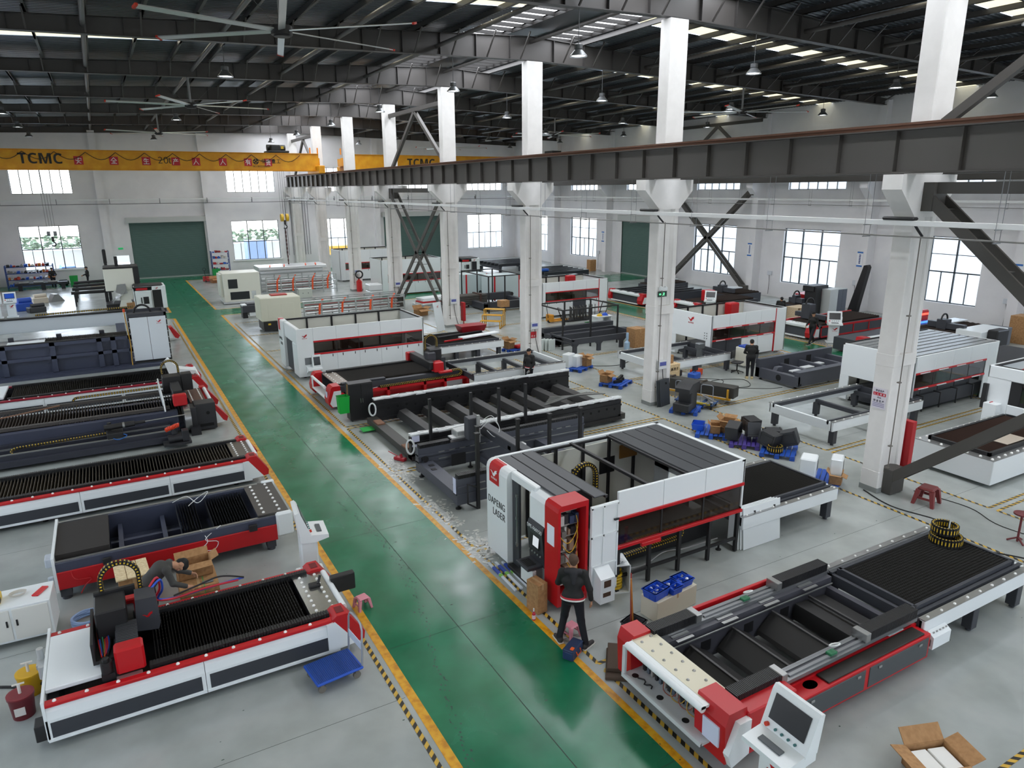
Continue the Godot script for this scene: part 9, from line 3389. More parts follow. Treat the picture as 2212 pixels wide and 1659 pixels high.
	# dark rail beds near the far right corner
	for q in [[32.8, -52.1, 4.6, 4.2, "wide dark rail bed in front of the right-hand roller shutter"], [32.9, -60.6, 4.6, 4.0, "wide dark rail bed in the far right corner"], [25.5, -60.5, 5.5, 3.6, "dark twin-rail bed behind the white booth"]]:
		o = thing("rail_bed", q[4], "machine frame", V(q[0], 0, q[1]))
		for i in 6:
			b = MB.new()
			var z: float = -q[3] * i / 5.0
			b.box(0, 0.55, z - 0.2, q[2], 0.82, z)
			part("rail", b, mat("2b2d32", 0.45), o)
		b = MB.new()
		for x in [0.0, q[2] - 0.25]: b.box(x, 0.3, -q[3] - 0.1, x + 0.25, 0.56, 0)
		for x in [0.1, q[2] * 0.5, q[2] - 0.3]:
			for z in [-0.1, -q[3]]: b.box(x, 0, z - 0.15, x + 0.2, 0.5, z + 0.05)
		part("cross_frame", b, CHAR, o)
	for q in [[V(29.5, 0.84, -61.0), "d8a020", "yellow tool bag on the dark twin-rail bed"], [V(33.3, 0.83, -53.0), "2a62c0", "blue covers on the corner of the dark rail bed"]]:
		b = MB.new()
		b.cbox(-0.35, 0, -0.2, 0.35, 0.22, 0.2, 0.05)
		solo("tool_bag", b, mat(q[1], 0.6), q[2], "bag", q[0])
	carton("cardboard_box", "tall brown carton against the right wall pilaster by the shutter", V(41.2, 0, -57.0), 0.7, 0.6, 1.1)
	# right wall machines
	right_bed("black-sided open bed with red and white end cap, nearest the cross aisle shutter", V(31.2, 0, -37.3), 5.6, 3.7, 0)
	right_bed("dark bladed bed with white and red end unit, second along the right wall aisle", V(31.5, 0, -32.4), 5.4, 2.2, 1)
	right_bed("red-flanked bladed cutter beside the striding man", V(31.5, 0, -23.9), 6.0, 2.2, 2)
	console("white operator console with dark screen beside the striding man", V(32.2, 0, -23.2), -0.75)
	console("white console at the end of the second right-hand bed", V(32.4, 0, -32.2), -0.9)
	o = thing("red_tower", "red machine tower behind the second right-hand console", "machine", V(33.2, 0, -33.2))
	b = MB.new()
	b.cbox(-0.35, 0.3, -0.3, 0.35, 1.5, 0.3, 0.06)
	part("cover", b, RED, o)
	for q in [[35.4, -41.2, 3.6, 1.6, "dark cutter bed with white top sheet along the right wall"], [36.4, -34.4, 3.0, 2.4, "dark bladed bed under pale sheets against the right wall"], [36.6, -28.9, 3.4, 1.4, "dark bench with a red hopper against the right wall"], [36.0, -18.9, 3.6, 2.4, "dark bladed bed with loose strips under the right wall window"]]:
		o = thing("flatbed_cutter", q[4], "cutting machine", V(q[0], 0, q[1]))
		b = MB.new()
		b.box(0, 0.1, -q[3], q[2], 0.72, 0)
		part("base_frame", b, CHAR, o)
		slats(o, 0.1, q[2] - 0.1, -q[3] + 0.1, -0.1, 0.7, 0.82, 0.07, 8, mat("352b26", 0.6))
		b = MB.new()
		b.cbox(q[2] * 0.4, 0.83, -q[3], q[2], 0.9, -q[3] * 0.7, 0.01)
		part("top_sheet", b, mat("d5d9d9", 0.25), o)
		if q[1] > -30 or q[1] < -40 or q[1] > -35:
			b = MB.new()
			b.cbox(0.3, 0.85, -q[3] * 0.8, 0.6, 1.15, -0.1, 0.02)
			b.cbox(0.25, 0.8, -q[3] * 0.6, 0.75, 1.3, -q[3] * 0.4, 0.02)
			part("gantry", b, CHAR, o)
			hose(o, arc_pts(V(0.5, 1.3, -q[3] * 0.5), 0.26, 0, PI, Vector3.RIGHT, Vector3.UP), 0.045, BLACK, "cable_chain")
	b = MB.new()
	b.hexa([V(0, 0, 0.3), V(1.6, 0, 0.3), V(1.6, 0, -0.3), V(0, 0, -0.3), V(-0.1, 0.4, 0.45), V(1.7, 0.5, 0.45), V(1.7, 0.5, -0.4), V(-0.1, 0.4, -0.4)])
	solo("red_hopper", b, RED, "red open hopper on the bench against the right wall", "hopper", V(37.8, 0.9, -29.8))
	var pk := thing("wooden_crate", "pale plywood crate at the end of the red-flanked cutter", "crate", V(34.9, 0, -27.6))
	b = MB.new()
	b.cbox(-0.6, 0.05, -0.45, 0.6, 1.05, 0.45, 0.01)
	part("box_body", b, painted(["bba586", "c9b494", "d2bfa2"], [0.2, 0.5, 0.8], 0.02, 1.3, 0.75), pk)
	b = MB.new()
	for x in [-0.6, 0.54]: b.box(x, 0.05, 0.45, x + 0.07, 1.05, 0.47)
	b.box(-0.6, 0.98, 0.45, 0.6, 1.05, 0.47); b.box(-0.6, 0.05, 0.45, 0.6, 0.12, 0.47)
	part("batten", b, mat("a98e68", 0.75), pk)
	o = thing("steel_cabinet", "grey two-door steel cabinet against the right wall", "cabinet", V(38.0, 0, -27.9))
	b = MB.new()
	b.cbox(0, 0.05, -0.6, 1.6, 1.75, 0, 0.015)
	part("body", b, mat("b6bab8", 0.45), o)
	for i in 2:
		b = MB.new()
		b.box(0.75 + 0.42 * i, 0.1, 0, 1.15 + 0.42 * i, 1.7, 0.012)
		part("door", b, mat("4c515a", 0.4), o)
	b = MB.new()
	b.cbox(37.3, 0.1, -29.2, 37.9, 1.9, -28.4, 0.03); b.cbox(37.2, 1.6, -29.3, 38.6, 1.95, -28.5, 0.03)
	solo("black_unit", b, BLACK, "tall black machine head beside the grey wall cabinet", "machine")
	b = MB.new()
	b.prism([Vector2(-28.4, 0.02), Vector2(-27.9, 2.9), Vector2(-28.0, 3.05), Vector2(-28.2, 3.0), Vector2(-29.0, 0.02)], 0, 41.35, 41.7)
	solo("leaning_beam", b, BLACK, "black tapered beam leaning upright on the right wall pilaster", "beam")
	o = thing("red_head_machine", "red laser head glowing red and blue below the right wall window", "machine", V(37.3, 0, -21.9))
	b = MB.new()
	b.cbox(-0.9, 0, -0.5, 0.9, 0.75, 0.5, 0.03)
	part("base", b, CHAR, o)
	b = MB.new()
	b.cbox(-0.55, 0.85, -0.25, 0.5, 1.45, 0.25, 0.06)
	part("head_cover", b, RED, o)
	b = MB.new()
	b.box(-0.4, 1.2, 0.25, 0.4, 1.3, 0.27)
	part("red_lamp", b, glow("ff3a18", 2.0), o)
	b = MB.new()
	b.box(-0.5, 0.78, 0.2, 0.5, 0.84, 0.3)
	part("blue_lamp", b, glow("2a70ff", 2.0), o)
	o = thing("white_cabinet", "low white and grey machine cabinet at the right edge under the wall", "cabinet", V(36.0, 0, -18.0))
	b = MB.new()
	b.cbox(0, 0.2, -1.2, 2.4, 1.0, 0, 0.02)
	part("body", b, WHITE, o)
	b = MB.new()
	b.cbox(0.5, 0.3, 0, 1.5, 1.1, 0.5, 0.05)
	part("drive_unit", b, BLACK, o)
	b = MB.new()
	b.cbox(2.4, 0.1, -1.0, 2.8, 0.98, 0, 0.02)
	part("door", b, mat("5a5d63", 0.45), o)
	carton("cardboard_box", "tall brown carton at the far right picture edge", V(40.3, 0, -18.2), 1.0, 0.9, 1.4)
	o = thing("flatbed_cutter", "black toothed bed end at the right edge behind the slat-roofed enclosure", "cutting machine", V(29.6, 0, -13.8))
	b = MB.new()
	b.box(0, 0.1, -2.2, 4.4, 1.0, 0)
	part("base_frame", b, BLACK, o)
	bellows(o, V(0, 1.08, -0.1), V(4.4, 1.08, -0.1), 0.2, 0.16, BLACK)
	b = MB.new()
	b.cbox(0.3, 0.6, 0.0, 1.3, 0.95, 0.35, 0.04)
	part("red_cover", b, RED, o)
	o = thing("flatbed_cutter", "small red and white bed end showing left of the slat-roofed enclosure", "cutting machine", V(30.4, 0, -20.4))
	b = MB.new()
	b.box(0.2, 0.1, -1.6, 4.0, 0.7, 0)
	part("base_frame", b, CHAR, o)
	b = MB.new()
	b.prism([Vector2(0, 0.1), Vector2(0.2, 0.9), Vector2(0.6, 0.9), Vector2(0.6, 0.1)], 2, -0.4, 0.05)
	part("end_cap", b, RED, o)
	b = MB.new()
	b.cbox(0.6, 0.65, -0.3, 2.2, 0.85, 0.02, 0.02)
	part("cover", b, WHITE, o)
	# wide-open daylight world: ground, hedge, yard things seen through the panes
	b = MB.new()
	b.box(-90, -0.6, -150, 130, -0.42, 60)
	struct("ground", b, mat("b9b8b2", 0.9), "pale concrete yard outside the windows", "ground")
	for q in [[V(-3.2, -0.42, -80.5), "3a7ac8", "blue car parked outside the far left window"], [V(-0.4, -0.42, -87.0), "b8283a", "red car parked outside the far left window"], [V(1.6, -0.42, -79.6), "e2e4e6", "white car outside the small doorway"]]:
		var c := thing("car", q[2], "car", q[0], 0.1)
		b = MB.new()
		b.prism([Vector2(-0.9, 0.25), Vector2(-0.9, 0.75), Vector2(-0.72, 0.95), Vector2(0.72, 0.95), Vector2(0.9, 0.75), Vector2(0.9, 0.25)], 2, -2.1, 2.1)
		b.prism([Vector2(-0.72, 0.95), Vector2(-0.55, 1.45), Vector2(0.55, 1.45), Vector2(0.72, 0.95)], 2, -1.4, 1.3)
		part("body", b, mat(q[1], 0.3), c)
		b = MB.new()
		b.prism([Vector2(-0.66, 0.98), Vector2(-0.54, 1.38), Vector2(0.54, 1.38), Vector2(0.66, 0.98)], 2, 1.3, 1.32)
		part("rear_window", b, mat("5a666e", 0.1), c)
		for x in [-0.85, 0.85]:
			for z in [-1.35, 1.35]:
				b = MB.new()
				b.cyl(V(x - 0.1, 0.33, z), V(x + 0.1, 0.33, z), 0.33, 14)
				part("wheel", b, RUBBER, c)
	b = MB.new()
	rng.seed = 77
	for i in 900:
		var p := V(rng.randf_range(-14, 20), rng.randf_range(2.2, 3.4), -89.2 + rng.randf_range(-0.7, 0.7))
		b.obox(p, V(0.5, 0.02, 0.35), Basis(V(rng.randf() - 0.5, 1, rng.randf() - 0.5).normalized(), rng.randf() * 6))
	var hg := solo("hedge", b, mat("7f9072", 0.8), "pale flowering hedge on a green fence outside the far windows", "hedge")
	hg.set_meta("kind", "stuff")
	b = MB.new()
	b.box(-14, -0.42, -91, 20, 1.8, -90.6)
	struct("wall_yard", b, mat("cfcdc6", 0.9), "low pale yard wall under the hedge outside", "wall")
	b = MB.new()
	b.box(19.5, -0.42, -84, 26, 1.6, -82)
	solo("yellow_skip", b, mat("d8a028", 0.6), "yellow skip outside the far window behind the columns", "skip")
	b = MB.new()
	b.box(13.4, -0.42, -83, 15.4, 2.6, -81)
	solo("blue_tank", b, mat("7e93b4", 0.5), "pale blue tank outside the window right of the far shutter", "tank")
	b = MB.new()
	b.box(56, -0.42, -60, 70, 9, 10)
	for i in 6: b.box(55.6, -0.42, -56 + i * 10.0, 56, 8.6, -55 + i * 10.0)
	struct("wall_neighbour", b, mat("dcdcdc", 0.8), "white neighbouring building seen through the right wall windows", "building")

func right_bed(label: String, at: Vector3, L: float, D: float, kind: int) -> void:
	var o := thing("flatbed_cutter", label, "cutting machine", at)
	var b := MB.new()
	b.box(0.15, 0.12, -D, L, 0.72, 0)
	part("base_frame", b, CHAR if kind != 2 else mat("43464c", 0.5), o)
	if kind == 0:
		for i in 5:
			b = MB.new()
			b.box(0.2, 0.74, -D + 0.2 + i * (D - 0.4) / 4 - 0.06, L, 0.82, -D + 0.2 + i * (D - 0.4) / 4 + 0.06)
			part("rail", b, BLACK, o)
	else:
		slats(o, 0.9, L - 0.2, -D + 0.2, -0.2, 0.7, 0.84, 0.06, 12, mat("3a302b", 0.6))
	if kind == 2:
		b = MB.new()
		b.box(0.6, 0.64, 0, L, 0.74, 0.03); b.box(0.6, 0.12, 0, L, 0.2, 0.03); b.box(0.6, 0.74, -D, L, 0.84, -D + 0.1)
		for i in 5: b.box(0.6 + i * (L - 0.7) / 4, 0.12, 0, 0.66 + i * (L - 0.7) / 4, 0.74, 0.03)
		part("red_frame", b, RED, o)
		b = MB.new()
		b.cbox(1.2, 0.95, -D, 1.5, 1.2, -0.1, 0.02); b.cbox(1.0, 0.9, -D * 0.75, 1.5, 1.7, -D * 0.5, 0.03)
		part("gantry", b, CHAR, o)
		hose(o, arc_pts(V(1.25, 1.7, -D * 0.6), 0.3, 0, PI, Vector3.RIGHT, Vector3.UP), 0.05, BLACK, "cable_chain")
		b = MB.new()
		b.cbox(1.2, 0.8, -0.25, 1.7, 1.25, 0.05, 0.05)
		part("gantry_cap", b, RED, o)
		b = MB.new()
		b.cbox(1.7, 0.9, -0.2, 2.2, 1.15, 0.1, 0.05)
		part("white_cover", b, WHITE, o)
	b = MB.new()
	b.cbox(0.02, 0.62, -D + 0.1, 0.5, 0.8, -0.3, 0.04)
	part("front_cover", b, WHITE, o)
	if kind > 0: balls(o, line_pts(V(0.25, 0.8, -D + 0.25), V(0.25, 0.8, -0.5), 8), 0.05)
	b = MB.new()
	for s in [[-0.45, 0.03], [-D - 0.03, -D + 0.3]]:
		b.prism([Vector2(0.0, 0.15), Vector2(-0.05, 0.4), Vector2(0.1, 0.86), Vector2(0.4, 0.86), Vector2(0.4, 0.15)], 2, s[0], s[1])
	part("end_cap", b, RED, o)
	b = MB.new()
	b.prism([Vector2(0.05, 0.2), Vector2(0.2, 0.62), Vector2(0.42, 0.62), Vector2(0.42, 0.2)], 2, 0.03, 0.06)
	b.box(0.0, 0.1, -D + 0.3, 0.1, 0.16, -0.45)
	part("cap_cover", b, WHITE, o)

func overhead() -> void:
	# yellow travelling crane over the left nave
	var ym := painted(["d9930c", "e09c12", "e6a61c"], [0.2, 0.5, 0.8], 0.01, 0.2, 0.5)
	for q in [[-8.0, 16.1, "yellow travelling crane girder with red character plates spanning the left nave", 0], [18.5, 40.8, "yellow travelling crane girder spanning the right nave", 1]]:
		var o := thing("overhead_crane", q[2], "crane", V(q[0], 9.2, -60.0))
		var L: float = q[1] - q[0]
		var b := MB.new()
		b.cbox(0, 0.12, -0.5, L, 1.4, 0, 0.02)
		b.box(0, 0.08, -0.6, L, 0.12, 0.08); b.box(0, 1.4, -0.6, L, 1.44, 0.08)
		part("main_girder", b, ym, o)
		b = MB.new()
		b.box(-0.05, 0.1, -1.9, L + 0.1, 1.2, -1.5)
		part("rear_girder", b, ym, o)
		b = MB.new()
		var ex := L - 0.1 if q[3] == 0 else 0.0
		b.cbox(ex - 0.2, -0.1, -2.6, ex + 0.3, 0.5, 1.0, 0.04)
		for z in [0.6, -2.3]: b.cyl(V(ex - 0.1, 0.05, z), V(ex + 0.2, 0.05, z), 0.16, 14)
		b.box(ex - 0.4, 0.5, -1.6, ex + 0.2, 1.1, -0.1)
		part("end_carriage", b, ym, o)
		b = MB.new()
		for i in 2: b.box(ex - 0.5 + i * 0.6, 1.4, -0.4, ex - 0.42 + i * 0.6, 1.9, -0.3)
		part("stop_post", b, mat("e68a12", 0.5), o)
		if q[3] == 0:
			var dk := mat("2b2724", 0.6)
			text(o, "TCMC", V(5.1, 0.82, 0.012), FACE_Z, 0.72, dk, "lettering", "Droid Sans", true)
			text(o, "20t", V(12.78, 0.78, 0.012), FACE_Z, 0.46, dk)
			text(o, "NO.XH2208308", V(19.6, 0.42, 0.012), FACE_Z, 0.14, dk)
			var xs := [430.0, 637.0, 835.0, 1022.0, 1155.0, 1335.0, 1510.0, 1655.0]
			var cs := "安全生产人人有责"
			for i in 8:
				var px: float = lerpf(-5.17, 17.3, xs[i] / 2149.0) + 8.0
				b = MB.new()
				b.box(px - 0.28, 0.44, 0.004, px + 0.28, 1.0, 0.014)
				var p := part("character_plate", b, mat("c0202c", 0.5), o)
				han(p, cs[i], V(px, 0.72, 0.018), FACE_Z, 0.42, 0, mat("f0efe9", 0.5), 0.9)
			han(o, "信华重工", V(20.35 - 0.55, 0.82, 0.014), FACE_Z, 0.32, 0.37, dk, 1.0)
			b = MB.new()
			for k in 4:
				var t := PI / 4 + k * PI / 2
				b.obox(V(19.2 + 0.16 * cos(t), 0.78 + 0.16 * sin(t), 0.01), V(0.24, 0.09, 0.01), Basis(V(0, 0, 1), t + PI / 2))
				b.obox(V(19.2 + 0.06 * cos(t), 0.78 + 0.06 * sin(t), 0.01), V(0.16, 0.07, 0.01), Basis(V(0, 0, 1), t))
			part("emblem", b, dk, o)
			b = MB.new()
			for i in 12:
				var x0 := 0.4 + i * 1.85
				var pts := []
				for k in 9: pts.append(V(x0 + 1.85 * k / 8.0, 1.28 - 0.5 * sin(PI * k / 8.0), 0.08))
				b.tube(pts, 0.022, 5)
			part("festoon_cable", b, dk, o)
			b = MB.new()
			b.cbox(20.2, 1.46, -1.7, 21.8, 1.62, 0.1, 0.03); b.cbox(20.5, 1.62, -1.4, 21.2, 2.05, -0.2, 0.04)
			b.cyl(V(20.3, 1.85, -0.9), V(21.7, 1.85, -0.9), 0.26, 14)
			part("hoist_trolley", b, mat("2a2a2a", 0.5), o)
			b = MB.new()
			b.box(21.2, 1.75, 0.0, 21.4, 1.95, 0.02)
			part("yellow_label", b, YDOT, o)
		else:
			text(o, "TCMC", V(6.5, 0.8, 0.012), FACE_Z, 0.72, mat("2b2724", 0.6), "lettering", "Droid Sans", true)
			b = MB.new()
			b.cbox(L - 2.2, 1.46, -1.6, L - 1.2, 2.1, -0.1, 0.04)
			part("hoist_trolley", b, mat("2a2a2a", 0.5), o)
	for q in [[13.0, 5.6, 1.3, "yellow double-sheave crane hook block hanging before the far wall"], [-3.0, 4.9, 0.55, "small grey crane hook in front of the far left window"]]:
		var o := thing("crane_hook", q[3], "crane hook", V(q[0], q[1], -60.0))
		var b := MB.new()
		for i in 4: b.cyl(V(-0.24 + 0.16 * i, 0.2, 0), V(-0.24 + 0.16 * i, 9.3 - q[1], 0), 0.012, 5)
		part("wire_rope", b, mat("6a6a6a", 0.5), o)
		b = MB.new()
		for s in [-0.2, 0.2]: b.cyl(V(s - 0.1, 0.1, 0), V(s + 0.1, 0.1, 0), 0.3 if q[2] > 1 else 0.16, 16)
		part("sheave_block", b, mat("d8b01c", 0.45) if q[2] > 1 else mat("7b7d80", 0.5), o)
		b = MB.new()
		b.cbox(-0.08, -0.45, -0.06, 0.08, -0.1, 0.06, 0.02)
		b.tube(arc_pts(V(0, -0.62, 0), 0.14, PI / 2, -PI * 0.8, Vector3.RIGHT, Vector3.UP, 10), 0.045, 8)
		part("hook", b, mat("2c2a2a", 0.4), o)
		if q[2] > 1:
			b = MB.new()
			for i in 22: b.obox(V(0, -0.9 - i * 0.16, 0), V(0.09 if i % 2 else 0.05, 0.18, 0.05 if i % 2 else 0.09), Basis.IDENTITY)
			part("lifting_chain", b, mat("4a2626", 0.5), o)
	# ceiling fans
	var fn := 0
	for q in [[4.58, -19.6, 0.32, "over the green aisle, nearest the viewer"], [4.4, -37.7, 0.05, "over the green aisle, second from the viewer"], [4.3, -55.8, 0.4, "over the green aisle, farthest from the viewer"], [30.2, -28.65, 0.55, "over the second aisle, nearest the viewer"], [30.2, -46.75, 0.1, "over the second aisle, middle one"], [30.2, -64.8, 0.9, "over the second aisle, farthest"]]:
		var o := thing("ceiling_fan", "large six-bladed ceiling fan with red tips " + q[3], "ceiling fan", V(q[0], 11.6, q[1]), q[2], "six-bladed ceiling fans")
		var b := MB.new()
		b.cyl(V(0, 0.1, 0), V(0, 13.17 - 0.026 * absf(q[0] - RIDGE) - 0.03 - 11.6, 0), 0.05, 8)
		part("down_rod", b, mat("8c8e90", 0.4, 0.4), o)
		b = MB.new()
		b.cyl(V(0, -0.08, 0), V(0, 0.12, 0), 0.26, 20)
		b.cyl(V(0, -0.12, 0), V(0, -0.08, 0), 0.2, 16)
		part("hub", b, BLACK, o)
		for i in 6:
			var t := TAU * i / 6
			b = MB.new()
			b.obox(V(1.85, 0.02, 0), V(3.2, 0.025, 0.17), Basis(V(1, 0, 0), 0.25))
			var bl := part("blade", b, mat("c4c8c8", 0.3, 0.4), o)
			bl.rotation.y = t
			b = MB.new()
			b.obox(V(3.47, 0.02, 0), V(0.06, 0.05, 0.19), Basis(V(1, 0, 0), 0.25))
			part("blade_tip", b, mat("c2301e", 0.5), bl)
		for i in 3:
			var t := TAU * (i + 0.3) / 3
			b = MB.new()
			b.cyl(V(0.2 * cos(t), 0.1, 0.2 * sin(t)), V(1.9 * cos(t), 13.0 - 11.6, 0.0 if absf(sin(t)) > 2 else 0.12 * signf(sin(t))), 0.006, 4)
			part("guy_wire", b, mat("5c5c5c", 0.5), o)
	# suspended trunking with its lower pipe
	for q in [[16.45, "white cable trunking hung along the near side of the columns", 1], [41.0, "white cable trunking hung along the right wall", 0]]:
		var o := thing("cable_trunking", q[1], "cable trunking", V(q[0], 6.9, 0))
		var b := MB.new()
		b.cbox(-0.06, 0, -73.4, 0.06, 0.12, 7.5, 0.006)
		part("trunking", b, mat("dfe1e1", 0.35), o)
		b = MB.new()
		b.cyl(V(0.02, -0.25, -73.4), V(0.02, -0.25, 7.5), 0.022, 6)
		part("pipe", b, mat("8e8d8b", 0.4, 0.3), o)
		var z := -2.2
		while z > -73:
			b = MB.new()
			b.cyl(V(0.12, -0.3, z), V(0.12, 1.18, z), 0.008, 4); b.cyl(V(-0.1, -0.3, z), V(-0.1, 1.18, z), 0.008, 4)
			b.box(-0.13, -0.02, z - 0.015, 0.15, 0.0, z + 0.015); b.box(-0.13, -0.3, z - 0.015, 0.15, -0.275, z + 0.015)
			part("hanger", b, mat("85878a", 0.4, 0.4), o)
			z -= 3.02
		if q[2] == 1:
			for k in 7:
				b = MB.new()
				var zz := -10.55 - 9.05 * k
				b.cbox(-0.09, 0.12, zz - 0.3, 0.12, 0.2, zz + 0.5, 0.03)
				b.tube([V(0.05, 0.1, zz + 0.4), V(0.2, -0.1, zz + 0.46), V(0.34, -0.25, zz + 0.5)], 0.03, 6)
				part("cable_bend", b, BLACK, o)
	var ft := thing("cable_trunking", "white cable trunking and pipe along the far wall", "cable trunking", V(0, 7.05, WALL_F + 0.7))
	var tb := MB.new()
	tb.cbox(-8, 0, -0.06, 41, 0.12, 0.06, 0.006)
	part("trunking", tb, mat("dfe1e1", 0.35), ft)
	tb = MB.new()
	tb.cyl(V(-8, -0.3, 0), V(41, -0.3, 0), 0.03, 6)
	for i in 12: tb.box(-7 + i * 4.0, -0.33, -0.15, -6.95 + i * 4.0, 0.15, 0.1)
	part("pipe", tb, mat("77777a", 0.4, 0.3), ft)
	# fittings on the columns
	for k in 6:
		var z := -10.55 - 9.05 * k
		var who: String = ["nearest column", "second column", "third column", "fourth column", "fifth column", "sixth column"][k]
		var o := thing("conduit", "thin steel conduit with clips down the %s" % who, "conduit", V(17.02, 0, z + 0.33), 0, "conduits down the columns")
		var b := MB.new()
		b.cyl(V(0, 0.5, 0), V(0, 6.65, 0), 0.016, 6)
		for y in [0.7, 1.3, 3.0, 4.7]: b.box(-0.06, y, -0.05, 0.03, y + 0.03, 0.03)
		part("pipe", b, mat("77726b", 0.5, 0.3), o)
		if k > 0:
			o = thing("socket_box", "white power socket box with blue panel on the %s" % who, "socket box", V(17.3, 1.35, z + 0.13))
			b = MB.new()
			b.cbox(-0.2, 0, 0, 0.2, 0.34, 0.14, 0.02)
			part("case", b, mat("d9dcde", 0.4), o)
			b = MB.new()
			b.box(-0.15, 0.14, 0.14, 0.15, 0.28, 0.146)
			part("panel", b, mat("5a62a8", 0.4), o)
			hose(o, [V(0.02, 0.0, 0.1), V(0.06, -0.5, 0.14), V(0.2, -1.1, 0.16), V(0.3, -1.33, 0.2)], 0.014, BLACK, "cable")
	var sg := thing("notice_sign", "white safety notice with red band on the nearest column", "sign", V(16.79, 2.55, -10.56))
	var sb := MB.new()
	sb.box(-0.012, -0.27, -0.19, 0.0, 0.27, 0.19)
	part("board", sb, mat("dcd8e0", 0.5), sg)
	sb = MB.new()
	sb.box(-0.016, 0.07, -0.17, -0.012, 0.15, 0.17)
	part("red_band", sb, mat("c01c34", 0.5), sg)
	han(sg, "安全生产", V(-0.015, 0.2, -0.09), face_west(), 0.055, 0.06, mat("3a3450", 0.6))
	han(sg, "人人有责", V(-0.018, 0.11, -0.13), face_west(), 0.05, 0.085, mat("e8e4e6", 0.6))
	han(sg, "小心", V(-0.015, 0.02, -0.03), face_west(), 0.055, 0.06, mat("3a3450", 0.6))
	han(sg, "安全生产工作", V(-0.015, -0.07, -0.15), face_west(), 0.055, 0.06, mat("3a3450", 0.6)) if false else han(sg, "安全生产", V(-0.015, -0.07, -0.12), face_west(), 0.06, 0.078, mat("3a3450", 0.6))
	sb = MB.new()
	for i in 3: sb.box(-0.015, -0.14 - 0.04 * i, -0.16, -0.012, -0.125 - 0.04 * i, 0.16)
	part("small_print", sb, mat("7a74a0", 0.6), sg)
	var ex := thing("exit_sign", "green running-man exit sign hanging on the second column", "exit sign", V(17.08, 4.05, -19.32))
	sb = MB.new()
	sb.cbox(-0.2, 0, 0, 0.2, 0.2, 0.03, 0.006)
	part("case", sb, mat("14382a", 0.4), ex)
	sb = MB.new()
	sb.prism([Vector2(-0.17, 0.1), Vector2(-0.11, 0.15), Vector2(-0.11, 0.12), Vector2(-0.05, 0.12), Vector2(-0.05, 0.08), Vector2(-0.11, 0.08), Vector2(-0.11, 0.05)], 2, 0.03, 0.034)
	sb.prism([Vector2(-0.01, 0.05), Vector2(0.03, 0.1), Vector2(0.02, 0.14), Vector2(0.06, 0.16), Vector2(0.1, 0.12), Vector2(0.07, 0.1), Vector2(0.1, 0.04), Vector2(0.06, 0.07), Vector2(0.02, 0.04)], 2, 0.03, 0.034)
	part("running_figure", sb, glow("58f0a0", 0.9), ex)
	sb = MB.new()
	sb.box(-0.16, 0.24, 0.0, 0.16, 0.34, 0.1); sb.dome(V(-0.1, 0.34, 0.05), 0.05, 8); sb.dome(V(0.1, 0.34, 0.05), 0.05, 8)
	part("emergency_lamp", sb, WHITE, ex)
	for q in [[V(17.75, 0.35, -10.2), 0.18, 1.5, "tall red box standing behind the nearest column"], [V(17.85, 0.3, -37.4), 0.16, 1.1, "red wall box on the fourth column"]]:
		var b := MB.new()
		b.cbox(0, 0, -0.3, q[1], q[2], 0.05, 0.01)
		b.box(q[1] / 2 - 0.02, -q[0].y, -0.1, q[1] / 2 + 0.02, 0, -0.06)
		solo("red_box", b, mat("b0141e", 0.45), q[3], "box", q[0])
	var wr := thing("warning_plate", "small red plate with white writing on the third column", "sign", V(17.3, 0.92, -28.5))
	sb = MB.new()
	sb.box(-0.17, 0, 0, 0.17, 0.3, 0.012)
	part("plate", sb, mat("c01424", 0.5), wr)
	han(wr, "小心", V(-0.08, 0.1, 0.014), FACE_Z, 0.11, 0.14, WHITE)
	var fe := thing("fire_extinguisher", "red fire extinguisher under a black hose coil at the sixth column", "fire extinguisher", V(17.3, 0, -55.2))
	sb = MB.new()
	sb.lathe(Vector3.ZERO, [Vector2(0.001, 0), Vector2(0.22, 0), Vector2(0.22, 0.8), Vector2(0.08, 0.95), Vector2(0.06, 1.05)], 14)
	part("cylinder", sb, mat("c01818", 0.35), fe)
	sb = MB.new()
	sb.tube(arc_pts(V(0, 1.35, 0.12), 0.28, 0, TAU, Vector3.RIGHT, Vector3.UP, 20), 0.06, 6)
	part("hose_coil", sb, BLACK, fe)
	for z in [-55.98, -37.85, -28.8, -19.6, -46.75]:
		var o := thing("wall_banner", "blue-edged white notice banner on the right wall pilaster, %s" % {-55.98: "farthest of the row", -46.75: "beside the roller shutter", -37.85: "between the braced window and the next", -28.8: "above the leaning black beam", -19.6: "at the right picture edge"}[z], "sign", V(WALL_R - 0.76, 2.85, z))
		var b := MB.new()
		b.box(-0.01, 0, -0.2, 0, 0.95, 0.2)
		part("banner", b, mat("e6e8ec", 0.5), o)
		b = MB.new()
		b.box(-0.013, 0, -0.2, -0.01, 0.1, 0.2); b.box(-0.013, 0.85, -0.2, -0.01, 0.95, 0.2)
		part("blue_edge", b, mat("2f6cb8", 0.5), o)
		b = MB.new()
		for i in 6: b.box(-0.013, 0.2 + i * 0.1, -0.06, -0.01, 0.27 + i * 0.1, 0.06)
		part("print", b, mat("3a4a80", 0.6), o)
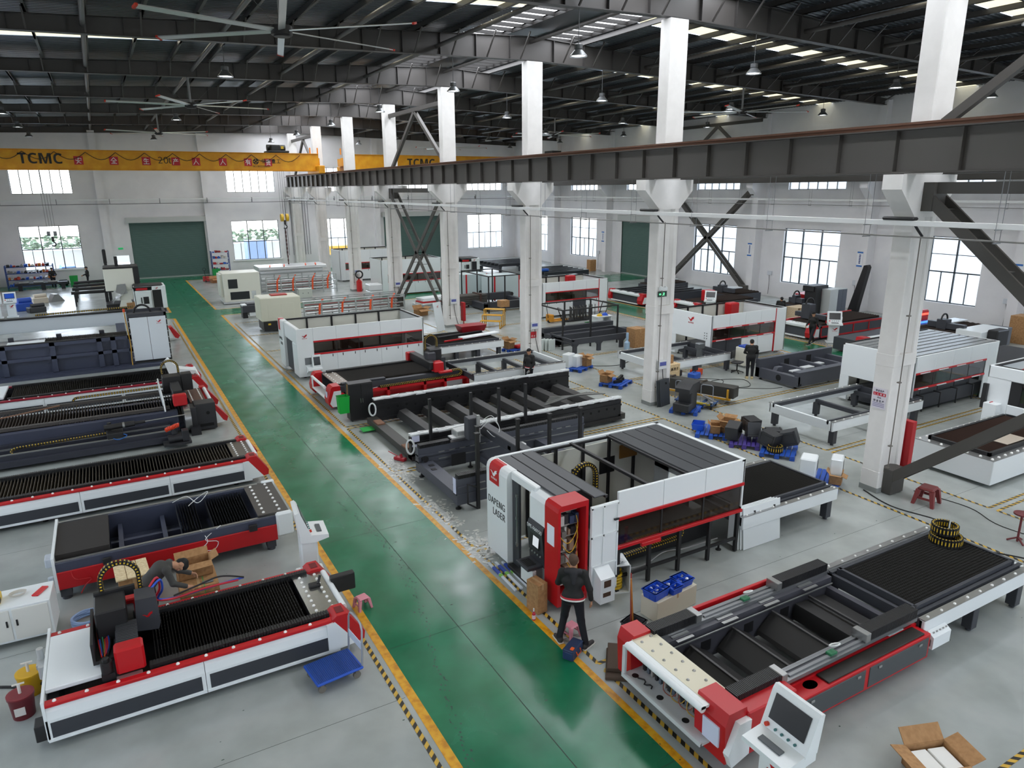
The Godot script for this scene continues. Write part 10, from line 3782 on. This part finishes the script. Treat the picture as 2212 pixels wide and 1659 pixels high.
	for z in [-36.4, -29.4, -27.0, -20.2, -57.6]:
		var o := thing("wall_socket", "white wall socket box with cable below, %s along the right wall" % {-36.4: "by the braced window", -29.4: "left of the leaning beam", -27.0: "right of the leaning beam", -20.2: "nearest the right edge", -57.6: "near the far corner"}[z], "socket box", V(WALL_R, 1.55, z))
		var b := MB.new()
		b.cbox(-0.15, 0, -0.18, 0, 0.3, 0.18, 0.02)
		part("case", b, mat("ccd0d6", 0.4), o)
		hose(o, [V(-0.1, 0, 0), V(-0.12, -0.5, 0.05), V(-0.1, -1.4, 0.0)], 0.016, BLACK, "cable")
	for q in [[0.0, 0.5, 9.2], [12.0, 2.0, 13.4]]: pass
	for i in 6:
		var b := MB.new()
		b.cyl(V(0, 1.5, 0), V(0, 7.0, 0), 0.025, 6)
		solo("wall_pipe", b, mat("77777c", 0.4, 0.3), "thin vertical pipe on the far wall right of the third window", "pipe", V(16.0 + [0.0, 0.25, 0.7, 1.9, 2.15, 2.4][i], 0, WALL_F + 0.06 + (0.45 if i > 2 and i < 3 else 0.0)), 0, "thin pipes on the far wall")
	var es := thing("exit_sign", "small green exit sign above the open far doorway", "exit sign", V(1.35, 2.75, WALL_F + 0.03))
	sb = MB.new()
	sb.cbox(-0.2, 0, 0, 0.2, 0.16, 0.05, 0.01)
	part("case", sb, glow("1fa05a", 0.5, "1a7a48"), es)

func build_rest() -> void:
	palette()
	near_left_cutter()
	second_cutter()
	bed("long white and red flat-bed cutter running out of frame at left, with rusty plates under its blades", -7.4, -19.32, 10.5, 2.0, {"panels": 5, "step": 0.075, "blade": mat("5a5348", 0.5), "teeth": 0, "plate": mat("6b645c", 0.4, 0.5)})
	dapeng_machine()
	shuttle("shuttle_table", "dark bladed shuttle table with white rim behind the leaning white panels", 11.4, -9.95, 14.6, -12.05, 2, true)
	near_right_cutter()
	tube_cutter_left()
	bed_left_mid()
	navy_press()
	coil_machines()
	enclosures()
	red_bed()
	steel_frames()
	foreground_props()
	black_cabinet()
	mid_props()
	people()
	background()
	overhead()
